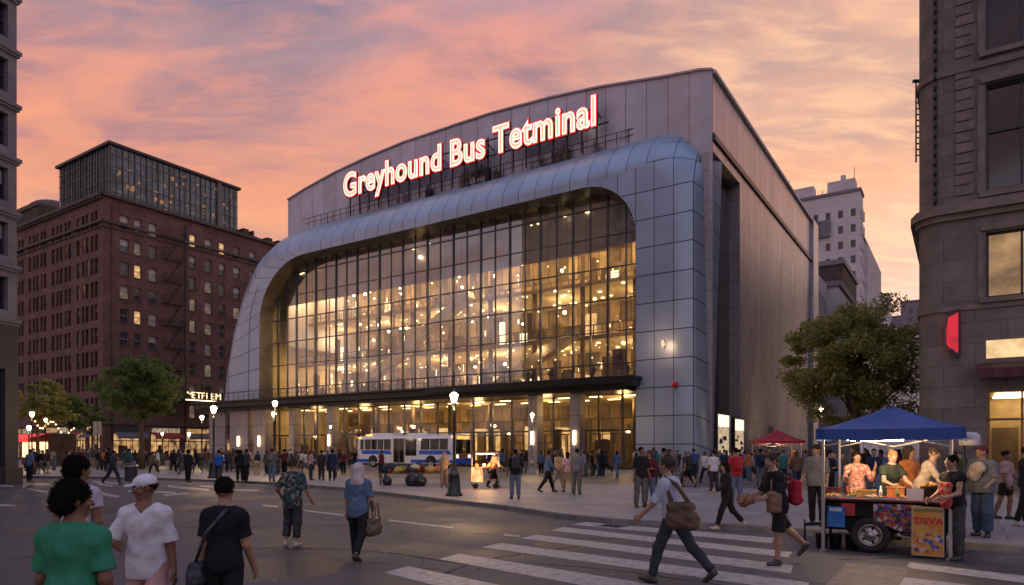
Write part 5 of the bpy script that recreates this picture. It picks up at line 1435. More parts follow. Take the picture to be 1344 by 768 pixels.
def folds(seed, amp):
    rn = random.Random(seed); a, b, c = (rn.uniform(0, 6) for _ in range(3))
    def f(X, Y, Z):
        return 1.1 * amp * (np.sin(22 * Z + 13 * X + a + 2.2 * np.sin(7 * X + 5 * Y + b)) * np.sin(9 * X + 8 * Y + c + 1.5 * np.sin(9 * Z)) + .6 * np.sin(47 * Z + 21 * Y - 17 * X + b) * np.sin(19 * X + a))
    return f
def top_prims(J, f=1.12, sleeve=.5, w=1.0, flare=1.0, length=.0):
    p = torso_prims(J, f, w)
    for nm in 'LR': p.append(cap(J['neck'] - J['up'] * .035, lerp(J['neck'], J['sh' + nm], .9) - J['up'] * .012, .066 * f, .058 * f, .05))
    p += [cap(J['pel'] + V3(0, 0, .08), J['pel'] - V3(0, 0, .02 + length), .135 * flare, .142 * flare, .06, sq=.85)]
    p += [cap(J['pel'] + V3(.05, 0, .1), J['pel'] + V3(.06, 0, -.05 - length), .10 * flare * w, .105 * flare * w, .05, sq=.95), cap(J['pel'] + V3(-.05, 0, .1), J['pel'] + V3(-.06, 0, -.05 - length), .10 * flare * w, .105 * flare * w, .05, sq=.95)]
    for nm in 'LR':
        p.append(ell(J['sh' + nm] - J['up'] * .018, (.054 * f, .062 * f, .062 * f), None, .05))
        if sleeve <= 1.0:
            e = lerp(J['sh' + nm], J['el' + nm], sleeve); p.append(cap(J['sh' + nm] - J['up'] * .01, e, .052 * f, .064 * f if sleeve < .95 else .055 * f, .04, cut='b'))
        else:
            p.append(cap(J['sh' + nm], J['el' + nm], .058 * f, .050 * f, .03))
            p.append(cap(J['el' + nm], lerp(J['el' + nm], J['wr' + nm], sleeve - 1), .050 * f, .038 * f, .02, cut='b'))
    return p
def leg_prims(J, f=1.0, to=2.0, wide=1.0):
    p = [ell(J['pel'] + V3(0, .012, .0), (.164 * f, .126 * f, .128), None, .03)]
    for nm in 'LR':
        if to <= 1: p.append(cap(J['hip' + nm], lerp(J['hip' + nm], J['knee' + nm], to), .100 * f, .092 * f * wide, .035, cut='b'))
        else:
            p.append(cap(J['hip' + nm], J['knee' + nm], .100 * f, .074 * f * wide, .035)); p.append(cap(J['knee' + nm] + V3(0, .006, 0), lerp(J['knee' + nm], J['ank' + nm], to - 1) + V3(0, .004, 0), .073 * f * wide, .062 * f * wide, .03, cut='b'))
    return p
def skirt_prims(J, to=.8):
    kn = (J['kneeL'] + J['kneeR']) / 2; e = lerp(J['pel'], kn, to); e2 = V3(e[0], e[1], e[2])
    return [ell(J['pel'] + V3(0, .01, 0), (.165, .125, .12), None, .03), cap(J['pel'], e2, .14, .19, .04, cut='b', sq=.8)] + leg_prims(J, 1, min(1, to))[1:]
def shoe_prims(J, nm):
    h_, t_, a_ = J['heel' + nm], J['toe' + nm], J['ank' + nm]
    return [cap(h_, t_, .042, .038, .02), cap(a_ + V3(0, 0, .0), h_ * .5 + t_ * .5, .047, .034, .03)]
def hair_prims(J, kind):
    H, Q = J['head'], J['hr']; w = lambda x, y, z: H + Q @ V3(x, y, z)
    cut = lambda: [ell(w(0, -.105, -.045), (.075, .060, .088), Q, .01, op='sub')]
    if kind == 'short': return [ell(w(0, .020, .034), (.083, .098, .094), Q, .01)] + cut()
    if kind == 'afro': return [ell(w(0, .028, .042), (.102, .108, .095), Q, .01), ell(w(.02, .062, -.02), (.075, .07, .075), Q, .03), ell(w(-.02, .062, -.02), (.075, .07, .075), Q, .03)] + [ell(w(0, -.12, -.055), (.12, .088, .10), Q, .01, op='sub'), ell(w(.095, -.005, -.03), (.04, .035, .045), Q, .01, op='sub'), ell(w(-.095, -.005, -.03), (.04, .035, .045), Q, .01, op='sub')]
    if kind == 'long': return [ell(w(0, .020, .034), (.088, .102, .096), Q, .01), cap(w(0, .06, 0), w(0, .085, -.22), .082, .06, .05, sq=.7), cap(w(.06, .02, 0), w(.065, .03, -.15), .03, .028, .03), cap(w(-.06, .02, 0), w(-.065, .03, -.15), .03, .028, .03)] + cut()
    if kind == 'bun': return [ell(w(0, .020, .034), (.083, .098, .094), Q, .01), ell(w(0, .11, .06), (.045, .04, .045), Q, .02)] + cut()
    if kind == 'cap': return [ell(w(0, .012, .046), (.087, .104, .078), Q, .01), ell(w(0, -.115, .044), (.058, .060, .010), Q, .008)]
    if kind == 'cap_back': return [ell(w(0, .012, .046), (.087, .104, .078), Q, .01), ell(w(0, .125, .020), (.062, .062, .010), rotm(0, 0), .008)]
    if kind == 'scarf': return [ell(w(0, .018, .030), (.092, .108, .104), Q, .01), cap(w(0, .045, -.02), J['neck'] + V3(0, .045, .0), .090, .105, .06), ell(J['neck'] + V3(0, .045, -.06), (.145, .10, .085), None, .05), cap(w(0, -.0, -.09), J['neck'] + V3(0, -.03, .0), .07, .10, .05), ell(w(0, -.115, -.005), (.058, .06, .075), Q, .01, op='sub')]
def pack_prims(J):
    c = J['chest'] + V3(0, .19, -.02); return [rbox(c, (.14, .085, .22), .06), rbox(c + V3(0, .08, -.07), (.10, .04, .10), .03, k=.02)]

# ------------------------------------------------------------------ detailed person
def strands(V, Fc, seed, n, L, c):
    rn = np.random.RandomState(seed); i = rn.randint(0, len(V), n); P = V[i]; d = P - c; d /= np.linalg.norm(d, axis=1)[:, None] + 1e-9
    d = d + rn.normal(0, .75, d.shape); d /= np.linalg.norm(d, axis=1)[:, None]; s = np.cross(d, rn.normal(0, 1, d.shape)); s /= np.linalg.norm(s, axis=1)[:, None] + 1e-9
    l = L * rn.uniform(.4, 1.2, (n, 1)); w = .0016
    v = np.concatenate([P - s * w, P + s * w, P + d * l * .6 + s * l * .18, P + d * l], 0); o = len(V)
    f = [[o + k, o + n + k, o + 2 * n + k] for k in range(n)] + [[o + 2 * n + k, o + 3 * n + k, o + k] for k in range(n)]
    return np.concatenate([V, v], 0), Fc + f
def person(loc, rot, h, label, J, skin, hair, hkind, top, bottom, shoe=None, sleeve=.5, to=1.93, f=1.10, res=.011, seed=1, skirt=False, w=1.0, flare=1.0, wide=1.0, length=0, hands=('L', 'R'), curl=25, capm=None, fold=.0035, neck_v=False, skinw=1.0, head=1.0, name='person'):
    s = h / 1.75
    X = Matrix.Translation(Vector(loc)) @ Matrix.Rotation(rot, 4, 'Z') @ Matrix.Scale(s, 4)
    prims = torso_prims(J, 1.0, w) + limb_prims(J, .78 if to > 1.5 and not skirt else 1.0) + head_prims(J)
    for nm in 'LR': prims += [cap(J['ank' + nm], lerp(J['heel' + nm], J['toe' + nm], .6), .034, .026, .02)]
    for nm in 'LR':
        if nm not in hands: prims += mitt(J, nm)
    parts = [(*polygonize(prims, res * .8), 0)]
    for nm in hands: parts.append((*hand_parts(J, nm, curl), 0))
    body = link(name, sdf_mesh(name, parts, [skin])); body.matrix_world = X
    tag(body, label, 'person')
    def child(nm, P, m, hh, planes=(), noise=None):
        V, Fc = polygonize(P, hh, planes, noise)
        if len(V) == 0: return None
        if nm == 'hair' and res < .0125: V, Fc = strands(V, Fc, seed, 2600 if hkind == 'afro' else 1500, .026 if hkind == 'afro' else .016, J['head'])
        o = link(nm, sdf_mesh(nm, [(V, Fc, 0)], [m]), body); return o
    rn = random.Random(seed)
    hz = lambda X_, Y_, Z_: .008 * np.sin(85 * X_ + 3 * np.sin(60 * Z_)) * np.sin(80 * Y_ + 2 * np.sin(55 * X_)) * np.sin(77 * Z_ + 1)
    child('hat' if hkind[:3] == 'cap' else ('headscarf' if hkind == 'scarf' else 'hair'), hair_prims(J, hkind), capm or hair, .0085, noise=hz if hkind in ('afro', 'long', 'short') else (folds(seed, .004) if hkind == 'scarf' else None))
    if hkind[:3] == 'cap': child('hair', hair_prims(J, 'short'), hair, .009, planes=[(J['head'] + V3(0, 0, .03), V3(0, 0, 1))], noise=hz)
    hem = J['pel'] - V3(0, 0, .10 + length)
    pl = [(hem, V3(0, 0, -1.0)), (J['neck'] + J['up'] * .028 + V3(0, 0, 0), J['up'])]
    P = top_prims(J, f, sleeve, w, flare, length)
    if neck_v: P.append(rbox(J['neck'] + V3(0, -.10, .015), (.055, .08, .055), .004, rotm(0, 0, R(45)), op='sub'))
    child('shirt', P, top, res * .9, planes=pl, noise=folds(seed, fold))
    if skirt: child('skirt', skirt_prims(J, to), bottom, res, noise=folds(seed + 1, fold))
    else: child('shorts' if to <= 1 else 'trousers', leg_prims(J, 1.0, to, wide), bottom, res * .9, planes=[(J['pel'] + V3(0, 0, .10), V3(0, 0, 1))], noise=folds(seed + 1, fold))
    for nm in 'LR':
        child('shoe', shoe_prims(J, nm), shoe or m_shoe, .009)
    if hkind not in ('scarf',) and not neck_v and res < .0125:
        g = MB(); cN = J['neck'] + J['up'] * .020; rr_ = .066 * (1 + (f - 1) * .6)
        g.tube([tuple(cN + V3(math.cos(t) * rr_, math.sin(t) * rr_ * .98, -.012 * math.cos(t - math.pi / 2) * -1)) for t in [k * 2 * math.pi / 20 for k in range(21)]], .0065, 6, cap=False)
        g.build('collar', top, body)
    # eyes
    H, Q = J['head'], J['hr']
    for sx in (-1, 1):
        c = H + Q @ V3(sx * .030, -.0845, .006)
        e = child('eye', [ell(c, (.0115, .0085, .0085), Q, .003)], m_eye, .003)
        c2 = H + Q @ V3(sx * .030, -.092, .006); child('iris', [ell(c2, (.005, .003, .005), Q, .002)], m_iris, .0016).parent = e
    return body, X, J
def wpt(X, p): return X @ Vector([float(c) for c in p])
def bag_obj(name, label, cat, X, prims, m, res=.011, handles=None, hm=None, noise=None):
    V, Fc = polygonize(prims, res, noise=noise)
    parts = [(V, Fc, 0)]
    o = link(name, sdf_mesh(name, parts, [m])); o.matrix_world = X; tag(o, label, cat)
    if handles:
        g = MB()
        for pts, r in handles: g.tube([tuple(p) for p in pts], r, 7)
        g.build('strap', hm or m, o)
    return o
def arcpts(a, b, top, n=9):
    a, b = np.array(a, float), np.array(b, float); return [lerp(a, b, t) + V3(0, 0, top * 4 * t * (1 - t)) for t in [i / n for i in range(n + 1)]]

# ------------------------------------------------------------------ foreground people
X0 = lambda px, Y, z=0: at(px, Y, z)
# 1 man in green t-shirt, back to us, head turned right
J = skel(legs=((6, 6), (-6, 6)), arms=((4, 10, 14, 4), (-4, 10, 18, 4)), lean=2, yaw=-48, pitch=4)
person(X0(95, 4.3), R(180 + 4), 1.65, 'man with short curly hair in plain green t-shirt seen from behind, nearest the camera', J, SKIN[1], HAIR[0], 'afro', cloth('green', (.032, .20, .115), scale=14, bump=.2), MBt['dark blue'], f=1.15, sleeve=.80, w=.98, res=.009, seed=3, fold=.003)
# 2 woman behind him in pale lilac top
J = skel(legs=((10, 10), (-8, 4)), yaw=-30)
person(X0(101, 7.0), R(180), 1.775, 'person with curly dark hair and pale lilac top behind the green t-shirt man', J, SKIN[1], HAIR[0], 'afro', cloth('pale_lilac', (.42, .38, .48)), MBt['charcoal'], seed=5, hands=())
# 3 white cap, white v-neck t-shirt, pink trousers, coming our way looking aside
J = skel(legs=((14, 8), (-12, 16)), arms=((-4, 10, 12, 0), (12, 26, 80, 62)), lean=4, yaw=-55, pitch=12)
person(X0(193, 6.0), R(6), 1.655, 'person in white cap, loose white v-neck t-shirt and pale pink trousers', J, SKIN[1], HAIR[0], 'cap', cloth('white', (.60, .58, .64), scale=14, bump=.15), cloth('pale_pink', (.48, .27, .28)), f=1.13, sleeve=.92, flare=1.10, length=.06, neck_v=True, capm=cloth('cap_white', (.62, .60, .68)), res=.010, seed=9, fold=.0042, wide=1.25)
# 4 black t-shirt, back to us
J = skel(legs=((4, 4), (-4, 6)), arms=((-4, 7, 12, 0), (6, 8, 22, 4)), lean=1, yaw=6, pitch=0)
b4, X4, J4 = person(X0(294, 6.0), R(180 - 4), 1.61, 'person in plain black t-shirt and black trousers seen from behind with a dark shoulder bag', J, SKIN[2], HAIR[0], 'short', cloth('black_tee', (.010, .010, .013), scale=14), MBt['black'], f=1.09, sleeve=.72, w=1.0, res=.010, seed=13, fold=.004)
hp = J4['pel'] + V3(.22, .02, -.10)
bag_obj('shoulder_bag', 'dark navy patterned shoulder bag hanging at the left hip of the black t-shirt person', 'bag', X4, [rbox(hp, (.075, .15, .115), .06), rbox(hp + V3(0, 0, -.04), (.085, .17, .08), .06, k=.03)], M('bag_navy', (.03, .032, .05), .6, var=.9, scale=16),
        handles=[([hp + V3(0, -.10, .10), J4['chest'] + V3(.15, -.13, .05), J4['shL'] * .35 + J4['shR'] * .65 + V3(0, -.06, .09), J4['shL'] * .3 + J4['shR'] * .7 + V3(0, .10, .06), J4['chest'] + V3(.10, .16, -.05), hp + V3(0, .10, .10)], .016)], noise=folds(2, .006))
# 5 floral shirt walker
mf = mosaic_mat('floral', [(.012, .03, .04), (.02, .09, .10), (.01, .015, .02), (.10, .05, .04), (.015, .06, .05), (.22, .20, .17), (.01, .02, .03)], 24, .8)
J = skel(legs=((10, 30), (-6, 6)), arms=((-12, 30, 62, 34), (2, 18, 26, 0)), lean=5, yaw=0, pitch=6)
person(X0(384, 13.2), R(180), 1.70, 'man with short reddish hair in dark teal floral shirt jogging away across the road', J, SKIN[2], HAIR[1], 'short', mf, cloth('print_dark', (.035, .035, .04), var=.9, scale=22), shoe=m_shoew, f=1.22, sleeve=.95, flare=1.12, length=.10, to=1.75, wide=1.2, seed=17, res=.012, hands=())
# 6 headscarf woman
J = skel(legs=((16, 6), (-18, 26)), arms=((2, 8, 12, 0), (-4, 14, 58, 22)), lean=3, yaw=-14, toe=(0, 25))
b6, X6, J6 = person(X0(470, 11.3), R(180 - 8), 1.66, 'woman in pale grey headscarf, blue patterned shirt and black trousers walking away on the road', J, SKIN[2], HAIR[0], 'scarf', mosaic_mat('blue_check', [(.07, .13, .22), (.05, .09, .17), (.11, .18, .28), (.06, .10, .20)], 60, .85), MBt['black'], f=1.17, sleeve=.85, flare=1.10, length=.05, capm=cloth('scarf', (.48, .42, .42), scale=12), seed=19, res=.011, to=1.90)
hp = J6['elR'] * .55 + J6['wrR'] * .45 + V3(-.03, .0, -.40); top_ = J6['elR'] * .35 + J6['wrR'] * .65
bag_obj('handbag', 'large brown leather handbag on the arm of the headscarf woman', 'bag', X6, [rbox(hp, (.085, .20, .155), .06), rbox(hp + V3(0, 0, -.07), (.10, .22, .10), .07, k=.04)], M('leather_brown', (.12, .075, .055), .45, var=.3, scale=7, bump=.3),
        handles=[(arcpts(hp + V3(-.06, -.11, .14), hp + V3(-.06, .11, .14), .26), .011), (arcpts(hp + V3(.06, -.11, .14), hp + V3(.06, .11, .14), .26), .011)], noise=folds(4, .008))
# 7 blue shirt man with brown tote, striding left / away
J = skel(legs=((24, 10), (-30, 14)), arms=((26, 8, 18, 0), (-6, 14, 16, 2)), lean=9, yaw=-6, toe=(-8, 42), spread=2)
b7, X7, J7 = person(X0(884, 9.5), R(-90 - 38), 1.80, 'man in light blue shirt and dark trousers striding over the crosswalk with a brown bag', J, SKIN[2], HAIR[1], 'short', cloth('light_blue', (.40, .43, .54), scale=12), cloth('slate', (.035, .042, .055)), shoe=M('shoe_tan', (.05, .04, .036), .5), f=1.17, sleeve=.98, w=1.06, seed=23, res=.010, fold=.005)
hp = J7['pel'] + V3(.20, .20, .04)
bag_obj('tote_bag', 'big soft brown shoulder bag behind the light blue shirt man', 'bag', X7, [rbox(hp, (.09, .19, .17), .07), rbox(hp + V3(0, .02, -.08), (.105, .22, .12), .08, k=.04)], M('bag_brown', (.085, .048, .026), .6, var=.25, scale=7, bump=.3),
        handles=[([hp + V3(0, -.13, .15), J7['chest'] + V3(.15, .02, .08), J7['shL'] + V3(-.05, -.01, .085), J7['chest'] + V3(.12, .15, .10), hp + V3(0, .12, .15)], .028)], noise=folds(6, .009))
# 8 black t-shirt and shorts man
J = skel(legs=((6, 4), (-30, 22)), arms=((6, 10, 72, 20), (16, 12, 62, 12)), lean=8, yaw=0, pitch=14, toe=(0, 55), spread=2)
b8, X8, J8 = person(X0(1020, 11.1), R(-90 + 8), 1.79, 'man in black t-shirt and black shorts walking left, holding a paper bag of bread', J, SKIN[2], HAIR[1], 'short', cloth('black_tee2', (.012, .012, .014)), MBt['black'], shoe=m_shoe, f=1.24, sleeve=.9, flare=1.1, length=.04, to=.92, wide=1.12, seed=29, res=.011, w=1.08)
hp = (J8['wrL'] + J8['wrR']) / 2 + V3(0, -.10, -.06)
bag_obj('bread_bundle', 'bundle of crusty bread and sprigs held out by the black-shorts man', 'food', X8, [ell(hp + V3(0, -.03, 0), (.12, .15, .07), rotm(0, .5), .02), ell(hp + V3(.05, -.12, .05), (.05, .14, .05), rotm(.4, .6), .02), ell(hp + V3(-.05, -.09, .06), (.05, .12, .05), rotm(-.4, .6), .02)], M('bread_crust', (.22, .10, .05), .7, var=.6, scale=20), noise=folds(9, .01))
hp = J8['pel'] + V3(.20, -.16, .05)
bag_obj('canvas_bag', 'brown canvas bag hanging in front of the black-shorts man', 'bag', X8, [rbox(hp, (.08, .11, .17), .06)], M('bag_tan', (.17, .095, .06), .6, var=.2), handles=[([hp + V3(0, -.05, .15), J8['chest'] + V3(.15, -.13, .04), J8['shL'] + V3(-.09, 0, .08), hp + V3(0, .08, .15)], .014)], noise=folds(3, .006))
hp = J8['pel'] + V3(.10, .24, .20)
bag_obj('red_bag', 'bright red drawstring bag on the back of the black-shorts man', 'bag', X8, [rbox(hp, (.12, .075, .19), .06), ell(hp + V3(0, .02, -.10), (.13, .10, .11), None, .03)], cloth('red_bag', (.34, .018, .04)), handles=[([hp + V3(.08, -.04, .17), J8['shL'] + V3(-.06, .03, .08), J8['shL'] + V3(-.07, -.07, -.02)], .014)], noise=folds(8, .006))
# 9 girl walking left at the kerb
J = skel(legs=((22, 6), (-22, 20)), arms=((20, 14, 46, 10), (-10, 12, 20, 0)), lean=4, yaw=0, toe=(-6, 35), spread=2)
person(X0(954, 15.9), R(-90 - 6), 1.60, 'young woman in black jacket over dark red hem and leggings stepping off the kerb', J, SKIN[2], HAIR[0], 'long', MT['black'], MBt['black'], shoe=m_shoew, f=1.18, sleeve=1.85, flare=1.1, length=.06, seed=31, res=.013, hands=(), to=1.85)
g = MB(); 
# 10 grey t-shirt man with backpack by the tent
J = skel(legs=((3, 4), (-4, 4)), arms=((4, 12, 30, 6), (8, 12, 50, 10)), lean=2, yaw=-20)
b10, X10, J10 = person(X0(1072, 15.6, PZ), R(-40), 1.84, 'heavy man in grey t-shirt and dark cap with black backpack beside the blue canopy', J, SKIN[2], HAIR[0], 'cap', MT['grey'], MBt['black'], f=1.3, sleeve=.9, w=1.12, flare=1.25, capm=MT['black'], seed=37, res=.013, hands=(), to=1.92)
bag_obj('backpack', 'black backpack worn by the grey t-shirt man beside the canopy', 'bag', X10, pack_prims(J10), MT['black'])
CB0 = at(1156, 12.2)
def TLc(x, y): return CB0 - TU * x + TV * y + Vector((0, 0, PZ))
# stall keepers behind the cart
J = skel(arms=((38, 18, 112, 14), (30, 14, 96, 20)), lean=3, pitch=4)
person(TLc(-.55, 1.35), R(-14), 1.70, 'woman with dark hair and pink patterned top, hands raised, behind the food cart', J, SKIN[2], HAIR[0], 'long', mosaic_mat('pink_print', [(.50, .20, .15), (.55, .32, .26), (.42, .12, .10), (.60, .42, .36)], 26, .85), MBt['black'], f=1.16, sleeve=1.7, seed=41, res=.013, hands=('L', 'R'), curl=14)
J = skel(arms=((30, 12, 44, 22), (30, 12, 44, 22)), lean=12, pitch=34)
person(TLc(.02, 1.30), R(2), 1.72, 'blond vendor in dark green striped vest bending over the food cart counter', J, SKIN[3], HAIR[3], 'bun', mosaic_mat('vest', [(.02, .035, .02), (.03, .045, .03), (.015, .022, .016)], 50, .8), MBt['charcoal'], f=1.17, sleeve=.6, seed=43, res=.013)
J = skel(arms=((30, 8, 30, 12), (30, 8, 30, 12)), lean=20, pitch=26)
person(TLc(.55, 1.45), R(60), 1.80, 'helper in pale cream shirt leaning forward under the right half of the blue canopy', J, SKIN[2], HAIR[1], 'short', cloth('cream', (.38, .31, .25)), MBt['khaki'], f=1.06, sleeve=1.6, seed=47, res=.014, hands=())
J = skel(arms=((10, 10, 20, 4), (10, 10, 20, 4)), yaw=30)
person(TLc(.30, 2.2), R(20), 1.80, 'person in rust orange jumper standing at the back under the blue canopy', J, SKIN[2], HAIR[1], 'long', MT['orange'], MBt['black'], sleeve=1.9, seed=48, res=.016, hands=())
# customers at the right of the cart
J = skel(legs=((4, 4), (-10, 6)), arms=((18, 8, 54, 16), (14, 8, 50, 16)), lean=5, yaw=-8, pitch=10)
b14, X14, J14 = person(X0(1253, 11.6), R(-78), 1.76, 'man in black vest over bright red print shirt leaning at the right tent pole', J, SKIN[2], HAIR[0], 'short', MT['black'], cloth('trouser_grey', (.05, .055, .055), var=.3), f=1.2, sleeve=.25, seed=53, res=.011, to=1.93, wide=1.2)
bag_obj('red_apron', 'bright red and orange patterned cloth held in front by the man at the tent pole', 'cloth', X14, [rbox(J14['belly'] + V3(0, -.16, .02), (.10, .05, .20), .04), ell(J14['belly'] + V3(.02, -.17, -.14), (.11, .07, .10), None, .03)], mosaic_mat('red_print', [(.55, .03, .05), (.60, .10, .04), (.50, .02, .10), (.30, .20, .08)], 22, .8), noise=folds(12, .01))
J = skel(legs=((4, 4), (-4, 4)), arms=((10, 16, 52, 20), (14, 16, 52, 20)), lean=0, yaw=-30, pitch=-12)
b15, X15, J15 = person(X0(1289, 13.6, PZ), R(-60), 1.80, 'large man in blue denim overalls and grey shirt carrying a cream bundle', J, SKIN[2], HAIR[0], 'cap', MT['grey'], cloth('denim_overall', (.05, .075, .13)), f=1.36, sleeve=.98, w=1.2, flare=1.3, capm=MT['maroon'], seed=59, res=.013, hands=(), wide=1.35)
bag_obj('cream_bundle', 'cream cloth bundle hugged by the large man in overalls', 'bundle', X15, [ell(J15['chest'] + V3(.04, -.24, .04), (.13, .09, .12), rotm(.3, .3), .03), ell(J15['chest'] + V3(-.03, -.22, -.08), (.12, .1, .14), None, .05)], cloth('bundle_cream', (.50, .40, .30)), noise=folds(14, .008))
J = skel(legs=((8, 14), (-10, 8)), arms=((10, 10, 40, 10), (6, 10, 20, 4)), lean=2)
person(X0(1320, 17.0, PZ), R(30), 1.70, 'woman in dusty pink t-shirt, black shorts and dark ankle boots near the shop door', J, SKIN[1], HAIR[0], 'bun', cloth('dusty_pink', (.34, .22, .23)), MBt['black'], f=1.18, sleeve=.8, to=.7, seed=61, res=.013, hands=())
J = skel(legs=((3, 3), (-8, 8)), arms=((10, 10, 80, 20), (6, 10, 20, 4)), lean=2)
person(X0(1346, 15.4, PZ), R(60), 1.80, 'tall person all in black with white trainers cut off by the right edge', J, SKIN[1], HAIR[0], 'cap', MT['black'], MBt['black'], capm=MT['black'], shoe=m_shoew, f=1.2, sleeve=1.9, seed=67, res=.014, hands=())

# ------------------------------------------------------------------ crowd: one mesh per pose, materials set per person
def crowd_mesh(key, J, hk, sleeve, to, skirt=False, pack=False, seed=1, bag=None, res=.024, f=1.18, flare=1.05, length=.0):
    P = torso_prims(J) + limb_prims(J, .78 if to > 1.5 and not skirt else 1.0) + head_prims(J, False) + mitt(J, 'L') + mitt(J, 'R')
    parts = [(*polygonize(P, res), 0), (*polygonize(hair_prims(J, hk), res * .8), 1)]
    hem = J['pel'] - V3(0, 0, .10 + length)
    parts.append((*polygonize(top_prims(J, f, sleeve, 1.0, flare, length), res, [(hem, V3(0, 0, -1.)), (J['neck'] + J['up'] * .03, J['up'])], folds(seed, .005)), 2))
    parts.append((*polygonize(skirt_prims(J, to) if skirt else leg_prims(J, 1.04, to, 1.1), res, [(J['pel'] + V3(0, 0, .08), V3(0, 0, 1.))], folds(seed + 1, .004)), 3))
    parts.append((*polygonize(shoe_prims(J, 'L') + shoe_prims(J, 'R'), res * .8), 4))
    if pack: parts.append((*polygonize(pack_prims(J), res), 5))
    if bag is not None: parts.append((*polygonize([rbox(J['wr' + bag] + V3(0, 0, -.30), (.05, .15, .16), .03), cap(J['wr' + bag] + V3(0, 0, -.05), J['wr' + bag] + V3(0, 0, -.2), .02, .02)], res * .8), 5))
    return sdf_mesh('person', parts, [SKIN[0], HAIR[0], MT['black'], MBt['black'], m_shoe, MT['charcoal']])
POSES = [
 ('standing', crowd_mesh('a', skel(legs=((2, 2), (-3, 3)), arms=((2, 9, 14, 0), (-2, 9, 10, 0)), yaw=15), 'short', .9, 1.93, seed=1), 'trousers', ''),
 ('walking', crowd_mesh('b', skel(legs=((22, 6), (-20, 18)), arms=((-18, 9, 14, 0), (20, 9, 30, 0)), lean=5, toe=(0, 30)), 'short', 1.9, 1.92, seed=2), 'trousers', ''),
 ('walking', crowd_mesh('c', skel(legs=((-18, 22), (20, 6)), arms=((16, 9, 26, 0), (-16, 9, 14, 0)), lean=5, toe=(30, 0)), 'long', 1.88, 1.9, seed=3, bag='L'), 'trousers', 'holding bag'),
 ('standing', crowd_mesh('d', skel(arms=((10, 10, 95, 30), (12, 10, 90, 30)), yaw=-10, pitch=18), 'long', 1.85, 1.9, seed=4), 'trousers', 'arms folded'),
 ('standing', crowd_mesh('e', skel(legs=((4, 4), (-4, 2)), arms=((2, 10, 10, 0), (6, 9, 30, 0))), 'short', .9, 1.92, seed=5, pack=True), 'trousers', 'backpack'),
 ('walking', crowd_mesh('f', skel(legs=((18, 6), (-18, 18)), arms=((-12, 9, 14, 0), (16, 9, 20, 0)), toe=(0, 30)), 'long', .8, .95, skirt=True, seed=6), 'skirt', ''),
 ('walking', crowd_mesh('g', skel(legs=((20, 6), (-20, 18)), arms=((-16, 9, 14, 0), (14, 9, 34, 0)), lean=4, toe=(0, 30)), 'cap', .9, .9, seed=7, pack=True), 'shorts', 'backpack'),
 ('standing', crowd_mesh('h', skel(legs=((0, 0), (-6, 4)), arms=((30, 10, 70, 16), (0, 9, 10, 0)), yaw=-30, pitch=24), 'cap', 1.9, 1.92, seed=8), 'trousers', 'hand raised'),
 ('walking', crowd_mesh('i', skel(legs=((26, 8), (-24, 22)), arms=((-22, 9, 14, 0), (22, 9, 36, 0)), lean=8, toe=(0, 35)), 'bun', 1.9, 1.92, seed=9), 'trousers', ''),
 ('standing', crowd_mesh('j', skel(legs=((4, 2), (-4, 4)), arms=((4, 12, 16, 0), (4, 12, 16, 0))), 'afro', 1.9, 1.9, seed=10, flare=1.2, length=.28), 'trousers', 'long coat'),
]
used = set()
def crowd_person(i_pose, loc, rot, h, top, bot, where, skin, hair, group='people in the crowd', label=None, shoe=None, bagm='charcoal'):
    st, me, low, ext = POSES[i_pose]
    o = link('person', me, None, loc, rot); s = h / 1.75; o.scale = (s, s, s)
    for k, m in enumerate((SKIN[skin], HAIR[hair], MT[top], MBt[bot], shoe or m_shoe, MT[bagm])[:len(me.materials)]):
        o.material_slots[k].link = 'OBJECT'; o.material_slots[k].material = m
    lab = label or f'{st} person in {top} top and {bot} {low}{" " + ext if ext else ""}, {where}'
    tag(o, lab, 'person', group); used.add(lab)
    return o
# people one can pick out in the middle distance
def mid(px, feet, pose, deg, h, top, bot, where, skin=1, hair=0, label=None, bagm='charcoal'):
    p = gnd(px, feet, PZ if feet < 700 else 0); crowd_person(pose, p, R(deg), h, top, bot, where, skin, hair, label=label, bagm=bagm)
mid(39, 633, 0, 170, 1.74, 'denim blue', 'black', 'x', label='person in grey-blue jacket and black trousers standing beside the stone plinth at far left')
mid(676, 655, 4, 190, 1.75, 'black', 'faded blue', 'x', label='person in black jacket and blue jeans alone at the kerb right of the glowing stall')
mid(719, 646, 1, 100, 1.72, 'denim blue', 'black', 'x', label='person in denim jacket and black trousers striding before the entrance columns')
mid(745, 646, 5, 190, 1.66, 'pale pink', 'khaki', 'x', 2, label='woman in pale pink top and tan skirt between the denim and grey walkers')
mid(757, 649, 0, 165, 1.76, 'grey', 'grey', 'x', 2, label='person in grey jacket and grey trousers, rightmost of the trio before the entrance')
mid(733, 641, 2, 150, 1.70, 'tan', 'khaki', 'x', 2, 1, label='woman in tan top carrying a long pale bag among the entrance trio', bagm='pale pink')
mid(790, 624, 0, 180, 1.7, 'navy', 'black', 'x', label='lone person in navy top standing in the bus lane before the doors')
mid(841, 666, 0, 20, 1.80, 'black', 'grey', 'x', label='tall person in black t-shirt and grey jeans left of the striding blue shirt man')
mid(852, 664, 3, -20, 1.70, 'maroon', 'faded blue', 'x', 2, 1, label='woman in maroon top with folded arms just left of the blue shirt man')
mid(910, 629, 0, 175, 1.78, 'bright blue', 'dark blue', 'x', label='person in bright blue shirt seen from behind beside the metal corner')
mid(937, 645, 0, 190, 1.68, 'white', 'charcoal', 'x', 2, label='person in white t-shirt and dark trousers near the lit display windows')
mid(966, 661, 4, 185, 1.78, 'red', 'faded blue', 'x', 2, 0, label='person in red jacket with big red backpack and blue jeans on the right plaza', bagm='red')
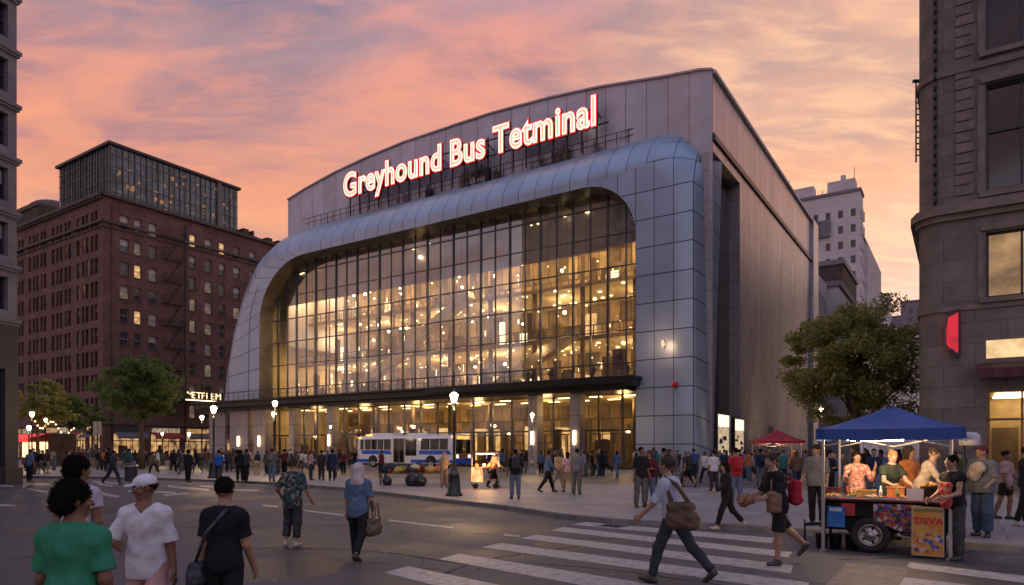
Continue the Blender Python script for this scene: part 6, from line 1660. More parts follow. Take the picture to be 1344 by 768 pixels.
mid(998, 637, 4, 180, 1.76, 'navy', 'faded blue', 'x', 1, 0, label='person in navy jacket and backpack and jeans before the red canopy', bagm='navy')
mid(1046, 644, 2, 175, 1.70, 'brown', 'dark blue', 'x', 2, 1, label='woman in brown hooded jacket and jeans before the red canopy right side')
mid(1028, 640, 0, 200, 1.72, 'teal', 'dark blue', 'x', 2, 1, label='person in teal jacket next to the brown hooded woman before the red canopy')
mid(1088, 662, 3, 20, 1.72, 'black', 'black', 'x', 2, 0, label='person all in black standing just left of the blue canopy leg')
mid(287, 630, 1, 200, 1.72, 'bright blue', 'charcoal', 'x', 2, 0, label='person in bright blue top walking beside the left plaza lamp')
mid(315, 633, 3, 200, 1.72, 'black', 'black', 'x', 1, 0, label='person all in black, arms folded, just right of the left plaza lamp')
mid(323, 633, 0, 150, 1.76, 'charcoal', 'black', 'x', 1, 0, label='person in charcoal top, second figure right of the left plaza lamp')
mid(357, 632, 4, 180, 1.78, 'grey', 'faded blue', 'x', 1, 0, label='person with grey backpack walking towards the terminal left end', bagm='grey')
mid(373, 622, 0, 190, 1.7, 'maroon', 'black', 'x', 2, 0, label='person in maroon top standing right of the grey backpack walker')
mid(408, 630, 3, 120, 1.7, 'pale pink', 'charcoal', 'x', 2, 1, label='woman in pale pink top with folded arms left of the lamp before the lobby')
mid(422, 630, 4, 180, 1.7, 'charcoal', 'charcoal', 'x', 1, 0, label='person in charcoal with dark backpack before the lobby glass left of the bus')
mid(436, 631, 9, 200, 1.74, 'navy', 'black', 'x', 1, 0, label='person in long navy coat left of the bus, back to us')
mid(247, 633, 9, 170, 1.72, 'black', 'black', 'x', 1, 0, label='person in long black coat walking off left of the plaza lamp')
mid(148, 636, 8, 80, 1.74, 'charcoal', 'dark blue', 'x', 1, 0, label='person in charcoal jacket hurrying right past the litter bin')
mid(648, 640, 1, 120, 1.74, 'tan', 'black', 'x', 2, 0, label='person in tan jacket and black trousers beside the glowing stall')
mid(1008, 631, 6, 20, 1.7, 'olive', 'khaki', 'x', 2, 1, label='person in olive t-shirt, shorts and backpack strolling near the red canopy')
rc = random.Random(77)
def fill(n, pxa, pxb, ya, yb, where, light=1, avoid=()):
    k = 0; tries = 0; spots = []
    while k < n and tries < 4000:
        tries += 1
        px = rc.uniform(pxa, pxb); Y = rc.uniform(ya, yb); p = at(px, Y, PZ)
        q = (p - TO); v = q.dot(TV); u = q.dot(TU)
        if (-2 < u < 68 and v > -2.6): continue
        if (Vector((p.x, p.y, 0)) - Vector((BC.x, BC.y, 0))).length > 300: continue
        if any(abs(px - a) < b and Y < c for a, b, c in avoid): continue
        if any((p - s).length < .62 for s in spots): continue
        i = rc.randrange(len(POSES)); st, me, low, ext = POSES[i]
        tops = list(TOPS); wts = [9, 6, 5, 3, 3, 4, 3, 3, 1.2, 1.6, 2, .8, 2, 1.2, 8, .6]
        top = rc.choices(tops, wts)[0]; bot = rc.choices(list(BOTS), [6, 5, 4, 3, 2, 4])[0]; bagm = 'charcoal'
        dist = 'near' if Y < ya + (yb - ya) * .34 else ('midway' if Y < ya + (yb - ya) * .67 else 'far')
        side = ['left', 'centre-left', 'centre-right', 'right'][min(3, int((px - pxa) / (pxb - pxa) * 4))]
        lab = f'{st} person, {top} top, {bot} {low}{", " + ext if ext else ""}, {where}, {side} {dist}'
        if lab in used: continue
        crowd_person(i, p, rc.choice((0, 180, 90, -90)) * math.pi / 180 + rc.uniform(-.6, .6), rc.uniform(1.58, 1.84), top, bot, where, rc.randrange(4), rc.choice((0, 0, 0, 1, 1, 2, 3)), label=lab, shoe=rc.choice((m_shoe, m_shoe, m_shoew)))
        spots.append(p); k += 1
fill(70, 34, 285, 47, 84, 'by brick block')
fill(58, 285, 470, 44, 74, 'at terminal left end')
fill(10, 630, 700, 44, 62, 'right of bus')
fill(22, 690, 860, 42, 62, 'before entrance doors')
fill(52, 850, 1070, 31, 54, 'on right plaza', avoid=((965, 12, 34), (1000, 8, 40)))
fill(18, 1068, 1300, 22, 40, 'behind blue canopy')
# people on the balcony inside
for k in range(20):
    u = rc.uniform(7, 53); v = rc.uniform(2.8, 5.5); p = tw(u, v, 7.86); i = rc.choice((0, 3, 7, 9, 4))
    lab = f'visitor in {["black","navy","charcoal","brown","maroon","grey"][k % 6]} top behind the balcony glass, {["far left", "left", "middle", "right", "far right"][4 - min(4, int((u - 7) / 9.3))]} part'
    t_ = ["black", "navy", "charcoal", "brown", "maroon", "grey"][k % 6]
    crowd_person(i, p, rc.uniform(0, 6), rc.uniform(1.6, 1.85), t_, rc.choice(list(BOTS)), '', rc.randrange(4), rc.choice((0, 1)), group='visitors behind the balcony glass', label=lab)
# ------------------------------------------------------------------ city bus
m_busw = M('bus_white', (.80, .79, .82), .25, var=.05, coat=.3); m_busb = M('bus_blue', (.02, .12, .62), .25, var=.1, coat=.3)
m_rub = M('rubber', (.018, .018, .018), .75, var=.3, scale=8, bump=.3); m_rim = M('rim_metal', (.42, .40, .38), .35, metal=.9, var=.2); m_bwin = M('bus_window', (.012, .013, .016), .05, spec=.8)
m_org = E('marker_orange', (1, .22, .04), 5); m_head = E('headlight_glow', (1, .85, .6), 8)
bp0 = at(469, 67.5, PZ + .004)
B = empty('city_bus', bp0, TROT, 'white city bus with blue side stripes and dark windows parked before the lobby', 'bus')
BL, BW, BHt = 12.2, 2.5, 3.1
g = MB(); g.T = None
sec = [(0, .42), (0, 2.2), (.05, 2.75), (.22, 3.02), (.5, 3.1), (2.0, 3.1), (2.28, 3.02), (2.45, 2.75), (2.5, 2.2), (2.5, .42)]
xs = [(0, .97), (.12, 1.0), (BL - .25, 1.0), (BL - .06, .985), (BL, .95)]
vs = []
for x, s_ in xs:
    for y, z in sec: vs.append((x, 1.25 + (y - 1.25) * s_, .42 + (z - .42) * s_))
n_ = len(sec); fs = []
for i in range(len(xs) - 1):
    for j in range(n_ - 1): fs.append((i * n_ + j, (i + 1) * n_ + j, (i + 1) * n_ + j + 1, i * n_ + j + 1))
    fs.append((i * n_ + n_ - 1, (i + 1) * n_ + n_ - 1, (i + 1) * n_, i * n_))
fs += [tuple(range(n_)), tuple(range(len(vs) - n_, len(vs)))]
g.add(vs, fs); g.build('body', m_busw, B, bevel=.03)
g = MB()
for a, b in ((.05, .38), (.66, .97)): g.add([(a * BL, -.012, 1.28), (b * BL, -.012, 1.28), (b * BL - .25, -.012, 1.66), (a * BL, -.012, 1.66)], [(0, 1, 2, 3)])
g.box(.02, 2.3, -.010, .0, .50, .80); g.box(7.0, 12.0, -.010, .0, .50, .80)
g.build('blue_stripe', m_busb, B, fix=False)
for a, b in ((.035, .07), (.085, .150), (.158, .218), (.226, .286), (.296, .366), (.52, .63), (.675, .76), (.768, .85), (.858, .935)):
    g = MB(); g.box(a * BL, b * BL, -.022, .03, 1.72 if a < .5 or a > .64 else 1.15, 2.72); g.build('side_window', m_bwin, B, bevel=.02)
g = MB(); g.box(.405 * BL, .455 * BL, -.03, .02, .5, 2.72); g.box(.46 * BL, .505 * BL, -.03, .02, .5, 2.72); d = g.build('door', m_bwin, B)
g = MB(); 
for x in (.40, .457, .508): g.box(x * BL - .03, x * BL + .03, -.05, -.01, .48, 2.78)
g.box(.40 * BL, .51 * BL, -.05, -.01, 2.74, 2.8); g.build('door_frame', m_org.copy() if False else M('bus_frame', (.35, .22, .12), .4, metal=.5), d)
for x in (.175 * BL, .775 * BL):
    a_ = MB(); pts = [(x + .66 * math.cos(R(t)), .55 + .66 * math.sin(R(t))) for t in range(0, 181, 15)]
    a_.add([(p[0], -.015, p[1]) for p in pts], [tuple(range(len(pts)))]); a_.build('wheel_arch', m_rub, B, fix=False)
    for yy in (-.02, 2.26):
        w_ = MB(); w_.T = Matrix.Translation((x, yy, .50)) @ Matrix.Rotation(R(-90), 4, 'X'); w_.lathe([(.30, .0), (.46, -.0), (.50, .04), (.50, .22), (.46, .26), (.3, .26)], 22)
        wh = w_.build('wheel', m_rub, B); w_ = MB(); w_.T = Matrix.Translation((x, yy - .01, .50)) @ Matrix.Rotation(R(-90), 4, 'X'); w_.lathe([(.0, .0), (.10, -.02), (.14, .05), (.28, .05), (.31, -.01)], 18); w_.build('rim', m_rim, wh)
g = MB(); g.box(BL - .03, BL + .03, .18, 2.32, 1.35, 2.62); ws = g.build('windshield', m_bwin, B, bevel=.05)
g = MB(); g.box(BL - .02, BL + .035, .35, 2.15, 2.68, 2.95); g.build('destination_sign', E('dest_amber', (1, .35, .06), 2.2, .7, 9), B)
g = MB(); g.box(BL - .02, BL + .05, .1, 2.4, .42, .95); g.build('bumper', m_busb, B, bevel=.04)
g = MB(); g.box(BL - .02, BL + .02, .12, 2.38, .95, 1.33); g.build('grille', M('grille_orange', (.35, .09, .03), .35, var=.5, scale=6), B)
for y in (.38, 2.12):
    g = MB(); g.lathe([(.0, .05), (.1, .04), (.13, 0), (.13, -.05)], 12); o = g.build('headlight', m_head, B, (BL + .03, y, 1.12)); o.rotation_euler = (0, R(90), 0)
g = MB(); g.box(1.2, 4.2, .5, 2.0, 3.08, 3.32); g.box(6.2, 8.6, .5, 2.0, 3.08, 3.28); g.build('roof_unit', m_busw, B, bevel=.05)
g = MB(); g.box(.8, 1.5, .4, .8, 3.06, 3.2); g.build('roof_beacon', m_org, B)
for x in (.15, BL - .4):
    g = MB(); g.box(x, x + .25, .02, .10, 2.86, 2.93); g.build('marker_light', m_org, B)
g = MB(); g.bar((BL, .1, 2.5), (BL + .45, -.2, 2.4), .04, .04); g.box(BL + .38, BL + .5, -.32, -.12, 1.95, 2.4); g.build('mirror', m_dark, B)

# ------------------------------------------------------------------ market canopies
def canopy(origin, rz, x0, x1, y0, y1, ze, zp, val, name, label, col, posts=True, legz=0.0, droop=.03):
    t = empty(name, origin, rz, label, 'canopy'); g = MB(); n = 10; cx_, cy_ = (x0 + x1) / 2, (y0 + y1) / 2
    def edge(k):                              # perimeter of the eave, corners on k%n==0
        s_, f = divmod(k, n); f /= n; c = [(x0, y0), (x1, y0), (x1, y1), (x0, y1)]; a, b = c[s_ % 4], c[(s_ + 1) % 4]
        return a[0] + (b[0] - a[0]) * f, a[1] + (b[1] - a[1]) * f, ze - droop * math.sin(f * math.pi)
    rings = 6; vs = []
    for r in range(rings + 1):
        q = r / rings
        for k in range(4 * n):
            ex_, ey_, ez_ = edge(k); h_ = (1 - q) ** 1.25
            sag = -.035 * math.sin(q * math.pi) * (1 - abs(((k % n) / n) * 2 - 1))
            vs.append((cx_ + (ex_ - cx_) * q, cy_ + (ey_ - cy_) * q, ez_ + (zp - ze) * h_ + sag))
    fs = [(r * 4 * n + k, r * 4 * n + (k + 1) % (4 * n), (r + 1) * 4 * n + (k + 1) % (4 * n), (r + 1) * 4 * n + k) for r in range(rings) for k in range(4 * n)]
    g.add(vs, fs, 0, True); g.build('roof_cloth', col, t, fix=True)
    g = MB(); vs = []
    for k in range(4 * n):
        ex_, ey_, ez_ = edge(k); w_ = .012 * math.sin(k * 2.3); nx = (1 if ex_ >= x1 - 1e-6 else -1 if ex_ <= x0 + 1e-6 else 0) * w_; ny = (1 if ey_ >= y1 - 1e-6 else -1 if ey_ <= y0 + 1e-6 else 0) * w_
        vs += [(ex_, ey_, ez_ + .002), (ex_ + nx * 2, ey_ + ny * 2, ez_ - val + .012 * math.sin(k * 1.3))]
    g.add(vs, [(2 * k, 2 * ((k + 1) % (4 * n)), 2 * ((k + 1) % (4 * n)) + 1, 2 * k + 1) for k in range(4 * n)], 0, True); g.build('valance', col, t, fix=False)
    if posts:
        for (x, y) in ((x0 + .12, y0 + .08), (x1 - .22, y0 + .08), (x0 + .12, y1 - .08), (x1 - .22, y1 - .08)):
            g = MB(); lz = legz if y > (y0 + y1) / 2 else 0.0
            g.box(x - .02, x + .02, y - .02, y + .02, lz, ze - .05); g.box(x - .028, x + .028, y - .028, y + .028, lz, ze * .55); g.box(x - .06, x + .06, y - .06, y + .06, lz, lz + .02); g.build('post', m_alu, t)
        for (a, b) in (((x0 + .12, y0 + .08), (x1 - .22, y0 + .08)), ((x0 + .12, y1 - .08), (x1 - .22, y1 - .08))):
            g = MB(); m_ = ((a[0] + b[0]) / 2, a[1])
            g.bar((*a, ze - .1), (*m_, ze - .32), .02, .02); g.bar((*m_, ze - .32), (*b, ze - .1), .02, .02); g.bar((*a, ze - .32), (*m_, ze - .1), .02, .02); g.bar((*m_, ze - .1), (*b, ze - .32), .02, .02)
            g.build('truss', m_alu, t)
    return t
m_alu = M('tent_aluminium', (.42, .41, .40), .4, metal=.7, var=.1)
m_tblue = M('canopy_blue', (.018, .065, .28), .55, var=.2, scale=3, bump=.25, bscale=14)
m_tred = M('canopy_red', (.42, .012, .035), .6, var=.15, scale=3, bump=.25, bscale=14)
CZ = TROT
CB = at(1156, 12.2)                          # cart reference: front centre on the ground
CT = canopy(CB, CZ, -1.06, 1.27, -.12, 2.1, 2.25, 2.70, .20, 'market_canopy', 'big blue pop-up canopy over the food cart, lit from below', m_tblue, legz=PZ, droop=.02)
g = MB(); g.box(-.55, .35, .02, .07, 2.02, 2.05); g.build('light_strip', E('strip_warm', (1, .82, .55), 26), CT)
for x in (-.5, .5):
    L = bpy.data.lights.new('stall_light', 'POINT'); L.energy = 42; L.color = (1, .64, .32); L.shadow_soft_size = .12; lo = bpy.data.objects.new('stall_light', L); COL.objects.link(lo); lo.parent = CT; lo.location = (x, .45, 1.98)
p_ = gnd(1236, 706)
rp = CB.copy()
# white hooded lamp on a pole at the canopy's right end
q = at(1266, 13.4, PZ); g = MB(); g.tube([(0, 0, 0), (0, 0, 1.95)], .016, 6)
o = empty('hooded_lamp', q, 0, 'small white paper-hooded lamp on a thin pole at the right end of the blue canopy', 'lamp'); g.build('pole', m_iron, o)
g = MB(); g.lathe([(.0, .26), (.12, .25), (.17, .2), (.19, .0), (.17, -.0), (.15, .18)], 14, 0, (.1, 0, 1.82)); g.build('shade', M('paper_white', (.55, .52, .55), .7), o)
# cart
K = empty('food_cart', CB, CZ, 'cluttered trailer food cart with one big wheel and a lit counter under the blue canopy', 'food cart')
m_cart = M('cart_maroon', (.10, .02, .02), .5, var=.4, scale=8); m_under = M('cart_under', (.014, .013, .013), .7, var=.5, scale=6)
g = MB(); g.box(-1.02, 1.02, 0, .95, .93, .975); g.build('counter', m_cart, K, bevel=.01)
g = MB(); g.box(-1.0, 1.0, .22, .92, .62, .93); g.box(-.95, 1.0, .3, .85, .36, .62); g.build('body', m_under, K, bevel=.02)
g = MB(); g.box(-.12, .62, -.012, .02, .50, .90); g.add([(-.1, -.014, .6), (.3, -.014, .42), (.62, -.014, .42), (.62, -.014, .6)], [(0, 1, 2, 3)]); g.build('painted_panel', mosaic_mat('graffiti', [(.03, .02, .03), (.30, .03, .04), (.05, .09, .35), (.45, .40, .38), (.02, .02, .03), (.35, .12, .03), (.10, .03, .16)], 19, .45), K)
g = MB(); g.box(-.64, -.42, .03, .10, .66, .88); g.build('red_box', M('box_red', (.45, .04, .03), .5, var=.5, scale=20), K)
for x in (-.95, .95):
    g = MB(); g.box(x - .025, x + .025, .85, .9, 0, .95); g.box(x - .025, x + .025, .10, .15, 0, .95); g.build('leg', m_dark, K)
g = MB(); g.bar((-1.0, .4, .45), (-1.35, .35, .42), .06, .06); g.tube([(-1.33, .35, .0), (-1.33, .35, .52)], .02, 6); g.build('tow_bar', m_dark, K)
for yy in (.02, .80):
    w_ = MB(); w_.T = Matrix.Translation((-.17, yy, .325)) @ Matrix.Rotation(R(-90), 4, 'X')
    w_.lathe([(.19, .02), (.20, -.02), (.26, -.04), (.305, -.02), (.325, .03), (.325, .15), (.30, .19), (.2, .18)], 32); wh = w_.build('wheel', m_rub, K)
    w_ = MB(); w_.T = Matrix.Translation((-.17, yy - .01, .325)) @ Matrix.Rotation(R(-90), 4, 'X'); w_.lathe([(.0, -.025), (.045, -.03), (.06, .0), (.10, .03), (.15, .035), (.175, .0), (.19, -.022), (.2, .0)], 26)
    rm = w_.build('rim', m_rim, wh)
    w_ = MB()
    for a in range(5):
        w_ = MB(); t_ = a * 2 * math.pi / 5; w_.T = Matrix.Translation((-.17 + .125 * math.cos(t_), yy + .012, .325 + .125 * math.sin(t_))) @ Matrix.Rotation(R(-90), 4, 'X'); w_.lathe([(0, -.012), (.022, -.012), (.024, .02)], 8); w_.build('rim_slot', m_under, wh)
for i, (x, z) in enumerate(((-1.0, .0), (-.78, .0), (.75, 0), (-.5, .0))):   # tubs pushed under the cart
    g = MB(); g.lathe([(.0, .0), (.10, 0), (.12, .27), (.125, .28), (.11, .27)], 14)
    tag(g.build('tub', [m_under, m_dark, m_under, m_dark][i], None, CB + Matrix.Rotation(CZ, 3, 'Z') @ Vector((x, .18 + .1 * (i % 2), 0))), ['black round tub under the left end of the food cart', 'dark tub beside the food cart wheel, left of it', 'black tub under the food cart behind the orange poster', 'dark tub half hidden behind the food cart wheel'][i], 'tub')
def onc(x, y, z): return CB + Matrix.Rotation(CZ, 3, 'Z') @ Vector((x, y, z))
# blue crate hung at the left, poster at the right
g = MB(); g.box(-.13, .13, -.09, .09, 0, .03)
for k in range(5): z = .03 + k * .052; g.box(-.13, .13, -.095, -.080, z, z + .038); g.box(-.13, .13, .08, .095, z, z + .038); g.box(-.135, -.12, -.09, .09, z, z + .038); g.box(.12, .135, -.09, .09, z, z + .038)
g.box(-.14, .14, -.10, -.075, .27, .37); g.box(-.14, -.12, -.1, .1, .0, .37); g.box(.12, .14, -.1, .1, 0, .37)
g.box(-.12, .12, -.075, .075, .03, .30)
o = g.build('plastic_crate', M('crate_blue', (.03, .17, .50), .45, var=.2), None, onc(-.72, .0, .45), CZ); tag(o, 'bright blue plastic crate strapped to the left side of the food cart', 'crate')
g = MB(); g.box(-.10, .10, -.104, -.1005, .29, .35); g.build('crate_label', M('label_white', (.5, .5, .55), .5, var=.5, scale=30), o)
PB = empty('poster_board', onc(.72, -.10, .05), CZ, 'orange poster board with red lettering and blue figures leaning on the cart', 'poster')
g = MB(); g.box(-.225, .225, 0, .02, 0, .82); g.build('board', mosaic_mat('poster_orange', [(.60, .25, .04), (.62, .30, .06), (.58, .20, .04), (.55, .34, .10)], 7, .5), PB)
g = MB(); g.box(-.24, .24, -.004, .024, -.012, 0); g.box(-.24, .24, -.004, .024, .82, .832); g.box(-.24, -.225, -.004, .024, 0, .82); g.box(.225, .24, -.004, .024, 0, .82); g.build('frame', M('frame_cream', (.45, .42, .34), .6), PB)
me = text_mesh('DEVA', .165, .004, .002); me.materials.clear(); me.materials.append(M('poster_red', (.50, .02, .015), .5)); me.transform(Matrix.Rotation(R(90), 4, 'X')); link('lettering', me, PB, (-.19, -.003, .53))
rn = random.Random(4); g = MB()
for k in range(26):
    x = rn.uniform(-.2, .2); z = rn.uniform(.04, .40); r_ = rn.uniform(.012, .05); n_ = 7
    pts = [(x + r_ * rn.uniform(.6, 1.2) * math.cos(t * 2 * math.pi / n_), -.003 - .0002 * k, z + r_ * rn.uniform(.6, 1.2) * math.sin(t * 2 * math.pi / n_)) for t in range(n_)]
    pts = [(max(-.22, min(.22, p[0])), p[1], p[2]) for p in pts]; g.add(pts, [tuple(range(n_))], rn.choice((0, 0, 1, 2)))
for k in range(8): x = -.2 + k * .055; g.box(x, x + .045, -.009, -.002, .75, .78 + .02 * rn.random(), 3)
g.build('painted_figures', [M('ink_blue', (.03, .10, .38), .5), M('ink_white', (.55, .52, .48), .5), M('ink_red', (.45, .05, .03), .5), M('ink_green', (.12, .25, .08), .5)], PB, fix=False)
# goods on the counter
food = [M('food_gold', (.55, .32, .08), .6, var=.5, scale=30), M('food_orange', (.55, .18, .05), .5, var=.5, scale=30), M('food_green', (.14, .22, .05), .6, var=.5, scale=30), M('food_cream', (.60, .50, .34), .6, var=.3, scale=30), M('food_red', (.42, .05, .03), .5, var=.4, scale=30)]
lab = {0: 'golden fried pastries', 1: 'orange sliced fruit', 2: 'green herbs', 3: 'cream coloured dumplings', 4: 'red peppers'}
places = ['at the left end of the cart counter', 'second from the left on the cart counter', 'left of the counter middle', 'in front of the vendor on the counter', 'right of the counter middle', 'beside the white card on the counter', 'at the counter right end', 'in the back row left on the counter', 'in the back row centre on the counter', 'in the back row right on the counter', 'centre front edge of the counter']
pos = [(-.88, .18), (-.76, .15), (-.5, .22), (-.18, .32), (.12, .2), (.35, .35), (.88, .25), (-.82, .6), (-.35, .7), (.45, .72), (-.08, .10)]
for i, ((x, y), pl) in enumerate(zip(pos, places)):
    m_ = i % 5; t = empty('food_tray', onc(x, y, .975), CZ + rn.uniform(-.3, .3), f'shallow tray of {lab[m_]} {pl}', 'food tray', 'trays on the food cart')
    g = MB(); w, d_ = rn.uniform(.09, .13), rn.uniform(.07, .10); g.box(-w, w, -d_, d_, 0, .008); g.box(-w, w, -d_, -d_ + .008, .008, .035); g.box(-w, w, d_ - .008, d_, .008, .035); g.box(-w, -w + .008, -d_ + .008, d_ - .008, .008, .035); g.box(w - .008, w, -d_ + .008, d_ - .008, .008, .035); g.build('tray', m_alu, t)
    g = MB()
    for k in range(26):
        px_, py_ = rn.uniform(-w + .02, w - .02), rn.uniform(-d_ + .02, d_ - .02); r_ = rn.uniform(.012, .022); zc_ = .02 + rn.random() * .035
        g.lathe([(0, r_ * .9), (r_ * .7, r_ * .5), (r_, 0), (r_ * .7, -r_ * .5), (0, -r_ * .9)], 6, 0, (px_, py_, zc_))
    g.build('food_pieces', food[m_], t)['kind'] = 'stuff'
for i, (x, y, h_, r_) in enumerate(((-.60, .48, .20, .03), (-.54, .50, .17, .028), (-.05, .55, .22, .03), (.22, .60, .19, .028), (.60, .5, .24, .035))):
    g = MB(); g.lathe([(0, 0), (r_, 0), (r_, h_ * .6), (r_ * .4, h_ * .78), (r_ * .4, h_), (0, h_)], 12)
    tag(g.build('sauce_bottle', [food[4], food[0], m_busw, food[2], food[1]][i], None, onc(x, y, .975)), ['red sauce bottle at the left of the cart counter', 'yellow sauce bottle next to the red one on the cart counter', 'white sauce bottle before the vendor on the cart', 'green sauce bottle right of the vendor on the cart', 'orange sauce bottle near the steaming pot on the cart'][i], 'bottle')
g = MB(); g.add([(-.13, 0, 0), (.13, 0, 0), (.13, .05, .20), (-.13, .05, .20)], [(0, 1, 2, 3)]); g.add([(-.13, .12, 0), (.13, .12, 0), (.13, .052, .20), (-.13, .052, .20)], [(0, 1, 2, 3)])
tag(g.build('price_card', M('card_white', (.62, .52, .50), .7), None, onc(.52, .12, .977), CZ, fix=False), 'blank pinkish white folded card standing on the cart counter', 'card')
t = empty('stock_pot', onc(.74, .50, .975), 0, 'black stock pot heaped with golden noodles on the right of the cart counter', 'pot')
g = MB(); g.lathe([(0, 0), (.15, 0), (.16, .22), (.165, .23), (.15, .22)], 18); g.build('pot', m_dark, t)
g = MB()
for k in range(60):
    a = rn.random() * 6.28; r_ = rn.random() ** .5 * .13; z = .22 + .07 * (1 - r_ / .13) + rn.random() * .02; b_ = rn.random() * 6.28
    g.tube([(r_ * math.cos(a), r_ * math.sin(a), z), (r_ * math.cos(a) + .04 * math.cos(b_), r_ * math.sin(a) + .04 * math.sin(b_), z + .02), (r_ * math.cos(a) + .07 * math.cos(b_), r_ * math.sin(a) + .07 * math.sin(b_), z)], .007, 5)
g.build('noodles', food[0], t)['kind'] = 'stuff'
for i, (x, y, w, d_, h_, m_) in enumerate(((-.30, .62, .16, .12, .14, food[0]), (.18, .80, .14, .10, .20, food[1]), (-.88, .78, .12, .1, .16, m_cart), (.90, .75, .1, .1, .18, food[3]))):
    g = MB(); g.box(-w, w, -d_, d_, 0, h_); g.box(-w - .008, w + .008, -d_ - .008, d_ + .008, h_ - .03, h_)
    tag(g.build('food_box', m_, None, onc(x, y, .975), CZ, bevel=.008), ['golden lidded box at the back of the cart counter, left of the vendor', 'orange lidded box at the back of the cart counter', 'dark maroon lidded box at the far left back of the cart', 'cream lidded box at the right back of the cart counter'][i], 'box')

# red canopy deeper on the plaza
rc0 = at(1026, 38, PZ)
canopy(rc0, TROT * .3, -1.28, 1.28, 0, 2.5, hgt(579, 38) - PZ + .02, hgt(564, 39) - PZ, .12, 'red_canopy', 'small bright red canopy over a stall in the right plaza crowd', m_tred)
t = empty('market_table', at(1026, 38.6, PZ), 0, 'long table of goods under the red canopy', 'table')
g = MB(); g.box(-1.1, 1.1, 0, .8, .82, .88); g.build('tabletop', m_cart, t)
for x in (-1, 1):
    g = MB(); g.box(x - .03, x + .03, .05, .75, 0, .82); g.build('leg', m_alu, t)
L = bpy.data.lights.new('stall_light', 'POINT'); L.energy = 60; L.color = (1, .65, .35); L.shadow_soft_size = .2; lo = bpy.data.objects.new('stall_light', L); COL.objects.link(lo); lo.location = at(1026, 39.2, 2.3)
for i in range(7):
    g = MB(); w = .1 + rn.random() * .08; g.box(-w, w, -.12, .12, 0, .12 + rn.random() * .25)
    tag(g.build('goods_box', rn.choice(food + [m_busw]), None, at(1026, 38.6, PZ + .88) + Vector((-.95 + i * .31, .35, 0)), bevel=.01), f'goods box number {i + 1} from the left on the table under the red canopy', 'box', 'boxes under the red canopy')

# glowing snack stall near the kerb
sp0 = at(637, 30.5, PZ); t = empty('snack_stall', sp0, R(6), 'small glowing orange snack trolley by the kerb right of the tall lamp', 'food cart')
m_glow = E('trolley_glow', (1, .42, .16), 1.6, .6, 5); g = MB(); g.box(-.62, -.12, -.3, .3, .3, .95); g.build('lit_cabinet', m_glow, t, bevel=.02)
g = MB(); g.box(-.15, .62, -.32, .32, .88, .95); g.box(.0, .5, -.25, .25, .35, .40); g.build('shelf', M('trolley_wood', (.35, .18, .09), .6, var=.4), t)
g = MB(); 
for x, y in ((-.6, -.28), (.6, -.28), (-.6, .28), (.6, .28)): g.tube([(x, y, .1), (x, y, 1.6)], .018, 6)
g.build('frame', m_alu, t)
for x in (-.45, .45):
    g = MB(); g.T = Matrix.Translation((x, -.3, .13)) @ Matrix.Rotation(R(-90), 4, 'X'); g.lathe([(0, 0), (.1, 0), (.13, .02), (.13, .06), (0, .06)], 14); g.build('wheel', m_rub, t)
g = MB(); g.box(-.66, .66, -.36, .36, 1.6, 1.66); g.build('roof', M('trolley_roof', (.20, .06, .05), .6), t)
g = MB(); g.box(-.4, .4, -.02, .02, 1.52, 1.56); g.build('lamp', E('trolley_lamp', (1, .7, .4), 24), t)
L = bpy.data.lights.new('trolley_light', 'POINT'); L.energy = 70; L.color = (1, .5, .22); L.shadow_soft_size = .1; lo = bpy.data.objects.new('trolley_light', L); COL.objects.link(lo); lo.parent = t; lo.location = (0, -.25, 1.3)
for i, (x, m_) in enumerate(((-.05, food[3]), (.18, food[1]), (.42, food[4]), (-.4, food[0]))):
    g = MB(); g.lathe([(0, .18), (.07, .14), (.1, .05), (.08, 0), (0, 0)], 9); tag(g.build('snack_bag', m_, None, sp0 + Vector((x, 0, .95))), ['cream snack bag on the glowing trolley', 'orange snack bag on the glowing trolley', 'red snack bag at the right of the glowing trolley', 'golden snack bag on the lit cabinet of the trolley'][i], 'bag')
# low tables heaped with goods beside the lamp
m_wood = M('table_wood', (.14, .085, .05), .6, var=.4, scale=5)
for i, (px, Y, w) in enumerate(((527, 33.5, 1.0), (562, 34.2, .95))):
    t = empty('market_table', at(px, Y, PZ), TROT * .25, ['low wooden market table heaped with goods behind the headscarf woman', 'second low market table with goods just left of the tall lamp'][i], 'table')
    g = MB(); g.box(-w, w, -.4, .4, .55, .60); g.build('tabletop', m_wood, t)
    for x, y in ((-w + .05, -.35), (w - .05, -.35), (-w + .05, .35), (w - .05, .35)):
        g = MB(); g.box(x - .04, x + .04, y - .04, y + .04, 0, .55); g.build('leg', m_wood, t)
gm = food + [MT['navy'], MT['brown'], MT['pale pink'], MT['charcoal'], MT['maroon']]
gn = ['golden', 'orange', 'green', 'cream', 'red', 'navy', 'brown', 'pale pink', 'charcoal', 'maroon']
for k in range(26):
    tb = k % 2; px, Y = ((527, 33.5), (562, 34.2))[tb]; j = rn.randrange(10); x = rn.uniform(-.85, .85); s_ = rn.uniform(.10, .2); V, Fc = polygonize([ell((0, 0, s_ * .8), (s_ * 1.5, s_, s_), rotm(rn.random() * 3)), ell((s_ * .7, 0, s_ * .9), (s_, s_ * .8, s_ * .7))], .03, noise=folds(k, .012))
    o = link('goods_bundle', sdf_mesh('goods_bundle', [(V, Fc, 0)], [gm[j]])); c = at(px, Y, PZ + .6 + (.14 if k > 15 else 0)); o.location = c + Vector((x, rn.uniform(-.2, .2), 0))
    tag(o, f'{gn[j]} bundle {"on top of the heap" if k > 15 else "lying low"} on the {"left" if tb == 0 else "right"} market table, {["left end", "middle", "right end"][min(2, int((x + .85) / .57))]}', 'bundle', 'goods heaped on the market tables')
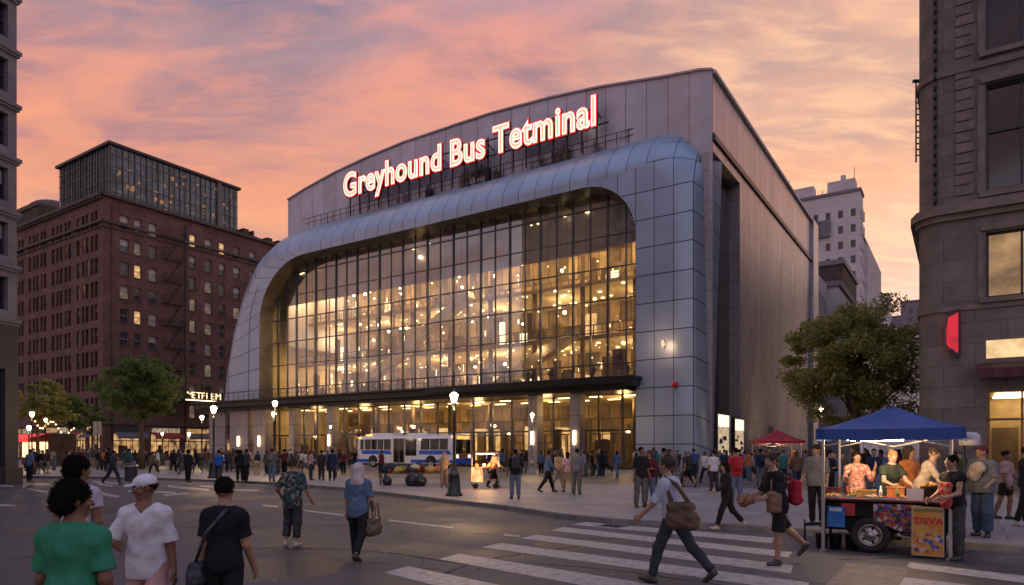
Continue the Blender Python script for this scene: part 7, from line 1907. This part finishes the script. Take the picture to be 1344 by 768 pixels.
for i, (px, Y, s_) in enumerate(((541, 32.6, .34), (552, 32.4, .30), (508, 33.0, .24))):
    V, Fc = polygonize([ell((0, 0, s_ * .8), (s_, s_ * .9, s_)), ell((0, 0, s_ * 1.7), (s_ * .3, s_ * .3, s_ * .3), k=.1)], .035, noise=folds(k + i, .015))
    o = link('refuse_sack', sdf_mesh('refuse_sack', [(V, Fc, 0)], [M('sack_black', (.02, .02, .024), .35)])); o.location = at(px, Y, PZ); tag(o, ['large black sack on the ground before the market tables', 'black sack right of the largest one before the market tables', 'small black sack at the left end of the market tables'][i], 'sack')
mid(583, 640, 3, 185, 1.62, 'tan', 'khaki', 'x', 2, 3, label='person in tan top sorting goods beside the tall lamp')
mid(500, 627, 7, 140, 1.68, 'maroon', 'black', 'x', 1, 0, label='person in maroon top behind the left end of the market tables')

# litter bin, bollards
t = empty('litter_bin', gnd(172, 632, PZ), 0, 'dark round litter bin at the kerb in the left crowd', 'bin'); g = MB(); g.lathe([(0, 0), (.27, 0), (.30, .1), (.32, .85), (.34, .88), (.30, .95), (.12, 1.02)], 16); g.build('drum', M('bin_grey', (.05, .05, .055), .6), t)
g = MB(); g.lathe([(.32, .80), (.35, .82), (.35, .87), (.32, .88)], 16); g.build('rim', m_alu, t)
for px, lb in ((337, 'short tan bollard on the left plaza'), ):
    g = MB(); g.lathe([(0, 0), (.2, 0), (.2, .05), (.17, .08), (.17, .78), (.19, .8), (.19, .86), (.1, .93), (0, .95)], 14); tag(g.build('bollard', M('bollard_tan', (.42, .30, .16), .6, var=.2), None, gnd(337, 623, PZ)), 'short tan bollard standing on the plaza left of the terminal lamps', 'bollard')
for i, px in enumerate((1090, 1110)): pass
# signpost on the left before the brick block
t = empty('sign_post', at(128, 60, PZ), 0, 'blank grey street sign on a post in front of the brick block', 'sign'); g = MB(); g.tube([(0, 0, 0), (0, 0, 4.2)], .07, 8); g.build('post', m_iron, t); g = MB(); g.box(-.35, .35, -.06, .0, 3.0, 4.2); g.build('plate', M('plate_grey', (.35, .34, .33), .5), t)
